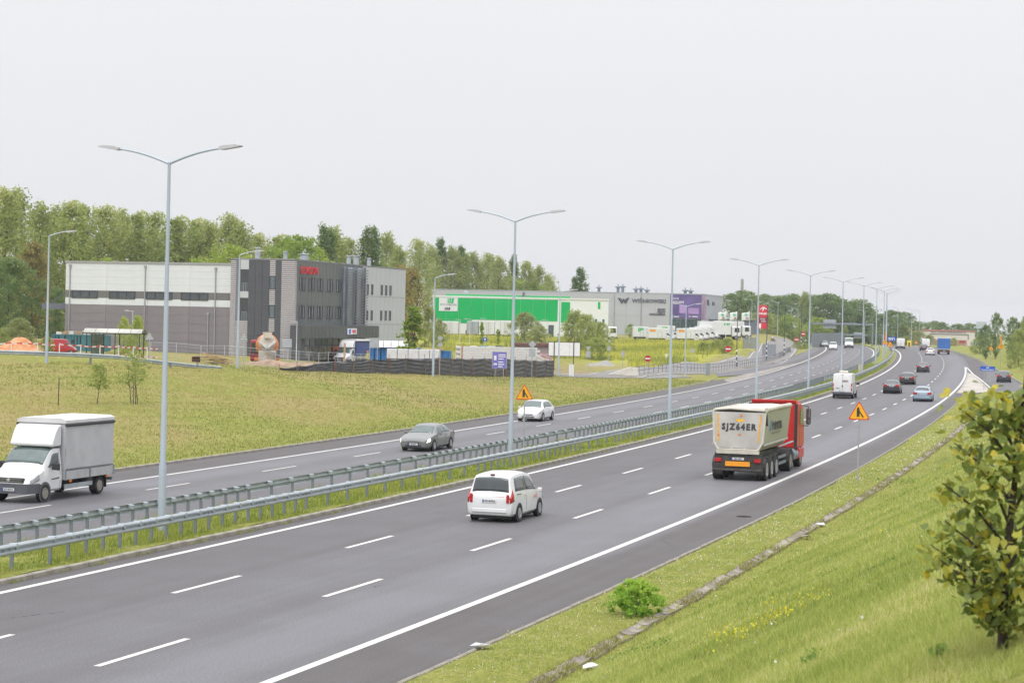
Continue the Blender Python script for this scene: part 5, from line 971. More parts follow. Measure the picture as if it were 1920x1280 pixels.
# -- grey saloon-like hatchback and white hatchback coming towards the viewer
p, h = put(777, 846, 2.2, False); car('hatchback', 'grey five-door hatchback with lit headlamps, driving towards the viewer on the left carriageway', 'car', SEDAN, CGREY, p, h, (-1.38, 1.36), .31, (-1.55, .88, -1.0, .36), (.45, 1.13), (-1.72, -1.15), lights_lit=True, plate_txt='SK 8071', glass=CGLG)
p, h = put(991, 790, 2.1, False); car('hatchback', 'white hatchback behind the orange warning sign, driving towards the viewer', 'car', HATCH, CWHITE, p, h, (-1.28, 1.3), .31, lights_lit=False, plate_txt='SB 4410', glass=CGLG)
# -- dark cars going away
p, h = put(1672, 738, 2.2); car('saloon_car', 'black saloon in the middle lane, nearest of the three dark cars', 'car', SEDAN, CBLACK, p, h, (-1.4, 1.38), .32, (-1.55, .88, -1.0, .36), (.45, 1.13), (-1.72, -1.15), (.68, 1), plate_txt='SK 7F31', group='dark cars driving away')
p, h = put(1701, 721, 2.2); car('estate_car', 'black estate car ahead of the nearest black saloon', 'car', ESTATE, CBLACK, p, h, (-1.4, 1.38), .32, (-1.9, .85, -1.75, .34), (.4, 1.1), (-2.2, -1.85), (.62, 1), plate_txt='SG 90M4', group='dark cars driving away')
p, h = put(1731, 698, 2.2); car('saloon_car', 'dark blue saloon with pale roof, farthest of the three dark cars', 'car', SEDAN, CNAVY, p, h, (-1.4, 1.38), .32, (-1.55, .88, -1.0, .36), (.45, 1.13), (-1.72, -1.15), (.68, 1), group='dark cars driving away')
p, h = put(1730, 753, 2.1); car('estate_car', 'pale blue estate car in the right-hand lane', 'car', [(a[0] * .95,) + a[1:] for a in ESTATE], CBLUE, p, h, (-1.3, 1.3), .31, (-1.8, .8, -1.65, .32), (.38, 1.05), (-2.09, -1.76), (.6, 1), plate_txt='SH 37C8')
p, h = put(1883, 717, 2.1); car('hatchback', 'dark hatchback on the slip road at the right', 'car', HATCH, CNAVY, p, h, (-1.28, 1.3), .31, plate_txt='SK 22')
p, h = put(1745, 666, 2.0); car('hatchback', 'small white car in the distance, left of the blue lorry', 'car', HATCH, CWHITE, p, h, (-1.28, 1.3), .31)
p, h = put(1563, 656, 2.0, False); car('hatchback', 'white car far off on the left carriageway, nearest of three', 'car', MPV, CWHITE, p, h, (-1.25, 1.24), .32, (-1.62, .98, -1.45, .42), (.5, 1.18), (-1.995, -1.79), group='far oncoming cars')
p, h = put(1547, 650, 2.0, False); car('saloon_car', 'silver car far off on the left carriageway, beside the grey noise wall', 'car', SEDAN, CSILV, p, h, (-1.38, 1.36), .31, (-1.55, .88, -1.0, .36), (.45, 1.13), (-1.72, -1.15), group='far oncoming cars')
# -- panel vans
def panel_van(name, label, px, py, roofbox=False, scale=1.0, group=None, away=True, loc=None, rz=None, tailz=True):
    if loc is None: loc, rz = put(px, py, 2.7 * scale, away)
    t = thing(name, label, 'van', loc, rz, group); b = Body(VAN); b.shell('body', CWHITE, t); t.scale = (scale,) * 3
    for y in (-1.55, 1.75):
        arch(t, b, y, .35)
        for sd in (1, -1): wheel(t, sd * (max(b.sec(y)[:5, 0]) + .012), y, .35, .22, RIMD)
    b.cross('windscreen', CGLG, t, 1.0, 1.7, 5.2, 5.05); b.patch('side_window', CGL, t, .75, 1.55, 4.1, 4.62, y1b=1.2); b.patch('head_lamp', LAMPW, t, 2.2, 2.6, 3.3, 4.1, .014, n=5)
    for sd in (1, -1): m = MB(); m.cbox(-.06, .06, -.03, .03, -.38, .38, .02); l = m.build('tail_lamp', LAMPR, t, None, (sd * .9, -2.69, 1.12)); m = MB(); m.cbox(-.055, .055, -.035, .02, -.12, .1, .015); m.build('reversing_lamp', LAMPW, l)
    m = MB(); m.cbox(-.95, .95, -2.78, -2.6, .42, .66, .04); m.build('rear_bumper', GREYPL, t); m = MB(); m.cbox(-.9, .9, 2.45, 2.76, .4, .72, .05); m.build('front_bumper', GREYPL, t); m = MB(); m.bbox(-.55, .55, 2.62, 2.72, .78, .88); m.build('grille', BLK, t)
    m = MB(); m.bbox(-.006, .006, -2.72, -2.69, .68, 2.3); m.build('door_gap', BLK, t); m = MB(); m.bbox(-.62, -.3, -2.73, -2.69, .98, 1.03); m.build('plate_light_bar', BLK, t); m = MB(); m.cbox(-.05, .05, -2.74, -2.69, 1.15, 1.32, .015); m.build('door_lock', BLK, t)
    mirrors(t, b, 1.35, 1.35, BLK, 1.7); plate(t, -2.74, .78, None, -1); m = MB(); m.bbox(-.8, .8, -2.4, 2.3, .2, .5); m.build('underbody', BLK, t); m = MB(); m.cbox(-.12, .12, -2.72, -2.66, 2.3, 2.36, .02); m.build('brake_lamp', LAMPR, t)
    if roofbox: m = MB(); m.cbox(-.42, .42, -1.9, -1.3, 2.5, 2.72, .05); m.build('roof_box', M('cream roof unit', (.6, .57, .48), .5), t)
    return t, b
t, b = panel_van('panel_van', 'white panel van with grey bumper and a roof unit, in the left lane', 1580, 747, True); text('rear_lettering', 'CZAK', .22, M('red black print', (.2, .05, .06), .5), t, (.25, -2.72, 1.72), ext=.004, bold=.01)
panel_van('panel_van', 'far white van with a dark car close behind it, near the vanishing road', 1737, 655); p, h = put(1734, 657.5, 2.0); car('hatchback', 'dark car driving close behind the far white van', 'car', HATCH, CNAVY, p, h, (-1.28, 1.3), .31)
panel_van('panel_van', 'farthest white van at the crest of the road', 1690, 654); panel_van('panel_van', 'far oncoming white van at the crest, rightmost of the oncoming vehicles', 1593, 653, away=False)
# -- van-cab box lorry
def cab_body(t, col=CWHITE):
    st = [(.5, .97, .42, 1.3, .84, 2.16)] + [(y, w, zb, zl, wr, min(zr, 2.2)) for y, w, zb, zl, wr, zr in VAN if y > .5]; st = [(y, w, zb, zl, wr, zr * .93 if zr > 2 else zr) for y, w, zb, zl, wr, zr in st]
    b = Body(st); b.shell('cab', col, t); arch(t, b, 1.75, .36, GREYPL)
    for sd in (1, -1): wheel(t, sd * (max(b.sec(1.75)[:5, 0]) + .012), 1.75, .35, .22, RIMD)
    b.cross('windscreen', CGLG, t, 1.02, 1.72, 5.15, 5.02); b.patch('side_window', CGL, t, .72, 1.5, 4.12, 4.75, y1b=1.12); b.patch('head_lamp', LAMPW, t, 2.12, 2.58, 3.35, 4.15, .014, n=5)
    m = MB(); m.prism([(-.97, 2.0), (-.97, 2.45), (-.8, 2.72), (.8, 2.72), (.97, 2.45), (.97, 2.0), (.8, 2.3), (-.8, 2.3)], 'z', .36, .74); m.build('front_bumper', GREYPL, t, 30); m = MB(); m.cbox(-.62, .62, 2.56, 2.735, .78, .96, .02); gr = m.build('grille', BLK, t); m = MB(); m.lathe([(.075, 0), (.07, .02), (.001, .025)], 16, 'y', (0, 2.735, .87)); m.build('badge', CHROME, gr)
    for z in (.83, .91): m = MB(); m.bbox(-.6, .6, 2.735, 2.745, z - .008, z + .008); m.build('grille_bar', CHROME, gr)
    plate(t, 2.74, .52, 'SG 40315', 1); mirrors(t, b, 1.3, 1.32, BLK, 1.9); b.patch('door_gap', BLK, t, .66, .675, 2.0, 4.85, .004, n=1); b.patch('door_handle', BLK, t, .72, .86, 3.65, 3.8, .02, n=1); b.patch('rub_strip', GREYPL, t, .75, 1.3, 3.0, 3.1, .012, n=2)
    m = MB()
    for x in (-.5, .25): m.tube([(x, 1.72, 1.46), (x + .45, 1.45, 1.72)], .012, 5)
    m.build('wiper', BLK, t); return b
def box_lorry(name, label, loc, rz, tarp, length=3.6, spoiler=True, gcol=None, skirt=True, height=2.1):
    t = thing(name, label, 'lorry', loc, rz); b = cab_body(t); y1, y0 = .42, .42 - length; zf0 = .88; zt_ = zf0 + height; hw = 1.06
    m = MB(); m.bbox(-.45, -.3, y0 - .1, .8, .45, .66); m.bbox(.3, .45, y0 - .1, .8, .45, .66); m.bbox(-.9, .9, y0 + .2, y0 + .35, .5, .68); m.build('chassis', BLK, t)
    ya_ = y0 + .95
    for sd in (1, -1): wheel(t, sd * 1.0, ya_, .35, .3, RIMD); m = MB(); m.bbox(sd * .72, sd * 1.02, ya_ - .52, ya_ - .48, .25, .8); m.build('mudflap', BLK, t)
    m = MB(); m.bbox(-hw - .02, hw + .02, y0 - .03, y1 + .02, zf0 - .12, zf0 + .22); dk = m.build('dropside', M('aluminium dropside', (.48, .49, .50), .45, .3, var=.1), t)
    for sd in (1, -1):
        for yy in (y1, (y0 + y1) / 2, y0): m = MB(); m.bbox(sd * (hw + .02), sd * (hw + .045), yy - .04, yy + .04, zf0 - .14, zf0 + .26); m.build('side_post', ZINC2, dk)
        for yy in (y1 - .4, y0 + .5): m = MB(); m.bbox(sd * (hw + .0), sd * (hw + .03), yy - .08, yy + .08, zf0 - .22, zf0 - .14); m.build('side_marker', AMB, t)
    # tarpaulin with slack between the hoops
    mb = MB(); ny, nz = 16, 8; vs = []
    for sd in (1, -1):
        for i in range(ny + 1):
            for j in range(nz + 1): yv = y0 + (y1 - y0) * i / ny; zv = zf0 + .24 + (zt_ - zf0 - .24) * j / nz; vs.append((sd * (hw + .012 * math.sin(i * 1.9 + j) * math.sin(math.pi * j / nz) + .008 * math.sin(j * 2.7 + i * .4)), yv, zv))
    k = (ny + 1) * (nz + 1); fs = [(o + i * (nz + 1) + j, o + (i + 1) * (nz + 1) + j, o + (i + 1) * (nz + 1) + j + 1, o + i * (nz + 1) + j + 1) for o in (0, k) for i in range(ny) for j in range(nz)]; mb.add(vs, fs)
    mb.bbox(-hw + .005, hw - .005, y0 + .01, y1 - .01, zf0 + .24, zt_ - .01); box = mb.build('tarpaulin', tarp, t, 40)
    rm = M('pale roof sheet', (.60, .60, .61), .6, var=.08, scale=1.2); m = MB(); m.prism([(-hw - .02, zt_ - .1), (hw + .02, zt_ - .1), (hw + .02, zt_ + .02), (hw - .2, zt_ + .09), (-hw + .2, zt_ + .09), (-hw - .02, zt_ + .02)], 'y', y0 - .03, y1 + .03); m.build('roof_sheet', rm, t)
    for sd in (1, -1): m = MB(); m.tube([(sd * (hw + .02), y0, zt_ - .17), (sd * (hw + .02), y1, zt_ - .17)], .06, 8); m.build('side_roller', BLK, t)
    m = MB()
    for i in range(22): yy = y0 + .12 + (y1 - y0 - .24) * i / 21; m.bbox(hw + .012, hw + .03, yy - .03, yy + .03, zf0 + .25, zf0 + .30); m.bbox(-hw - .03, -hw - .012, yy - .03, yy + .03, zf0 + .25, zf0 + .30)
    tag(m.build('tarpaulin_buckles', BLK, t), kind='stuff')
    if spoiler:
        m = MB(); m.prism([(.5, 2.08), (1.15, 2.06), (1.2, 2.16), (.95, 2.62), (.75, 2.86), (.5, 2.9)], 'x', -.93, .93); sp = m.build('roof_spoiler', CWHITE, t, 50); bv = sp.modifiers.new('rounding', 'BEVEL'); bv.width = .12; bv.segments = 4; bv.limit_method = 'ANGLE'
    if skirt: 
        for sd in (1, -1): m = MB(); m.bbox(sd * .98, sd * 1.02, ya_ + .6, .35, .42, .58); m.build('side_guard', ZINC, t); m = MB(); m.cbox(min(sd * .6, sd * .98), max(sd * .6, sd * .98), ya_ + .5, ya_ + .95, .38, .74, .03); m.build('tool_box', BLK, t)
    m = MB(); m.bbox(-1.0, 1.0, y0 - .1, y0 - .02, .5, .62); m.build('rear_bumper', ZINC2, t)
    for sd in (1, -1): m = MB(); m.bbox(sd * .6, sd * .95, y0 - .13, y0 - .1, .51, .61); m.build('tail_lamp', LAMPR, t)
    return t
X, Y = G(80, 943); s1, r1 = SRc(X, Y); X, Y = G(177, 930); s2, r2 = SRc(X, Y); p = RP(float(s1) + 2.15, -12.95); box_lorry('box_lorry', 'white van-cab lorry with grey tarpaulin body, leftmost on the left carriageway', p, heading(float(s1)) + math.pi, M('grey tarpaulin', (.46, .46, .48), .5, var=.12, scale=1.3, bump=.2, bscale=3), 3.75, True, height=2.16)
p = DOWN(659, 243); box_lorry('box_lorry', 'small parked lorry with white cab and blue tarpaulin body, behind the black fence', p + Vector((0, 0, -.1)), R(180 - 24), M('blue tarpaulin', (.05, .085, .24), .55, var=.1, scale=1.5), 3.7, True, skirt=False)
# -- distant lorry with blue tarpaulin
p, h = put(1771, 664.5, 3.2); t = thing('tarpaulin_lorry', 'far lorry with a bright blue tarpaulin body, driving away', 'lorry', p, h)
m = MB(); m.cbox(-1.25, 1.25, -3.2, 1.2, 1.15, 3.3, .05); m.build('tarpaulin', M('bright blue tarpaulin', (.03, .13, .42), .5, var=.12, scale=.8), t); m = MB(); m.bbox(-1.27, 1.27, -3.24, 1.22, .95, 1.17); m.build('dropside', ZINC, t); m = MB(); m.bbox(-1.1, 1.1, -3.1, 3, .45, .94); m.build('chassis', BLK, t); m = MB(); m.cbox(-1.1, 1.1, 1.4, 3.2, .5, 2.5, .2); m.build('cab', CWHITE, t)
for sd in (1, -1):
    wheel(t, sd * 1.15, -2.0, .42, .3, RIMD); wheel(t, sd * 1.15, 2.3, .42, .3, RIMD); m = MB(); m.bbox(sd * .7, sd * 1.15, -3.27, -3.2, .62, .78); m.build('tail_lamp', LAMPR, t)
plate(t, -3.26, .7)
# -- articulated tipper
X, Y = G(1391, 899.5); s_, r_ = SRc(X, Y); s_ = float(s_); p = RP(s_ - .5 + 6, 9.75); t = thing('tipper_lorry', 'red tractor unit pulling a pale grey tipper trailer, in the right-hand lane', 'lorry', p, heading(s_ + 6))
TIP = M('dirty pale grey steel', (.42, .405, .385), .6, var=.16, scale=1.1, bump=.1, bscale=5, detail=8); TIPS = M('olive grey steel', (.36, .365, .28), .55, var=.07, scale=.8); CREAM = M('cream tarpaulin', (.55, .52, .45), .7, var=.12, scale=2); DIRT = M('dirty black steel', (.035, .033, .033), .75, var=.35, scale=3, col2=(.075, .07, .065))
y0 = -6.0; y1 = .95; zb, zt_ = 1.40, 3.22                       # trailer body, rear at y0
def tsec(x): return [(-.95, zb), (.95, zb), (1.16, zb + .36), (1.27, zt_), (-1.27, zt_), (-1.16, zb + .36)]
m = MB(); vs = []
for yy, sl in ((y0 + .05, 0), (y1, 0)): vs += [(x, yy + (.22 if z > zb + 1 and yy < 0 else 0) + (.25 if z > zb + 1 and yy > 0 else 0), z) for x, z in tsec(0)]
m.add(vs, [(i, (i + 1) % 6, 6 + (i + 1) % 6, 6 + i) for i in range(6) if i != 3] + [(6, 7, 8, 9, 10, 11)]); bd = m.build('tipper_body', TIPS, t); bd.modifiers.new('thickness', 'SOLIDIFY').thickness = .05
# tail gate with frame
gate = [(-.93, zb + .06), (.93, zb + .06), (1.11, zb + .38), (1.2, zt_ - .03), (-1.2, zt_ - .03), (-1.11, zb + .38)]
def gy(z): return y0 + .22 * max(0, min(1, (z - zb) / (zt_ - zb)))
m = MB(); m.add([(x, gy(z) - .05, z) for x, z in gate] + [(x, gy(z) + .03, z) for x, z in gate], [tuple(range(6)), tuple(range(11, 5, -1))] + [(i, (i + 1) % 6, 6 + (i + 1) % 6, 6 + i) for i in range(6)]); tg = m.build('tail_gate', TIP, t)
m = MB(); ring = gate + [gate[0]]
for (xa, za), (xb, zb2) in zip(ring[:-1], ring[1:]):
    if za > zt_ - .1 and zb2 > zt_ - .1: continue
    m.tube([(xa * 1.03, gy(za) - .04, za), (xb * 1.03, gy(zb2) - .04, zb2)], .055, 6)
m.build('gate_frame', CREAM, tg)
m = MB(); m.bbox(-1.0, 1.0, y0 - .12, y0 + .12, zb - .14, zb + .02); m.build('gate_sill', CREAM, t)
for xx in (-.62, 0, .62): m = MB(); m.bbox(xx - .28, xx + .28, y0 - .065, y0 - .03, zb + .085, zb + .12); m.build('gate_slot', DIRT, tg)
for sd in (1, -1): m = MB(); m.box((sd * .98, gy(2.5) - .062, 2.45), (.075, .012, 1.3), Matrix.Rotation(R(-6.3), 3, 'X') @ Matrix.Rotation(sd * R(4), 3, 'Y')); m.build('reflective_strip', M('amber strip', (.70, .36, .04), .4, var=.15, scale=8), tg)
lt = text('lettering', 'SJZ64ER', .40, M('stencilled lettering', (.04, .04, .045), .6, var=.2, scale=9), tg, (0, gy(2.5) - .058, 2.5), (R(84), 0, 0), .004, bold=.024, spacing=1.35, fit=1.66)
m = MB(); m.lathe([(.2, 0), (.2, .008), (.001, .008)], 18, 'y', (0, 0, 0)); o = m.build('badge', M('yellow badge', (.75, .42, .03), .4, var=.3, scale=10), tg, None, (.05, gy(2.82) - .055, 2.82)); o.scale = (1, 1, .38); o.rotation_euler = (R(-6), 0, 0)
for xx, zz in ((.1, 3.03), (.05, 2.15), (-.95, 2.1)): m = MB(); m.box((xx, gy(zz) - .06, zz), (.11, .012, .08)); m.build('marker_plate', AMB, tg)
# load cover: rolled sheet along the right, tarpaulin across
m = MB(); nx, nyy = 8, 10; vs = []
for i in range(nyy + 1):
    for j in range(nx + 1): yy = y0 + .9 + (y1 - y0 - .8) * i / nyy; xx = -1.25 + 2.5 * j / nx; vs.append((xx, yy, zt_ + .05 + .10 * math.sin(math.pi * j / nx) + .02 * math.sin(i * 2.1 + j)))
m.add(vs, [(i * (nx + 1) + j, (i + 1) * (nx + 1) + j, (i + 1) * (nx + 1) + j + 1, i * (nx + 1) + j + 1) for i in range(nyy) for j in range(nx)]); m.build('load_sheet', CREAM, t, 60)
m = MB(); m.tube([(1.24, y0 + .35, zt_ + .1), (1.26, -2, zt_ + .13), (1.24, y1 + .2, zt_ + .1)], .11, 10); m.build('sheet_roll', CREAM, t, 50); m = MB(); m.tube([(-1.24, y0 + .3, zt_ + .05), (-1.24, y1, zt_ + .05)], .06, 8); m.tube([(-1.2, y0 + .35, zt_ + .06), (-.5, y0 + .5, zt_ + .12), (1.2, y0 + .3, zt_ + .06)], .05, 8); m.build('top_rail', CREAM, t)
for k in range(3): m = MB(); m.box((1.265, y0 + .28 + k * .07, zt_ - .3 - k * .05), (.08, .05, .5), Matrix.Rotation(R(20), 3, 'X')); m.build('gate_arm', DIRT, t)
for sd in (1, -1):
    o = text('lettering', 'Polwena', .8, BLACKT, t, (sd * 1.245, y0 + 3.35, 2.55), (R(90) - 0, 0, R(90) * sd), .004, bold=.012, fit=2.7); o.rotation_euler = (R(86), 0, R(90) * sd)
    m = MB(); m.prism([(0, 0), (.14, 0), (.2, .5), (.06, .5)], 'x', -.006, .006); m.prism([(.17, 0), (.27, 0), (.34, .5), (.24, .5)], 'x', -.006, .006); m.build('emblem', M('cyan emblem', (.05, .25, .5), .5), t, None, (sd * 1.235, y0 + 3.35 - sd * 1.85, 2.3))
    m = MB(); m.bbox(-.006, .006, -1.1, 1.1, 0, .07); m.build('small_print', M('grey small print', (.16, .165, .14), .6), t, None, (sd * 1.22, y0 + 3.3, 2.12)); m = MB(); m.box((sd * 1.21, y0 + 3.4, zb + .3), (.06, 6.6, .09)); m.build('body_rib', M('pale rib', (.5, .49, .45), .6), t)
# chassis, axles, wheels
m = MB(); m.bbox(-.75, -.45, y0 + .1, y1 - .2, .85, 1.25); m.bbox(.45, .75, y0 + .1, y1 - .2, .85, 1.25); m.bbox(-1.1, 1.1, y0 - .02, y0 + .18, .55, 1.28); m.bbox(-.95, .95, y0 + .05, y0 + 1.2, 1.0, 1.36); m.build('trailer_chassis', DIRT, t)
m = MB(); m.tube([(-1.15, y0 - .12, .5), (1.15, y0 - .12, .5)], .06, 8); m.build('under_run_bar', DIRT, t); m = MB(); m.bbox(-.58, .58, y0 - .10, y0 - .06, .68, .9); m.build('reflective_board', M('orange board', (.85, .33, .02), .4, var=.06), t); plate(t, y0 - .06, 1.03, 'SJZ 64ER', -1, .6); text('chassis_print', 'MEILLER KIPPER', .14, M('faint grey print', (.10, .10, .10), .7), t, (0, y0 - .035, 1.22), ext=.004, bold=.004)
for sd in (1, -1):
    m = MB(); m.cbox(sd * .93 - .16, sd * .93 + .16, y0 - .09, y0, .86, 1.04, .02); m.build('tail_lamp', LAMPR, t); m = MB(); m.bbox(min(sd * .72, sd * 1.2), max(sd * .72, sd * 1.2), y0 + .02, y0 + .06, .3, .86); m.build('mudguard_flap', DIRT, t)
    for k in range(3):
        yy = y0 + .75 + k * 1.31; wheel(t, sd * 1.25, yy, .52, .42, RIM, spokes=8); m = MB()
        pr = [(math.cos(a) * .62, math.sin(a) * .62) for a in np.linspace(R(10), R(170), 9)] + [(math.cos(a) * .57, math.sin(a) * .57) for a in np.linspace(R(170), R(10), 9)]; m.prism([(yy + a, .52 + c) for a, c in pr], 'x', sd * .85, sd * 1.26); m.build('mudguard', DIRT, t)
    wheel(t, sd * 1.25, 1.55, .52, .55, RIMD, spokes=8); wheel(t, sd * 1.2, 5.0, .52, .34, RIMD, spokes=8)
    m = MB(); pr = [(math.cos(a) * .64, math.sin(a) * .64) for a in np.linspace(0, R(180), 10)] + [(math.cos(a) * .6, math.sin(a) * .6) for a in np.linspace(R(180), 0, 10)]; m.prism([(1.55 + a, .52 + c) for a, c in pr], 'x', sd * .7, sd * 1.26); m.build('mudguard', DIRT, t)
    m = MB(); m.tube([(sd * 1.0, 2.5, .72), (sd * 1.0, 3.9, .72)], .3, 14); m.build('fuel_tank', ZINC2, t, 40); m = MB(); m.bbox(sd * 1.1, sd * 1.18, y0 + 4.0, .6, .5, .62); m.bbox(sd * 1.1, sd * 1.18, y0 + 4.0, .6, .8, .92); m.build('side_guard', ZINC2, t)
m = MB(); m.bbox(-.5, .5, .6, 5.6, .6, .95); m.bbox(-.4, .4, -.1, 1.0, 1.0, 1.35); m.build('tractor_chassis', DIRT, t); m = MB(); m.tube([(1.12, y0 + 4.6, 1.38), (1.15, 2.7, 1.42)], .05, 6); m.build('air_pipe', ZINC, t)
# cab
m = MB(); m.prism([(3.6, 1.0), (5.95, 1.0), (6.02, 1.5), (5.9, 2.25), (5.55, 3.1), (4.8, 3.32), (3.6, 3.32)], 'x', -1.22, 1.22); cb = m.build('cab', CRED, t, 40); bv = cb.modifiers.new('rounding', 'BEVEL'); bv.width = .1; bv.segments = 3; bv.limit_method = 'ANGLE'
m = MB(); m.prism([(3.55, 3.3), (5.2, 3.28), (4.9, 3.36), (3.6, 3.48), (3.5, 3.48)], 'x', -1.15, 1.15); df = m.build('roof_deflector', CRED, t); bv = df.modifiers.new('rounding', 'BEVEL'); bv.width = .06; bv.segments = 2
m = MB(); m.cbox(-1.23, 1.23, 4.35, 5.98, .42, 1.02, .08); m.build('front_bumper', CRED, t); m = MB(); m.bbox(-1.1, 1.1, 5.62, 5.86, 2.3, 3.0); m.build('windscreen', CGL, t)
for sd in (1, -1):
    m = MB(); m.prism([(4.55, 2.2), (5.62, 2.2), (5.38, 2.95), (4.55, 3.0)], 'x', sd * 1.215, sd * 1.235); m.build('side_window', CGLG, t); m = MB(); m.bbox(sd * 1.225, sd * 1.23, 4.4, 4.42, 1.1, 3.3); m.build('door_gap', BLK, t)
    m = MB(); m.cbox(-.12, .12, -.1, .1, -.42, .4, .04); mr = m.build('wing_mirror', BLK, t, None, (sd * 1.52, 5.35, 2.6)); m = MB(); m.bbox(-.1, .1, -.112, -.1, -.1, .36); m.bbox(-.1, .1, -.112, -.1, -.36, -.14); m.build('mirror_glass', MIRG, mr); m = MB(); m.tube([(sd * 1.2, 5.4, 3.15), (sd * 1.5, 5.38, 3.1), (sd * 1.52, 5.36, 2.9)], .025, 6); m.tube([(sd * 1.2, 5.4, 2.1), (sd * 1.5, 5.38, 2.1), (sd * 1.52, 5.36, 2.3)], .025, 6); m.build('mirror_arm', BLK, mr, None, (-sd * 1.52, -5.35, -2.6))
    m = MB(); m.tube([(sd * 1.18, 3.45, .9), (sd * 1.18, 3.45, 3.3)], .08, 8); m.build('exhaust_stack', BLK, t)
# ================================================================== BUILDING YARD AND PARKED VEHICLES
WOOD = M('raw timber', (.42, .27, .15), .8, var=.25, scale=3); WOODG = M('weathered timber', (.25, .19, .13), .9, var=.3, scale=3); FAB = M('black fence fabric', (.07, .072, .082), .42, var=.35, scale=1.5); BLOCKW = M('white aerated block', (.60, .60, .58), .85, var=.06, scale=2); WRAP = M('white film wrap', (.60, .61, .62), .35, var=.08, scale=2, bump=.3, bscale=5)
# ---- black silt fence
fl = [(528, 166, .2), (560, 168, .45), (620, 172, .8), (690, 177, 1.2), (760, 182, 1.4), (815, 186, 1.55), (870, 192, 1.75), (930, 199, 1.75), (985, 206, 1.8), (1041, 213, 1.75)]
P_ = [DOWN(a, b) for a, b, _ in fl]; D_ = np.concatenate([[0], np.cumsum([(b - a).length for a, b in zip(P_[:-1], P_[1:])])]); t = thing('silt_fence', 'low black fabric fence on leaning posts round the building yard', 'fence', P_[0])
def fpt(d): x, y = [float(np.interp(d, D_, [p[k] for p in P_])) for k in (0, 1)]; return Vector((x, y, TZ(x, y))) - t.location, float(np.interp(d, D_, [f[2] for f in fl]))
d = 0.0; k = 0
while d < D_[-1] - .4:
    d2 = min(d + random.uniform(2.2, 3.1), D_[-1]); n = 12; nz = 14; m = MB(); vs = []; sag = random.uniform(.0, .1)
    for i in range(n + 1):
        p, h = fpt(d + (d2 - d) * i / n); q = math.sin(math.pi * i / n)
        for j in range(nz + 1): zz = h * j / nz; vs.append(p + Vector((0, -.05 - .16 * (.25 + q) * math.sin(j * 1.9 + (i - 5) * .22 * (1 if k % 2 else -1) + k * 1.3) * (j / nz * .6 + .3), zz - sag * q * (j / nz) + .03 * q * math.sin(j * 1.7 + k))))
    m.add(vs, [(i * (nz + 1) + j, (i + 1) * (nz + 1) + j, (i + 1) * (nz + 1) + j + 1, i * (nz + 1) + j + 1) for i in range(n) for j in range(nz)]); o = m.build('fabric', FAB, t, 70); o.modifiers.new('thickness', 'SOLIDIFY').thickness = .01
    p, h = fpt(d); m = MB(); ln = random.uniform(-.12, .12); m.tube([p + Vector((0, -.1, -.2)), p + Vector((ln, -.12, h + random.uniform(.15, .45)))], .032, 6); m.build('post', WOODG if k % 3 else M('red brown stake', (.30, .12, .07), .8, var=.2), t); d = d2; k += 1
# ---- wrapped pallets of blocks
pal = MB(); pal.cbox(-.52, .52, -.5, .5, .14, 1.12, .03); wrap_me = pal.mesh('wrapped_load'); wrap_me.materials.append(WRAP); pb = MB()
for y in (-.4, 0, .4): pb.bbox(-.52, .52, y - .06, y + .06, 0, .1)
for x in np.linspace(-.46, .46, 5): pb.bbox(x - .05, x + .05, -.5, .5, .1, .14)
pal_me = pb.mesh('pallet'); pal_me.materials.append(WOODG)
for lv in range(2):
    for i in range(5): p = DOWN(737.5 + i * 20.2, 206); q = thing('block_pallet', '%s white film-wrapped pallet of blocks behind the black fence, %s from the left' % (('lower', 'upper')[lv], nth5[i]) if False else '%s white wrapped pallet of blocks behind the black fence, %s from the left' % (('lower', 'upper')[lv], ('first', 'second', 'third', 'fourth', 'fifth')[i]), 'pallet', Vector((p.x, 206, DOWN(780, 206).z - .1 + lv * 1.13)), random.uniform(-.03, .03), 'wrapped pallets'); obj('wrapped_load', wrap_me, None, q); obj('pallet', pal_me, None, q)
# ---- walls of white blocks going up
p = DOWN(859, 212); zw = 2.75; Lw = 151 * 212 / F_PX; t = thing('block_wall', 'white block wall of a house under construction behind the black fence', 'wall', p, R(2)); bm_ = MB(); bm_.cbox(.006, .594, -.12, .12, .005, .244, .012); bme = bm_.mesh('block'); bme.materials.append(BLOCKW)
for j in range(11):
    for i in range(int(Lw / .6)): obj('block', bme, None, t, (i * .6 + (.3 if j % 2 else 0), random.uniform(-.006, .006), j * .25 - .05))
m = MB(); m.bbox(0, Lw, .1, .13, -.3, 2.65); m.build('wall_core', BLOCKW, t)
for j in range(11):
    for i in range(4): o = obj('block', bme, None, t, (0, i * .6 + (.15 if j % 2 else .0), j * .25 - .05)); o.rotation_euler = (0, 0, R(90))
for px, y0, y1, lab in ((868, 652, 690, 'upright raw plank leaning before the left end of the white block wall'), (961, 640, 690, 'tall upright raw plank before the right part of the white block wall'), (648, 657, 688, 'upright orange plank in front of the parked blue lorry')):
    q = DOWN(px, 208 if px > 700 else 226); sc = q.y / F_PX; m = MB(); m.box((0, 0, (y1 - y0) * sc / 2 + .3), (.2, .06, (y1 - y0) * sc + .9), Matrix.Rotation(R(1.5), 3, 'Y')); tag(m.build('plank', WOOD, None, None, q), lab, 'plank')
for i in range(6): q = DOWN(992 + i * 7, 219); m = MB(); m.cbox(-.22, .22, -.3, .3, 0, 2.3 - .12 * i, .03); tag(m.build('concrete_form', M('pale form panel', (.48, .46, .43), .8, var=.15), None, None, q, R(10)), 'upright pale form panel right of the white block wall, %s from the left' % ('first', 'second', 'third', 'fourth', 'fifth', 'sixth')[i], 'panel', 'form panels')
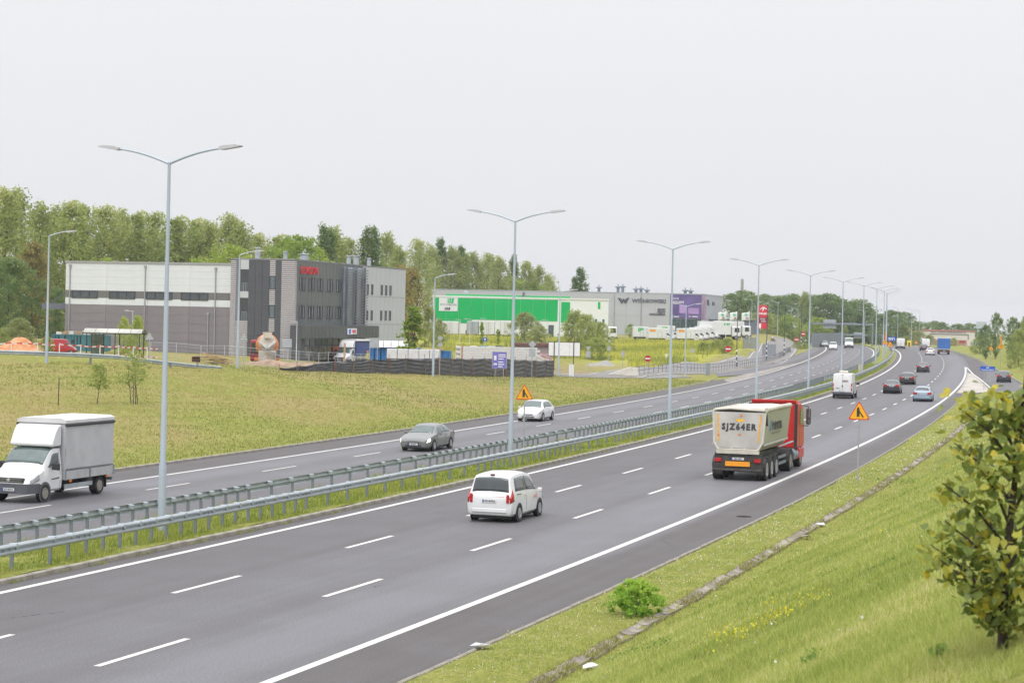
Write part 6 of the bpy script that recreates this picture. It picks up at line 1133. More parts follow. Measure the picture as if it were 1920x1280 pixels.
# ---- containers
def container(label, px0, px1, Y, h, mat, rz=0.0, depth=2.4, roof=None, n=16, dz=0.0, doors=False):
    p = DOWN(px0, Y, dz); w = (px1 - px0) * Y / F_PX; t = thing('site_container', label, 'container', p, rz, 'steel containers'); m = MB(); m.bbox(.05, w - .05, .05, depth, .1, h - .05); m.build('body', mat, t); me = MB(); pw = w / n; me.prism([(0, 0), (pw * .5, 0), (pw * .6, .05), (pw * .9, .05), (pw, 0)], 'z', .15, h - .12); cm = me.mesh('corrugation'); cm.materials.append(mat)
    for i in range(n): obj('corrugated_sheet', cm, None, t, (i * pw, 0, 0))
    m = MB(); m.bbox(0, w, -.03, .08, h - .12, h); m.bbox(0, w, -.03, .08, .05, .15); m.bbox(-.03, .1, -.03, .1, .05, h); m.bbox(w - .1, w + .03, -.03, .1, .05, h); m.build('frame', mat, t); return t, w
CBL = M('blue container paint', (.02, .16, .42), .5, var=.12, scale=1); CTE = M('teal container paint', (.05, .17, .20), .55, var=.18, scale=1)
t, w = container('blue corrugated site container with a white sheet roof, right of the parked lorry', 697, 792, 238, 2.3, CBL, R(3)); z = 2.6; m = MB(); m.prism([(-.4, 2.3), (2.8, 2.3), (1.9, 3.05), (.6, 3.05)], 'x', .6, w * .85); m.build('sheet_roof', M('white roof sheeting', (.60, .62, .62), .6, var=.08), t)
for i in range(6): m = MB(); x = .6 + (w * .85 - .6) * i / 5; m.box((x, -.12, 2.66), (.06, .06, 1.0), Matrix.Rotation(R(-35), 3, 'X')); m.build('roof_batten', WOODG, t)
t, w = container('blue container end beside the second site lamp', 806, 846, 232, 2.35, CBL, R(-4), n=8); m = MB(); m.prism([(-.3, 2.35), (1.7, 2.5), (1.7, 2.6), (-.3, 2.45)], 'y', -.4, 2.2); m.build('plank_roof', WOOD, t)
t, w = container('long teal waste container behind the bus shelter', 99, 203, 207, 1.75, CTE, R(2), n=18, dz=.0); m = MB(); m.lathe([(.18, 0), (.18, .02), (.001, .02)], 14, 'y', (w * .38, -.03, 1.05)); m.build('emblem', BLACKT, t)
for i in range(7): m = MB(); m.box((w * (.1 + .12 * i), 1.0, 1.85 + random.uniform(-.1, .12)), (random.uniform(.5, 1.1), .6, .3), Matrix.Rotation(random.uniform(-.4, .4), 3, 'Y')); m.build('debris', WOOD if i % 2 else BLOCKW, t)
p = DOWN(967, 246); t = thing('site_hut', 'long site hut with a brown roof edge and painted wall, behind the white block wall', 'hut', p); w = 70 * 246 / F_PX; m = MB(); m.bbox(0, w, 0, 3, 0, 2.9); m.build('wall', M('painted hut wall', (.45, .42, .42), .8, var=.35, scale=1.2, col2=(.30, .22, .24)), t); m = MB(); m.bbox(-.2, w + .2, -.3, 3.2, 2.9, 3.2); m.build('roof', M('brown roof edge', (.15, .07, .06), .7), t)
for i in range(3): m = MB(); m.lathe([(.5, 0), (.42, -.03), (.3, -.02)], 16, 'y', (w * (.55 + .17 * i), -.01, 1.5)); m.build('wall_painting', M('pink grey wall print', (.42, .28, .28), .8, var=.4, scale=3), t)
for i, (px, c, lab) in enumerate(((890, SWH, 'white'), (908, M('blue board print', (.2, .42, .55), .5, var=.3, scale=4), 'pale blue'), (924, M('pale green board', (.55, .62, .50), .5), 'pale green'), (938, M('slate board', (.10, .14, .2), .5), 'slate'))): q = DOWN(px, 250); board('notice_board', 'small %s notice board on the mesh fence behind the white block wall' % lab, q, 0, .85, .5, hz_(px, 655.5, q), c, (-.3, .3), 'notice board', group='notice boards')
# ---- cement mixer lorry, rear view
q = DOWN(503, 207); t = thing('cement_mixer', 'cement mixer lorry with an orange drum seen from behind, beside the office', 'lorry', q + Vector((0, 0, -.5)), R(7)); DR = M('dirty cream drum', (.48, .43, .37), .7, var=.25, scale=1.5); ORG = M('orange drum stripe', (.58, .20, .06), .6, var=.2, scale=2)
m = MB(); prof = [(.45, -2.3), (.75, -2.05), (1.02, -1.3), (1.18, -.3), (1.15, .8), (.8, 2.0), (.4, 2.3)]; m.lathe(prof, 24, 'y'); o = m.build('drum', ORG, t, 40, (0, .5, 2.35)); o.rotation_euler = (R(-10), 0, 0); m = MB(); m.lathe([(.5, -2.34), (.8, -2.09), (.86, -1.95)], 24, 'y'); m.build('drum_collar', DR, o, 40)
m = MB(); m.prism([(-.3, 0), (.3, 0), (.5, .6), (-.5, .6)], 'y', -2.35, -1.8); m.build('hopper', DR, t, None, (0, .2, 3.15)); m = MB()
for sd in (1, -1): m.box((sd * .42, -2.05, 2.55), (1.1, .25, .26), Matrix.Rotation(sd * R(-42), 3, 'Y'))
m.build('hopper_frame', BLOCKW, t); m = MB(); m.bbox(-.85, .85, -2.1, -1.6, .7, 1.9); m.build('rear_frame', DR, t); m = MB(); m.box((.55, -2.5, 1.7), (1.7, .45, .12), Matrix.Rotation(R(20), 3, 'Y')); m.build('chute', ZINC2, t); m = MB(); m.bbox(-1.2, 1.2, -2.0, 4.0, .55, .85); m.build('chassis', DIRT, t); m = MB(); m.cbox(-1.7, -.55, 1.2, 3.5, .7, 2.9, .12); m.build('cab', M('dark red cab', (.28, .03, .04), .4), t); m = MB(); m.bbox(-1.62, -.9, 1.17, 1.2, 1.5, 2.6); m.build('cab_window', CGL, t)
for sd in (1, -1):
    for yy in (-1.2, .1, 3.0): wheel(t, sd * 1.2, yy, .5, .4, RIMD, spokes=8)
    m = MB(); m.bbox(min(sd * .8, sd * 1.25), max(sd * .8, sd * 1.25), -1.9, -1.86, .5, 1.2); m.build('mudguard', ORG, t)
# ---- heaps
def heap(label, px, Y, w, d, h, mat, name='earth_heap', seed=1, cat='heap', n=22):
    g = np.random.default_rng(seed); p = DOWN(px, Y); V = []; F = []
    for i in range(n + 1):
        for j in range(n + 1): u, v = i / n * 2 - 1, j / n * 2 - 1; r = min(1, math.hypot(u, v)); zz = h * (math.cos(math.pi * r) * .5 + .5) * (.75 + .25 * math.sin(u * 5 + seed) * math.cos(v * 4 + seed)) + g.normal(0, .035 * h if r < .95 else 0) - .06; V.append((u * w / 2, v * d / 2, TZ(p.x + u * w / 2, p.y + v * d / 2) - p.z + zz))
    ix = np.arange((n + 1) ** 2).reshape(n + 1, n + 1); return tag(obj(name, np_mesh(name, V, np.stack([ix[:-1, :-1].ravel(), ix[1:, :-1].ravel(), ix[1:, 1:].ravel(), ix[:-1, 1:].ravel()], 1)), mat, None, p), label, cat, 'heaps')
EARTH = M('dug earth', (.30, .21, .15), .95, var=.35, scale=1.6, bump=.8, bscale=6, detail=8); heap('brown earth heap in front of the cement mixer', 515, 186, 6.5, 4, .75, EARTH, seed=2); heap('long low earth heap right of the cement mixer', 575, 196, 7, 4, .55, EARTH, seed=5); heap('grey gravel heap in the meadow right of the billboard', 1130, 266, 5.0, 5, .9, M('grey gravel', (.30, .29, .28), .95, var=.25, scale=4, bump=.8, bscale=9), 'gravel_heap', 9)
heap('rubble heap covered with orange netting at the left', 38, 186, 7.5, 5, 1.7, M('orange netting over rubble', (.66, .17, .03), .9, var=.35, scale=1.6, bump=.8, bscale=7, col2=(.62, .36, .20)), 'rubble_heap', 4)
# ---- timber pile
q = DOWN(402, 170); t = thing('timber_pile', 'untidy pile of raw planks beside the guard rail end', 'timber pile', q)
for i in range(16): m = MB(); L_ = random.uniform(1.6, 3.0); m.box((0, 0, 0), (L_, .16, .05)); o = m.build('plank', WOOD if i % 3 else WOODG, t, None, (random.uniform(-.6, 1.0), random.uniform(-.4, .5), .06 + .045 * i)); o.rotation_euler = (0, random.uniform(-.02, .3) * (1 if i % 2 else .3), random.uniform(-.35, .35))
m = MB(); m.bbox(-1.75, -1.1, -.2, .2, 0, .55); m.build('crate', M('dark crate', (.10, .05, .04), .8), t)
# ---- bus shelter
q = DOWN(157, 174); t = thing('bus_shelter', 'open bus shelter with a curved translucent roof and dark posts', 'bus shelter', q, R(-3)); w = 112 * 174 / F_PX; GRP = M('dark green shelter frame', (.035, .06, .055), .5, var=.1); RS = M('pale translucent roofing', (.50, .49, .44), .4, var=.1, scale=1.5); m = MB(); n = 10; vs = []
for i in range(2):
    for j in range(n + 1): a = -1 + 2 * j / n; vs.append((i * w, .8 + a * .85, 2.12 + .38 * (1 - a * a)))
m.add(vs, [(j, j + 1, n + 2 + j, n + 1 + j) for j in range(n)]); o = m.build('roof_sheet', RS, t, 60); o.modifiers.new('thickness', 'SOLIDIFY').thickness = .03
for x in np.linspace(0, w, 6): m = MB(); m.tube([(x, .8 + a * .85, 2.10 + .38 * (1 - a * a)) for a in np.linspace(-1, 1, 9)], .03, 6); m.build('roof_hoop', GRP, t)
for y in (-.05, 1.65): m = MB(); m.bbox(0, w, y - .04, y + .04, 2.05, 2.14); m.build('eaves_beam', GRP, t)
for x in (.35, w * .28, w * .55, w - .2):
    for y in (.0, 1.6): m = MB(); m.bbox(x - .04, x + .04, y - .04, y + .04, -.2, 2.1); m.build('post', GRP, t)
m = MB(); m.bbox(.35, w * .28, 1.56, 1.58, .3, 2.0); m.build('wind_screen', glass_mat('shelter glass', (.10, .13, .13)), t); m = MB(); m.bbox(w * .35, w * .75, 1.1, 1.45, .42, .47); m.build('bench', WOODG, t)
# ---- red and white barrier
t = None; P_ = [DOWN(a, b) for a, b in ((-30, 158), (60, 160), (150, 164), (225, 168), (300, 174))]; D_ = np.concatenate([[0], np.cumsum([(b - a).length for a, b in zip(P_[:-1], P_[1:])])]); t = thing('barrier_tape', 'sagging red and white barrier tape on white stakes behind the old guard rail', 'barrier', P_[0]); TR = M('tape red', (.60, .05, .06), .5); TW = M('tape white', (.70, .68, .66), .5)
def bpt(d): x, y = [float(np.interp(d, D_, [p[k] for p in P_])) for k in (0, 1)]; return Vector((x, y, TZ(x, y))) - t.location
n = int(D_[-1] / .45); hts = (.98, .25)
for h in hts:
    for c, mt in ((0, TR), (1, TW)):
        m = MB()
        for i in range(c, n, 2):
            a = bpt(i * .45); b = bpt(i * .45 + .45); s1 = -.09 * math.sin(math.pi * ((i * .45) % 2.25) / 2.25); s2 = -.09 * math.sin(math.pi * ((i * .45 + .449) % 2.25) / 2.25); m.add([a + Vector((0, 0, h + s1)), b + Vector((0, 0, h + s2)), b + Vector((0, 0, h + .1 + s2)), a + Vector((0, 0, h + .1 + s1)), a + Vector((0, .02, h + s1)), b + Vector((0, .02, h + s2)), b + Vector((0, .02, h + .1 + s2)), a + Vector((0, .02, h + .1 + s1))], [(0, 1, 2, 3), (7, 6, 5, 4), (0, 4, 5, 1), (3, 2, 6, 7)])
        tag(m.build('tape', mt, t), kind='stuff')
sm = MB(); sm.bbox(-.04, .04, .02, .08, -.2, 1.1); sme = sm.mesh('stake'); sme.materials.append(TW)
for i in range(int(D_[-1] / 2.25) + 1): obj('stake', sme, None, t, bpt(i * 2.25))
# ---- light wire fence in front of the office
P_ = [DOWN(a, b) for a, b in ((285, 190), (340, 190), (420, 192), (500, 196), (560, 202), (640, 212), (700, 222))]; D_ = np.concatenate([[0], np.cumsum([(b - a).length for a, b in zip(P_[:-1], P_[1:])])]); t = thing('wire_fence', 'thin wire fence on pale posts in front of the office', 'fence', P_[0]); WP = M('pale fence post', (.42, .46, .48), .5, var=.1)
def wpt(d): x, y = [float(np.interp(d, D_, [p[k] for p in P_])) for k in (0, 1)]; return Vector((x, y, TZ(x, y))) - t.location
pm_ = MB(); pm_.tube([(0, 0, -.2), (0, 0, 1.55)], .03, 6); pme = pm_.mesh('post'); pme.materials.append(WP)
for i in range(int(D_[-1] / 2.4) + 1): obj('post', pme, None, t, wpt(i * 2.4))
m = MB()
for h in (.2, .55, .9, 1.25, 1.5): m.tube([wpt(i * 2.4) + Vector((0, 0, h)) for i in range(int(D_[-1] / 2.4) + 1)], .008 if h < 1.5 else .018, 4)
m.build('wires', WP, t)
# ---- parked cars and worker
q = DOWN(604, 246); car('estate_car', 'silver grey estate car parked side-on before the shop canopy', 'car', ESTATE, CSILV, q, R(84), (-1.4, 1.38), .33, (-1.9, .85, -1.75, .34), (.4, 1.1), (-2.2, -1.85)); q = DOWN(655, 258); car('hatchback', 'dark red car half hidden behind the parked blue lorry', 'car', HATCH, paint('dark red car paint', (.22, .02, .03)), q, R(60), (-1.28, 1.3), .31)
q = DOWN(116, 184); t, b = panel_van('panel_van', 'red van parked before the teal container, behind the barrier tape', 0, 0, False, .55, None, True, q, R(-80))
for o in t.children:
    if o.name.startswith('body'): o.material_slots[0].link = 'OBJECT'; o.material_slots[0].material = paint('red van paint', (.42, .02, .03))
def worker(label, loc, rz):
    t = thing('person', label, 'person', loc, rz); V = [(0, 0, .98), (0, 0, 1.2), (0, 0, 1.42), (0, .02, 1.52), (0, .03, 1.66), (.2, 0, 1.42), (.27, .05, 1.16), (.24, .2, .98), (-.2, 0, 1.42), (-.27, .03, 1.15), (-.25, .14, .93), (.1, 0, .92), (.11, .03, .5), (.11, 0, .07), (.11, .13, .04), (-.1, 0, .92), (-.12, .02, .5), (-.13, -.03, .07), (-.13, .1, .04)]; E_ = [(0, 1), (1, 2), (2, 3), (3, 4), (2, 5), (5, 6), (6, 7), (2, 8), (8, 9), (9, 10), (0, 11), (11, 12), (12, 13), (13, 14), (0, 15), (15, 16), (16, 17), (17, 18)]; Rr = [.14, .15, .15, .06, .1, .08, .055, .045, .08, .055, .045, .1, .07, .05, .045, .1, .07, .05, .045]
    me = bpy.data.meshes.new('body'); me.from_pydata(V, E_, []); o = obj('body', me, M('hi vis clothing', (.45, .42, .10), .8, var=.25, scale=3), t); md = o.modifiers.new('skin', 'SKIN'); o.modifiers.new('sub', 'SUBSURF').render_levels = 2
    for i, r in enumerate(Rr): me.skin_vertices[0].data[i].radius = (r, r * .8)
    me.skin_vertices[0].data[0].use_root = True; m = MB(); m.lathe([(.13, 0), (.135, .03), (.1, .11), (.001, .14)], 14, 'z', (0, .03, 1.68)); m.build('helmet', M('orange helmet', (.7, .18, .04), .4), t, 50); return t
worker('worker in a yellow jacket and orange helmet beside the parked blue lorry', DOWN(692, 232) + Vector((0, 0, .1)), R(150))
# ---- rental yard: refrigerated vans nose to the right, lorries, trailers at the dock
CWH2 = paint('fleet white', (.66, .67, .68), .4, .3); GEM = GRN; ORB = M('orange panel', (.70, .30, .04), .5)
def fridge_van(label, px_nose, Y, L=2.9, zt_=2.75, emblem=False, orange=False, rz=R(-86)):
    t = thing('refrigerated_van', label, 'van', DOWN(px_nose - 27, Y), rz, 'white vans in the rental yard'); b = cab_body(t, CWH2); y1 = .5; y0 = y1 - L; m = MB(); m.cbox(-1.02, 1.02, y0, y1, .72, zt_, .05); bx = m.build('cargo_box', CWH2, t); m = MB(); m.bbox(-.5, .5, y0 + .2, 1.0, .4, .72); m.build('chassis', BLK, t); m = MB(); m.cbox(-.6, .6, .35, 1.0, 2.15, zt_ - .05, .08); m.build('cooling_unit', CWH2, t)
    for sd in (1, -1): wheel(t, sd * .98, y0 + .85, .35, .25, RIMD)
    m = MB(); m.bbox(1.02, 1.03, y0 + L * .52, y0 + L * .8, .85, 2.1); m.build('side_door', ZINC, bx); m = MB(); m.bbox(1.025, 1.04, y0 + L * .55, y0 + L * .77, .9, 2.05); m.build('door_leaf', CWH2, bx)
    if orange: m = MB(); m.bbox(1.022, 1.035, y0 + .15, y0 + 1.35, 2.0, 2.45); m.build('orange_panel', ORB, bx)
    if emblem:
        for k in range(4): m = MB(); m.prism([(y0 + .9 + k * .28, zt_ - 1.0), (y0 + 1.12 + k * .28, zt_ - 1.0), (y0 + 1.22 + k * .28, zt_ - .25), (y0 + 1.0 + k * .28, zt_ - .25)], 'x', 1.022, 1.034); m.build('emblem_bar', GEM, bx)
    return t
for px, Y, zt_, em, orr, L, lab in ((1270, 398, 2.75, False, True, 3.3, 'white refrigerated van with an orange panel, leftmost in the rental yard'), (1284, 408, 3.15, True, False, 3.2, 'tall white refrigerated van with a big green emblem'), (1324, 398, 2.75, False, True, 3.3, 'white refrigerated van with an orange panel, second of its kind'), (1333, 408, 2.7, False, False, 3.0, 'white van nose behind the second orange-panelled van'), (1344, 413, 2.7, False, False, 3.0, 'white van, fifth nose from the left in the rental yard'), (1354, 418, 2.8, False, False, 3.0, 'white van, sixth nose from the left in the rental yard'), (1364, 423, 2.9, False, False, 3.0, 'white van, rightmost of the row of small vans'), (1234, 412, 2.8, True, False, 2.6, 'white box van with small green mark behind the leftmost van')): fridge_van(lab, px, Y, L, zt_, em, orr)
def rigid(label, px_nose, Y, L, zt_, rz=R(-84), em=False):
    t = thing('box_truck', label, 'lorry', DOWN(px_nose, Y), rz, 'white lorries in the rental yard'); m = MB(); m.cbox(-1.2, 1.2, -1.9, 0, .6, 2.75, .18); cb = m.build('cab', CWH2, t); m = MB(); m.prism([(-1.35, 1.55), (-.25, 1.55), (-.35, 2.45), (-1.3, 2.45)], 'x', 1.2, 1.215); m.build('side_window', CGL, cb); m = MB(); m.bbox(-1.05, 1.05, -.02, .012, 1.5, 2.5); m.build('windscreen', CGL, cb); m = MB(); m.cbox(-1.25, 1.25, -2.2 - L, -2.1, 1.0, zt_, .04); bx = m.build('cargo_box', CWH2, t); m = MB(); m.bbox(-.6, .6, -2.0 - L, -.2, .55, 1.0); m.build('chassis', BLK, t); m = MB(); m.cbox(-.9, .9, -2.1, -1.4, 2.6, zt_ - .1, .08); m.build('cooling_unit', CWH2, t)
    for sd in (1, -1):
        for yy in (-.95, -1.4 - L): wheel(t, sd * 1.2, yy, .46, .32, RIMD)
    m = MB(); m.cbox(-1.22, 1.22, -.3, .1, .4, .8, .05); m.build('front_bumper', GREYPL, t)
    if em:
        for k in range(4): m = MB(); m.prism([(-3.6 + k * .3, zt_ - .75), (-3.4 + k * .3, zt_ - .75), (-3.3 + k * .3, zt_ - .3), (-3.5 + k * .3, zt_ - .3)], 'x', 1.25, 1.262); m.build('emblem_bar', GEM, bx)
    return t
rigid('white refrigerated lorry with a green mark, behind the small vans', 1388, 420, 6.5, 3.7, em=True); rigid('white lorry cab and box at the right end of the rental yard', 1407, 428, 5.5, 3.7); rigid('small white lorry nose showing right of the dark shrubs', 1157, 395, 4.5, 3.1)
for px0, px1, lab in ((829, 861, 'wide white trailer at the dock under the sign, leftmost'), (876, 898, 'grey-backed trailer at the dock, second from the left'), (905, 929, 'white trailer with closed rear doors at the dock, third from the left'), (939, 960, 'white trailer at the dock behind the willow shrub, rightmost')):
    Y = 402; q = DOWN(px0, Y); w = (px1 - px0) * Y / F_PX; zt_ = hz_(px0, 602, q); zb_ = hz_(px0, 626, q); t = thing('trailer', lab, 'trailer', q, 0, 'trailers at the dock'); m = MB(); m.cbox(0, w, 0, 8, zb_, zt_, .05); m.build('cargo_box', CWH2 if px0 != 876 else ZINC, t); m = MB(); m.bbox(.1, w - .1, .2, 7.5, .35, zb_); m.build('chassis', BLK, t); m = MB(); [m.bbox(x - .02, x + .02, -.03, .0, zb_ + .1, zt_ - .1) for x in (.04, w * .5, w - .04)]; m.build('door_gap', GREYPL, t); m = MB(); [m.tube([(x, -.04, zb_ + .1), (x, -.04, zt_ - .15)], .02, 5) for x in (w * .38, w * .62)]; m.build('lock_bar', ZINC2, t)
    for sd in (.15, w - .15):
        for yy in (.9, 2.1): o = wheel(t, .3, yy, .48, .35, RIMD); o.location = (sd, yy, .48)
# grey slatted gate pieces at the yard entrance
for px, lab in ((1395, 'grey slatted fence panel at the yard entrance, left piece'), (1432, 'grey slatted fence panel under the red pylon')):
    q = DOWN(px, 352); t = thing('slatted_fence', lab, 'fence', q, 0, 'slatted fence panels'); w = 2.2
    for i in range(14): m = MB(); m.bbox(0, w, -.02, .02, .1 + i * .14, .21 + i * .14); m.build('slat', ZINC2, t)
    for x in (0, w): m = MB(); m.bbox(x - .05, x + .05, .02, .1, -.2, 2.15); m.build('post', ZINC2, t)
# litter on the grass
for px, py, lab in ((905, 1212, 'crumpled white plastic bag on the road edging'), (1515, 1008, 'white litter on the drain slabs, nearer piece'), (1540, 985, 'white litter on the drain slabs, farther piece'), (1102, 1252, 'scraps of white litter in the near drain channel'), (1092, 673 + 0, None)):
    if not lab: continue
    q = ON(px, py, .05, 30, 140); mb = MB(); g = np.random.default_rng(px); vs = [(g.normal(0, .13), g.normal(0, .13), abs(g.normal(0, .05)) + .02) for _ in range(14)]; bm = bmesh.new(); [bm.verts.new(v) for v in vs]; bmesh.ops.convex_hull(bm, input=bm.verts); me = bpy.data.meshes.new('litter'); bm.to_mesh(me); bm.free(); o = tag(obj('litter', me, M('white plastic film', (.65, .66, .68), .3, var=.1), None, q + Vector((0, 0, .05))), lab, 'litter', 'litter')
# ================================================================== VEGETATION
def leaf_mat(name, stops, trans=.45, objvar=.25, rough=.6):
    """leaf: diffuse and translucent, colour from the tone stored per leaf and a per-plant shift"""
    m, t, b = node_mat(name); N, L = t.nodes, t.links; at = N.new('ShaderNodeAttribute'); at.attribute_name = 'tone'; oi = N.new('ShaderNodeObjectInfo')
    ma = N.new('ShaderNodeMath'); ma.operation = 'MULTIPLY_ADD'; ma.inputs[1].default_value = objvar; L.new(oi.outputs['Random'], ma.inputs[0]); L.new(at.outputs['Fac'], ma.inputs[2]); sb = N.new('ShaderNodeMath'); sb.operation = 'SUBTRACT'; sb.inputs[1].default_value = objvar / 2; L.new(ma.outputs[0], sb.inputs[0])
    rp = N.new('ShaderNodeValToRGB'); L.new(sb.outputs[0], rp.inputs[0]); e = rp.color_ramp.elements; e[0].position = stops[0][0]; e[0].color = (*stops[0][1], 1); e[1].position = stops[-1][0]; e[1].color = (*stops[-1][1], 1)
    for p, c in stops[1:-1]: x = e.new(p); x.color = (*c, 1)
    L.new(rp.outputs[0], b.inputs['Base Color']); b.inputs['Roughness'].default_value = rough; b.inputs['Specular IOR Level'].default_value = .25
    tr = N.new('ShaderNodeBsdfTranslucent'); mx_ = N.new('ShaderNodeMixShader'); mx_.inputs[0].default_value = trans; bc = N.new('ShaderNodeHueSaturation'); bc.inputs['Value'].default_value = 1.25; L.new(rp.outputs[0], bc.inputs['Color']); L.new(bc.outputs[0], tr.inputs['Color'])
    L.new(b.outputs[0], mx_.inputs[1]); L.new(tr.outputs[0], mx_.inputs[2]); L.new(mx_.outputs[0], N['Material Output'].inputs['Surface']); return m
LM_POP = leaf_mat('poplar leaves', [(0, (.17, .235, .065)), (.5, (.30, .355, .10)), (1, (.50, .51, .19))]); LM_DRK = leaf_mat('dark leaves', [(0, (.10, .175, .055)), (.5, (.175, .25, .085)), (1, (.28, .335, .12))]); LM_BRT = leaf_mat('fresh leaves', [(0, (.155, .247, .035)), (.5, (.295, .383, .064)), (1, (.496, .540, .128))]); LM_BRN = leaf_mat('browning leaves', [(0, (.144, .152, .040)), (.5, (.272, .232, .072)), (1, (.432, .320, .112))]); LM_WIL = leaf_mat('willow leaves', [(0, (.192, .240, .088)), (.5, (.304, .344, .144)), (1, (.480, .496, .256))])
LM_PALE = leaf_mat('pale feathery leaves', [(0, (.26, .34, .06)), (.5, (.42, .48, .11)), (1, (.58, .60, .20))])
BARK = M('bark', (.10, .085, .07), .95, var=.3, scale=4, bump=.5, bscale=10)
def leaves_np(P, size, nrm_up=.25, tone=None, aspect=.6):
    """diamond leaves at points P: vertices and quads"""
    n = len(P); d = RNG.normal(size=(n, 3)); d /= np.linalg.norm(d, axis=1)[:, None]; u = RNG.normal(size=(n, 3)); u[:, 2] += nrm_up; u -= (u * d).sum(1)[:, None] * d; u /= np.linalg.norm(u, axis=1)[:, None]; s = size * RNG.uniform(.6, 1.35, n)[:, None]
    V = np.stack([P - d * s, P + u * s * aspect, P + d * s, P - u * s * aspect], 1).reshape(-1, 3); return V, np.arange(4 * n).reshape(n, 4)
def tone_mesh(name, V, F, tone, mat):
    me = np_mesh(name, V, F); a = me.attributes.new('tone', 'FLOAT', 'POINT'); a.data.foreach_set('value', np.asarray(tone, np.float32)); me.materials.append(mat); return me
def crown_pts(profile, H, n_cl, per, rc, gaps=.25, seed=0, z0=.15, lop=.25, zs=.8):
    """leaf points in clumps through a crown volume; profile(t) gives radius / H at height fraction t"""
    g = np.random.default_rng(seed); P = []; T = []; ph = g.uniform(0, 6.28, 6); am = g.uniform(0, lop, 6)
    for _ in range(n_cl):
        t = z0 + (1 - z0) * g.uniform() ** .85; a = g.uniform(0, 6.28); R_ = profile(t) * H * (1 + sum(am[k] * math.sin((k + 1) * a + ph[k] + 3 * t * (k % 3)) for k in range(4)) * .5)
        rr = R_ * (g.uniform() ** .45); c = np.array([math.cos(a) * rr, math.sin(a) * rr, t * H]); k = int(per * g.uniform(.6, 1.4)); q = g.normal(size=(k, 3)); q /= np.linalg.norm(q, axis=1)[:, None]; q *= (g.uniform(size=(k, 1)) ** .4) * rc * g.uniform(.6, 1.25) * np.array([1, 1, zs]); P.append(c + q); T.append(np.clip(g.normal(.5, .17) + g.normal(0, .1, k), 0, 1))
    return np.concatenate(P), np.concatenate(T)
def trunk_mesh(H, r, seed, limbs=9, top=.85, spread=.16, start=.2):
    g = random.Random(seed); mb = MB(); pts = [Vector((0, 0, -.4))]; n = 7
    for i in range(1, n + 1): t = i / n; pts.append(Vector((g.uniform(-.02, .02) * H * t, g.uniform(-.02, .02) * H * t, H * top * t)))
    mb.tube(pts, [r * (1.15 - t * 1.0) for t in np.linspace(0, 1, n + 1)], 7)
    for k in range(limbs): t = start + (.9 - start) * k / limbs; i = min(int(t * n), n - 1); b = pts[i].lerp(pts[i + 1], t * n - i); a = k * 2.4 + g.uniform(-.4, .4); L_ = H * spread * g.uniform(.7, 1.2) * (1.15 - t * .6); e = b + Vector((math.cos(a) * L_, math.sin(a) * L_, L_ * g.uniform(.6, 1.1))); mb.tube([b, b.lerp(e, .5) + Vector((0, 0, L_ * .1)), e], [r * .4 * (1.1 - t), r * .25 * (1.1 - t), r * .1], 5)
    me = mb.mesh('trunk', 60); me.materials.append(BARK); return me
def prof_pop(t): return .19 * math.sin(math.pi * min(1, max(0, (t - .08) / .95)) ** .8) ** .6 if t < 1 else 0
def prof_lom(t): return .085 * math.sin(math.pi * min(1, max(0.01, (t - .03) / .99)) ** .75) ** .6
def prof_rnd(t): return .34 * math.sin(math.pi * min(1, max(0.01, (t - .12) / .9))) ** .55
def prof_bush(t): return .55 * math.sqrt(max(0, 1 - (t * .98) ** 2)) * (.7 + .3 * min(1, t * 4))
VAR = {}
def variant(kind, i, H=10.0):
    """unit trees of a kind, 10 m tall, reused at different sizes"""
    key = (kind, i)
    if key in VAR: return VAR[key]
    prof, ncl, per, rc, size, mat, z0, lop = {'pop': (prof_pop, 215, 30, .44, .105, LM_POP, .2, .95), 'lom': (prof_lom, 150, 28, .36, .11, LM_DRK, .06, .4), 'rnd': (prof_rnd, 240, 30, .6, .13, LM_BRT, .2, .6), 'drk': (prof_rnd, 260, 30, .62, .14, LM_DRK, .1, .6), 'brn': (prof_pop, 150, 24, .6, .15, LM_BRN, .15, .5), 'bush': (prof_bush, 240, 28, .85, .2, LM_POP, .02, .5), 'will': (prof_bush, 240, 30, .8, .2, LM_WIL, .02, .4), 'sprig': (prof_lom, 80, 26, .45, .18, LM_BRT, .05, .4)}[kind]
    P, T = crown_pts(prof, H, ncl, per, rc, seed=hash(kind) % 1000 + i if False else sum(map(ord, kind)) + 31 * i, z0=z0, lop=lop, zs=1.7 if kind in ('pop', 'lom') else .8); V, F = leaves_np(P, size); cr = tone_mesh('crown', V, F, np.repeat(T, 4), mat); tr = trunk_mesh(H, .17 if kind not in ('bush', 'will') else .1, i + 5, 10, .88 if kind in ('pop', 'lom', 'brn') else .72, {'pop': .15, 'lom': .07, 'brn': .15, 'rnd': .27, 'drk': .27, 'bush': .4, 'will': .4, 'sprig': .08}[kind]); VAR[key] = (tr, cr); return VAR[key]
def tree(kind, label, px, ytop, Y, wscale=1.0, group=None, name='tree', cat='tree', crown_mat=None, sink=.3, zb=None):
    p = DOWN(px, Y); p.z = p.z - sink if zb is None else zb; _, b = ray(px, ytop); H = HC + b * Y - p.z; k = random.randrange(3); tr, cr = variant(kind, k); t = thing(name, label, cat, p, random.uniform(0, 6.28), group); s = H / 10.0; t.scale = (s * wscale, s * wscale, s); obj('trunk' if cat == 'tree' else 'stem', tr, None, t); c = obj('crown' if cat == 'tree' else 'foliage', cr, None, t)
    if crown_mat: c.material_slots[0].link = 'OBJECT'; c.material_slots[0].material = crown_mat
    return t
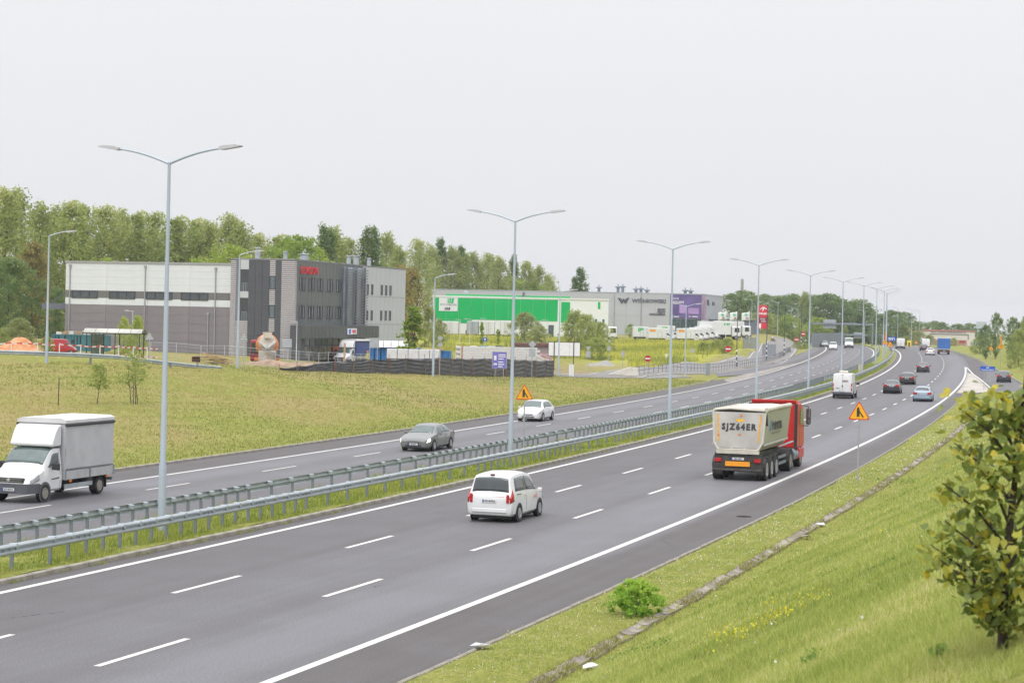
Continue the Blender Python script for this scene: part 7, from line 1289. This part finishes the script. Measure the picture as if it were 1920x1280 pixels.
# ---- poplar belt behind the office and halls
belt = [(5, 362, 300), (30, 366, 318), (72, 390, 310), (105, 396, 335), (132, 386, 315), (152, 391, 340), (196, 394, 320), (226, 402, 345), (258, 405, 325), (288, 406, 345), (332, 414, 330), (366, 418, 345), (386, 426, 330), (426, 413, 350), (448, 428, 335), (482, 444, 345), (522, 447, 360), (626, 436, 380), (652, 452, 385), (726, 446, 390), (746, 468, 380), (782, 454, 455), (806, 468, 500), (845, 470, 520), (866, 474, 530), (886, 480, 540), (912, 482, 545), (934, 488, 520), (986, 494, 530), (1010, 503, 540), (1028, 520, 545)]
nth = ['first', 'second', 'third', 'fourth', 'fifth', 'sixth', 'seventh', 'eighth', 'ninth', 'tenth', 'eleventh', 'twelfth', 'thirteenth', 'fourteenth', 'fifteenth', 'sixteenth', 'seventeenth', 'eighteenth', 'nineteenth', 'twentieth', 'twenty-first', 'twenty-second', 'twenty-third', 'twenty-fourth', 'twenty-fifth', 'twenty-sixth', 'twenty-seventh', 'twenty-eighth', 'twenty-ninth', 'thirtieth', 'thirty-first', 'thirty-second', 'thirty-third']
for i, (px, yt, Y) in enumerate(belt): tree('pop', 'tall poplar in the belt behind the halls, %s from the left' % nth[i], px, yt, Y, random.uniform(.95, 1.25), 'poplars behind the halls', 'poplar_tree')
for px, yt, Y, lab in ((603, 427, 360, 'slender dark poplar behind the office roof, left of the pair'), (615, 436, 362, 'slender dark poplar behind the office roof, right beside its taller twin'), (687, 431, 370, 'slender dark poplar above the silver end of the office, taller left one'), (700, 433, 372, 'slender dark poplar above the silver end of the office, right one'), (824, 452, 520, 'slender dark poplar above the left end of the green hall'), (862, 466, 525, 'slender dark poplar above the sign of the green hall'), (962, 481, 540, 'slender dark poplar behind the second lamp'), (1088, 505, 520, 'lone dark poplar rising behind the silver hall'), (1078, 522, 522, 'small dark poplar beside the lone poplar behind the silver hall')): tree('lom', lab, px, yt, Y, 1.1 if px < 1000 else 1.6, 'slender dark poplars', 'lombardy_poplar')
for px, yt, Y, k, lab in ((560, 445, 345, 'rnd', 'bright round-crowned tree behind the office roof'), (540, 452, 350, 'rnd', 'bright tree behind the office roof, left of the roundest one'), (430, 462, 290, 'rnd', 'bright low tree showing above the hall roof beside the office'), (200, 486, 300, 'rnd', 'low bright tree just showing above the hall roof'), (960, 520, 525, 'rnd', 'wide bright tree above the green hall roof'), (1000, 530, 530, 'rnd', 'bright tree above the right end of the green hall roof'), (745, 500, 310, 'brn', 'brownish tree at the right end of the office'), (768, 505, 330, 'brn', 'tall brownish tree between the office and the green hall'), (60, 460, 262, 'brn', 'browning tree left of the grey hall'), (18, 486, 250, 'drk', 'dark round tree at the left edge of the picture'), (-20, 480, 258, 'drk', 'dark tree cut by the left edge of the picture'), (105, 540, 275, 'drk', 'dark tree behind the canopy of the hall')): tree(k, lab, px, yt, Y, 1.1, 'trees near the halls')
# a dark-leaved understorey behind the left trees
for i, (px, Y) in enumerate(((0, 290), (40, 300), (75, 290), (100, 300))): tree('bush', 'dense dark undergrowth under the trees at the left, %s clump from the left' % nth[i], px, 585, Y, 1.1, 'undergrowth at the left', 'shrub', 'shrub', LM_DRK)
# ---- shrubs in the middle distance
for px, yt, Y, k, ws, lab in ((985, 588, 325, 'will', .9, 'large grey green willow shrub before the green hall'), (1012, 612, 318, 'will', 1.1, 'broad willow shrub right of the second lamp'), (1078, 584, 330, 'bush', .75, 'tall shrub before the white end of the green hall'), (1102, 592, 326, 'bush', .8, 'tall dark shrub right of the green hall'), (1128, 606, 322, 'bush', .8, 'rounded shrub at the right end of the green hall'), (1122, 634, 300, 'bush', 1.2, 'low shrub in the meadow under the tall shrubs'), (806, 578, 330, 'bush', .5, 'tall tangled shrub at the left end of the green hall'), (826, 600, 335, 'will', .6, 'grey green shrub before the sign of the green hall'), (905, 604, 345, 'sprig', 1.2, 'thin sapling before the white trailers'), (935, 618, 345, 'sprig', 1.4, 'small bush right of the thin sapling'), (1365, 634, 330, 'bush', 1.0, 'dark low shrub below the parked lorries'), (1345, 637, 328, 'bush', 1.2, 'low shrub left of the no-entry sign below the lorries'), (1320, 642, 325, 'bush', 1.2, 'small low shrub in the meadow below the vans'), (38, 598, 188, 'will', .9, 'grey green shrub behind the barrier tape at the left'), (90, 632, 172, 'bush', .8, 'small shrub beside the leftmost single lamp'), (10, 615, 200, 'bush', .7, 'shrub at the left picture edge behind the rubble'), (1497, 640, 430, 'bush', 1.3, 'dark bush at the end of the railing'), (1512, 644, 440, 'bush', 1.4, 'low bush beside the far railing end'), (1481, 655, 400, 'bush', 1.4, 'round bush on the grass strip left of the far cars'), (1450, 634, 445, 'will', 1.0, 'straw-coloured bush at the top of the access road')): tree(k, lab, px, yt, Y, ws, 'shrubs in the middle distance', 'shrub', 'shrub', LM_BRN if 'straw' in lab else None)
tree('sprig', 'bright young tree in the building yard left of the green hall', 778, 578, 222, 1.9, None, 'young_tree'); tree('bush', 'pale green feathery young tree beside the bus shelter, left one', 234, 597, 205, .42, 'feathery trees at the shelter', 'young_tree', 'tree', LM_PALE); tree('bush', 'pale green feathery young tree beside the bus shelter, right one', 259, 594, 206, .42, 'feathery trees at the shelter', 'young_tree', 'tree', LM_PALE); tree('rnd', 'small round-headed tree standing before the silver hall', 1183, 608, 420, 1.0, None, 'young_tree')
# ---- woods beyond the road
wood = [(1372, 552, 560, 'drk'), (1392, 546, 580, 'drk'), (1412, 556, 560, 'drk'), (1436, 553, 590, 'drk'), (1460, 556, 570, 'drk'), (1484, 553, 600, 'drk'), (1508, 552, 580, 'pop'), (1530, 555, 600, 'drk'), (1552, 552, 590, 'drk'), (1572, 560, 600, 'drk'), (1596, 577, 620, 'drk'), (1612, 563, 600, 'drk'), (1630, 580, 610, 'drk'), (1652, 590, 590, 'drk'), (1672, 583, 600, 'drk'), (1692, 586, 620, 'drk'), (1706, 604, 630, 'drk'), (1445, 590, 520, 'bush'), (1478, 590, 520, 'rnd'), (1500, 600, 525, 'pop'), (1535, 596, 540, 'rnd'), (1556, 606, 545, 'pop'), (1428, 585, 545, 'will'), (1410, 588, 550, 'will'), (1586, 612, 575, 'pop'), (1605, 610, 590, 'drk'), (1640, 618, 560, 'drk'), (1665, 616, 565, 'drk'), (1695, 612, 600, 'bush'), (1722, 620, 590, 'will'), (1744, 628, 580, 'will'), (1762, 640, 560, 'bush'), (1790, 634, 560, 'bush'), (1726, 604, 760, 'drk'), (1752, 603, 780, 'drk'), (1768, 605, 770, 'drk'), (1796, 608, 770, 'drk'), (1818, 607, 760, 'drk'), (1840, 622, 640, 'drk'), (1700, 630, 570, 'bush')]
for i, (px, yt, Y, k) in enumerate(wood): tree(k, '%s tree of the far woods, %s of its kind from the left' % ({'drk': 'dark', 'pop': 'yellow green', 'rnd': 'bright', 'bush': 'low bushy', 'will': 'grey green'}[k], nth[sum(1 for w_ in wood if w_[3] == k and w_[0] < px)]), px, yt, Y, random.uniform(1.0, 1.3) * (1.25 if k in ('drk', 'rnd') else 1), 'far woods', 'woodland_tree')
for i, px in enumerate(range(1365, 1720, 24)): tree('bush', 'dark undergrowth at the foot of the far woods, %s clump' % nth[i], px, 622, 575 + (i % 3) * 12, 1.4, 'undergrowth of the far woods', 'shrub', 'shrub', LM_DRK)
for px, yt, Y, k, ws, lab in ((1868, 588, 372, 'drk', .5, 'dark gappy tree on the hill at the right'), (1850, 610, 380, 'drk', .6, 'small dark tree left of the gappy tree on the hill'), (1899, 596, 350, 'drk', .7, 'broad tree on the hill, second from the right edge'), (1930, 594, 330, 'bush', .55, 'big tangled bush at the right picture edge'), (1912, 620, 318, 'bush', .8, 'tangled bush below the broad tree on the hill'), (1935, 640, 300, 'bush', .9, 'low bush at the right edge beside the slip road'), (1838, 632, 420, 'bush', 1.0, 'low bush beside the blue sign on the hill')): tree(k, lab, px, yt, Y, ws, 'trees on the right-hand hill')
# ================================================================== GRASS AND WEEDS
def blade_mat(name, stops): return leaf_mat(name, stops, .3, 0.0, .7)
BL_BANK = blade_mat('bank grass', [(0, (.17, .235, .055)), (.4, (.31, .37, .085)), (.75, (.46, .49, .15)), (1, (.62, .56, .30))]); BL_DRY = blade_mat('dry slope grass', [(0, (.18, .22, .05)), (.4, (.30, .31, .085)), (.75, (.43, .345, .15)), (1, (.56, .42, .24))]); BL_MED = blade_mat('median weeds', [(0, (.120, .189, .030)), (.5, (.255, .324, .053)), (1, (.480, .446, .135))]); BL_GOLD = blade_mat('goldenrod meadow', [(0, (.20, .25, .055)), (.5, (.40, .42, .08)), (1, (.62, .56, .10))])
def pnoise(x, y, s): return .5 + .25 * (np.sin(x * s + 1.7 * np.sin(y * s * .7)) + np.sin(y * s * 1.3 + 2.1 * np.sin(x * s * .6 + 1)))
def blades(name, label, X, Y, Z, h, w, mat, tone, lean=.45, cat='grass'):
    n = len(X); a = RNG.uniform(0, 6.28, n); l = RNG.uniform(0, lean, n) * h; wa = RNG.uniform(0, 6.28, n); B = np.stack([X, Y, Z], 1); wv = np.stack([np.cos(wa), np.sin(wa), np.zeros(n)], 1) * w[:, None] / 2; tip = B + np.stack([np.cos(a) * l, np.sin(a) * l, h], 1)
    V = np.stack([B - wv, B + wv, tip], 1).reshape(-1, 3); me = tone_mesh(name, V, np.arange(3 * n).reshape(n, 3), np.repeat(tone, 3), mat); return tag(obj(name, me, None), label, cat, None, 'stuff')
def band(n, y0, y1, r0, r1, power=2.0):
    """places along the road, denser near the viewer"""
    u = RNG.uniform(size=n); Y = 1 / ((1 - u) / y0 + u / y1) if power == 2 else y0 * (y1 / y0) ** u; r = RNG.uniform(size=n); r = (r0(Y) if callable(r0) else r0) * (1 - r) + (r1(Y) if callable(r1) else r1) * r; k = cs(Y); c = 1 / np.sqrt(1 + k * k); return cx(Y) + r * c, Y - r * k * c, r
# bank on which the viewer stands: sample by distance and side angle
n = 420000; u = RNG.uniform(size=n); Y = 10.5 * (190 / 10.5) ** (u ** 1.15); X = Y * RNG.uniform(-.02, .30, n); s_, r_ = SRc(X, Y); ok = (r_ > 14.45 - .0085 * np.clip(Y - 60, 0, 200)) & (r_ < 33) & ~((np.abs(r_ - np.interp(Y, [38, 51, 63, 78, 100, 123, 160], [17.0, 16.85, 16.72, 16.55, 16.45, 16.25, 15.9])) < .15) & (Y < 165)); X, Y, r_ = X[ok], Y[ok], r_[ok]
Z = terrain(X, Y) - .01; tone = np.clip(.34 * pnoise(X, Y, .8) + .26 * pnoise(X + 9, Y, 3.1) + .16 * pnoise(X, Y + 5, .22) + RNG.normal(.12, .17, len(X)), 0, 1); h = RNG.uniform(.03, .095, len(X)) * (.7 + .9 * pnoise(X, Y, 1.7)) * np.where(r_ < 17, .8, 1.0); blades('bank_grass', 'fresh green grass on the bank and verge at the right', X, Y, Z, h, np.maximum(.006, .00055 * Y), BL_BANK, tone, .9)
X, Y, r_ = band(70000, 48, 330, -4.65, -.95, 1); Z = EL(Y) + .12; cl = pnoise(X * 1.0, Y, .9); blades('median_weeds', 'tall yellow green weeds growing in the median under the guard rails', X, Y, Z, RNG.uniform(.06, .3, len(X)) * (.35 + cl) * np.where(r_ > -1.3, .5, 1), np.maximum(.012, .0005 * Y), BL_MED, np.clip(.4 * cl + RNG.normal(.3, .2, len(X)), 0, 1), .5)
u = RNG.uniform(size=150000); Y = 70 + 170 * u ** .9; X = Y * RNG.uniform(-.29, .11, len(Y)); s_, r_ = SRc(X, Y); ok = (r_ < -17.2) & (r_ > -46) & (Y < np.interp(960 + F_PX * X / Y, [0, 448, 815, 1050, 1250], [150, 166, 188, 222, 246])); X, Y, r_ = X[ok], Y[ok], r_[ok]; Z = terrain(X, Y) - .01; d_ = smooth01((-r_ - 18.5) / 4) * smooth01((pnoise(X * .5, Y * .35, .33) - .35) * 3); blades('slope_grass', 'dry patchy grass covering the slope left of the road', X, Y, Z, RNG.uniform(.06, .17, len(X)) * np.where(r_ > -19, 1.2, .9), .0006 * Y, BL_DRY, np.clip(.16 + .40 * d_ + RNG.normal(.06, .17, len(X)), 0, 1), .8)
u = RNG.uniform(size=52000); Y = 258 + 130 * u; px = RNG.uniform(820, 1425, len(Y)); X = (px - 960) / F_PX * Y; s_, r_ = SRc(X, Y); ok = (r_ < -27) & (pnoise(X, Y, .12) + RNG.normal(0, .15, len(X)) > .3) & ((Y > 300) | (px > 1180)); X, Y = X[ok], Y[ok]; Z = terrain(X, Y); tone = np.clip(.55 * pnoise(X, Y, .17) + RNG.normal(.25, .2, len(X)), 0, 1); blades('goldenrod_meadow', 'yellow flowering meadow before the rental yard', X, Y, Z, RNG.uniform(.35, 1.0, len(X)) * (.6 + .5 * pnoise(X, Y, .3)), RNG.uniform(.12, .3, len(X)), BL_GOLD, tone, .3, 'meadow')
# flowers
def dots(name, label, X, Y, Z, size, mat): P = np.stack([X, Y, Z], 1); V, F = leaves_np(P, size, 2.0, None, .9); return tag(obj(name, tone_mesh(name, V, F, np.repeat(RNG.uniform(0, 1, len(X)), 4), mat), None), label, 'flowers', None, 'stuff')
WF = leaf_mat('white petals', [(0, (.55, .55, .48)), (1, (.75, .75, .7))], .2, 0); YF = leaf_mat('yellow petals', [(0, (.45, .42, .03)), (1, (.62, .58, .06))], .2, 0)
X, Y, r_ = band(2600, 36, 170, 14.4, 16.3); dots('white_wildflowers', 'tiny white flowers scattered over the verge', X, Y, terrain(X, Y) + RNG.uniform(.08, .18, len(X)), np.maximum(.012, .00028 * Y)[:, None] * np.ones((1, 1)), WF)
X, Y, r_ = band(420, 12, 120, 17.5, 27); dots('white_wildflowers', 'sparse white flower heads on the upper bank', X, Y, terrain(X, Y) + RNG.uniform(.1, .2, len(X)), np.maximum(.014, .0003 * Y)[:, None], WF)
Px = []
for (px, py, n, sp) in ((1440, 1190, 170, 1.0), (1365, 1215, 90, .7), (1470, 1150, 70, .8), (1690, 1000, 60, 1.2)):
    c = ON(px, py, 0, 12, 120); Px.append(np.stack([RNG.normal(c.x, .35 * sp * c.y / 30, n), RNG.normal(c.y, 1.0 * sp * c.y / 30, n)], 1))
Px = np.concatenate(Px); Px = Px[SRc(Px[:, 0], Px[:, 1])[1] > 17.4]; dots('yellow_wildflowers', 'loose drifts of small yellow flowers on the bank', Px[:, 0], Px[:, 1], terrain(Px[:, 0], Px[:, 1]) + RNG.uniform(.12, .28, len(Px)), np.maximum(.016, .0004 * Px[:, 1])[:, None], YF)
# tall weeds leaning over the verge edging
wd = []
for px, py, hh in ((893, 1210, 26), (1018, 1150, 20), (1330, 990, 22), (1340, 985, 16), (740, 1278, 18), (960, 1195, 12), (1160, 1090, 10), (1270, 1040, 14), (1440, 950, 12), (1240, 1050, 12)):
    c = ON(px, py, 0, 30, 120); H = hh * c.y / F_PX * 1.2
    for k in range(26): a = random.uniform(0, 6.28); t = random.uniform(.1, 1); wd.append((c.x + math.cos(a) * .12 * t + random.uniform(-.2, .2), c.y + math.sin(a) * .2, c.z + H * t))
wd = np.array(wd); wd = wd[SRc(wd[:, 0], wd[:, 1])[1] > 14.15 - .0085 * np.clip(wd[:, 1] - 60, 0, 200)]; V, F = leaves_np(wd, .035, .5); tag(obj('verge_weeds', tone_mesh('verge_weeds', V, F, np.repeat(RNG.uniform(.2, 1, len(wd)), 4), BL_BANK), None), 'straggling weeds along the edging of the road', 'weeds', None, 'stuff')
# tufts of grass along kerbs
X, Y, r_ = band(2600, 48, 190, -.78, -.70, 1); ok = pnoise(X * 2, Y * 2, .9) > .62; X, Y = X[ok], Y[ok]; blades('kerb_grass', 'grass tufts growing in the joint along the median kerb', X, Y, EL(Y) + .0, RNG.uniform(.05, .15, len(X)), np.full(len(X), .02), BL_MED, RNG.uniform(.3, 1, len(X)), .6)
# ---- bush in the verge
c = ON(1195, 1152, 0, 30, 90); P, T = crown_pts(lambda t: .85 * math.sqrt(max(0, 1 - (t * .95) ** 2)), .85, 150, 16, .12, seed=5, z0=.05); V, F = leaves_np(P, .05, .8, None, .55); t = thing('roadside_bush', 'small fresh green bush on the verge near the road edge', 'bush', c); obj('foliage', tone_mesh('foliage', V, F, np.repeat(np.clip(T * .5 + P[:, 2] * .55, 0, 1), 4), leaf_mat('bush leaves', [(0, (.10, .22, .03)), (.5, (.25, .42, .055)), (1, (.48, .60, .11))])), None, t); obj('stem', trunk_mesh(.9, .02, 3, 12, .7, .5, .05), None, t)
# ---- saplings and stake on the left slope
for px, py, yt, lab, ws in ((186, 757, 684, 'thin leaning sapling on the left slope, left of two', 1.0), (250, 757, 664, 'bushy multi-stemmed sapling on the left slope, right of two', 1.15)):
    c = ON(px, py, 0, 60, 170); H = (py - yt) * c.y / F_PX; t = thing('sapling', lab, 'sapling', c, 0, 'saplings on the left slope'); P, T = crown_pts(lambda q: .30 * ws * math.sin(math.pi * min(1, max(.02, (q - .28) / .78))) ** .6, H, 95, 16, .2, seed=int(px), z0=.38, lop=.6); V, F = leaves_np(P, .055, .3); obj('crown', tone_mesh('crown', V, F, np.repeat(T, 4), LM_POP), None, t)
    for k in range(1 if ws == 1 else 4): me = trunk_mesh(H, .028, px + k, 8, .9, .2, .3); o = obj('stem', me, None, t, (.12 * k - .1, .05 * k, 0)); o.rotation_euler = (0, .12 if ws == 1 else -.1 + .07 * k, k * 1.3)
c = ON(110, 759, 0, 60, 170); m = MB(); hh = 50 * c.y / F_PX; m.tube([(0, 0, -.3), (.03, 0, hh)], [.035, .028], 6); m.tube([(.0, 0, hh * .97), (.05, 0, hh * 1.0)], .034, 6); tag(m.build('wooden_stake', M('weathered stake', (.09, .07, .055), .9, var=.3), None, None, c), 'thin dark wooden stake standing alone on the left slope', 'stake')
# ---- young broad-leaved tree close to the viewer
c = ON(1880, 1222, 0, 9, 40); t = thing('young_tree', 'young broad-leaved tree with yellowing leaves close to the viewer at the right', 'tree', c); sc = c.y / F_PX
def TP(px, py, dy=0.0): a, b = ray(px, py); Y = c.y + dy; return Vector((a * Y, Y, HC + b * Y)) - Vector(c)
BR = M('young bark', (.055, .042, .032), .85, var=.3, scale=20, bump=.3, bscale=40); m = MB(); trunk = [TP(1881, 1232), TP(1882, 1180), TP(1884, 1090), TP(1893, 1000), TP(1904, 900), TP(1914, 800), TP(1925, 690)]; m.tube(trunk, [.036, .03, .026, .022, .017, .012, .006], 8); m.build('trunk', BR, t, 60)
tips = [(1768, 905, -.1), (1772, 975, .05), (1790, 830, .1), (1745, 1020, 0), (1760, 1045, -.15), (1800, 765, 0), (1822, 745, .12), (1870, 735, -.1), (1900, 740, .1), (1830, 1110, -.1), (1850, 1150, .1), (1815, 1060, .15), (1935, 1080, -.1), (1950, 980, .1), (1955, 880, -.1), (1945, 780, .1), (1840, 880, -.25), (1850, 960, .25), (1905, 830, -.25), (1890, 1130, -.2), (1930, 1150, .15), (1810, 1000, .25), (1870, 1030, -.25), (1980, 930, 0), (1975, 1020, .1), (1960, 720, 0)]
lp = []; m = MB()
for j, (px, py, dy) in enumerate(tips):
    e = TP(px, py, dy); zb_ = e.z - .22 - .35 * math.hypot(e.x - trunk[3].x, dy); zz_ = [q.z for q in trunk]; zb_ = min(max(zb_, zz_[0] + .12), zz_[-1]); b = Vector([float(np.interp(zb_, zz_, [q[k] for q in trunk])) for k in (0, 1)] + [zb_]); mid = b.lerp(e, .5) + Vector((0, 0, .04)); m.tube([b, mid, e], [.011, .008, .003], 5)
    L_ = (e - b).length; nl = int(26 + L_ * 100)
    for k in range(nl):
        q = random.uniform(.22, 1.04); o = b.lerp(mid, q * 2) if q < .5 else mid.lerp(e, q * 2 - 1); lp.append((o + Vector((random.gauss(0, .055), random.gauss(0, .055), random.gauss(-.005, .045))), (e - b).normalized(), q, py))
m.build('branches', BR, t, 60)
lm_me = []
LFM = [M('linden leaf green', (.175, .235, .05), .45, var=.3, scale=30), M('linden leaf mid green', (.27, .31, .065), .45, var=.3, scale=30), M('linden leaf yellow green', (.42, .41, .06), .45, var=.3, scale=30), M('linden leaf yellow', (.55, .46, .05), .5, var=.3, scale=30)]
for lm in LFM:
    tr = lm.node_tree; pb = tr.nodes['Principled BSDF']; tl = tr.nodes.new('ShaderNodeBsdfTranslucent'); ms = tr.nodes.new('ShaderNodeMixShader'); ms.inputs[0].default_value = .42; tr.links.new(pb.inputs['Base Color'].links[0].from_socket, tl.inputs['Color']); tr.links.new(pb.outputs[0], ms.inputs[1]); tr.links.new(tl.outputs[0], ms.inputs[2]); tr.links.new(ms.outputs[0], tr.nodes['Material Output'].inputs['Surface'])
outl = [(0, 0), (.27, .08), (.42, .30), (.38, .60), (.19, .88), (0, 1.22)]
lv = [(0, y, -.05 * math.sin(y * 3)) for _, y in outl] + [(x, y, .10 * x - .10 * y * y) for x, y in outl[1:-1]] + [(-x, y, .10 * x - .10 * y * y) for x, y in outl[1:-1]]
lf = [(0, 6, 1), (1, 6, 7, 2), (2, 7, 8, 3), (3, 8, 9, 4), (4, 9, 5), (0, 1, 10), (1, 2, 11, 10), (2, 3, 12, 11), (3, 4, 13, 12), (4, 5, 13)]
for lm in LFM: me = bpy.data.meshes.new('leaf'); me.from_pydata(lv, [], lf); me.polygons.foreach_set('use_smooth', [True] * len(me.polygons)); me.materials.append(lm); lm_me.append(me)
random.shuffle(lp); far = [MB() for _ in LFM]; lp.sort(key=lambda q: q[0].y)
for k, (o, d, q, py) in enumerate(lp):
    tipn = q > .8; ti = random.choices(range(4), (5, 5, 1.4, .3) if not tipn else (1.5, 4, 4, 2.2 if py < 860 or random.random() < .3 else .5))[0]; sz = random.uniform(.034, .068)
    rot = Matrix.Rotation(random.uniform(0, 6.28), 3, 'Z') @ Matrix.Rotation(random.gauss(-.5, .6), 3, 'X') @ Matrix.Rotation(random.gauss(0, .6), 3, 'Y')
    if k < 300: l = obj('leaf', lm_me[ti], None, t, o); l.rotation_euler = rot.to_euler(); l.scale = (sz,) * 3
    else: far[ti].add([rot @ (Vector(v) * sz) + o for v in lv], lf)
for mb, lm in zip(far, LFM):
    if mb.v: tag(mb.build('leaves', lm, t, 80), kind='stuff')

# dead stalks and grass creeping over the drain slabs
X, Y, r_ = band(16000, 37, 165, -.26, .26, 2); ds_ = np.interp(Y + 5, [38, 51, 63, 78, 100, 123, 160], [17.0, 16.85, 16.72, 16.55, 16.45, 16.25, 15.9]); k_ = cs(Y); c_ = 1 / np.sqrt(1 + k_ * k_); yy_ = Y + r_ * k_ * c_; ok = (pnoise(X * 3, Y * 1.0, .9) > .55) | (np.abs(r_) > .17); yb = yy_[ok]; rb = (r_ + np.interp(yy_, [38, 51, 63, 78, 100, 123, 160], [17.0, 16.85, 16.72, 16.55, 16.45, 16.25, 15.9]))[ok]; kb = cs(yb); cb_ = 1 / np.sqrt(1 + kb * kb); Xb = cx(yb) + rb * cb_; Yb = yb - rb * kb * cb_
blades('creeping_grass', 'dry and green grass creeping over the drain slabs', Xb, Yb, terrain(Xb, Yb), RNG.uniform(.05, .14, len(Xb)), np.maximum(.01, .0004 * Yb), blade_mat('creeping grass', [(0, (.16, .12, .06)), (.4, (.27, .22, .10)), (1, (.34, .40, .10))]), RNG.uniform(0, 1, len(Xb)), 1.2)

# low leafy weeds in the bank
wl = []
for px, py, n, sp in ((1170, 1228, 90, .16), (1405, 1132, 60, .12), (1225, 1215, 70, .14), (1660, 1060, 50, .12), (1520, 1240, 40, .08), (1560, 1080, 50, .14), (1765, 1235, 40, .07), (1700, 905, 60, .2)):
    c = ON(px, py, 0, 11, 140); q = RNG.normal(size=(n, 3)) * np.array([sp * c.y / 28, sp * 2.2 * c.y / 28, .03]); q[:, 0] += c.x; q[:, 1] += c.y; q[:, 2] = terrain(q[:, 0], q[:, 1]) + np.abs(q[:, 2]) + .03; wl.append(q)
wl = np.concatenate(wl); V, F = leaves_np(wl, np.maximum(.022, .0007 * wl[:, 1])[:, None], 1.5, None, .6); tag(obj('low_weeds', tone_mesh('low_weeds', V, F, np.repeat(RNG.uniform(0, .8, len(wl)), 4), leaf_mat('weed leaves', [(0, (.11, .19, .05)), (1, (.30, .42, .09))])), None), 'darker leafy weed patches scattered in the bank grass', 'weeds', None, 'stuff')
# ================================================================== HAZE
hm = bpy.data.materials.new('haze'); hm.use_nodes = True; ht_ = hm.node_tree; ht_.nodes.remove(ht_.nodes['Principled BSDF']); pv = ht_.nodes.new('ShaderNodeVolumePrincipled'); pv.inputs['Color'].default_value = (.93, .95, 1.0, 1); pv.inputs['Density'].default_value = .00018; pv.inputs['Anisotropy'].default_value = .2
ht_.links.new(pv.outputs[0], ht_.nodes['Material Output'].inputs['Volume'])
m = MB(); m.bbox(-3600, 3600, -150, 3900, -12, 42); tag(m.build('haze', hm), 'thin pale haze in the air over the road and fields', 'haze', None, 'stuff')
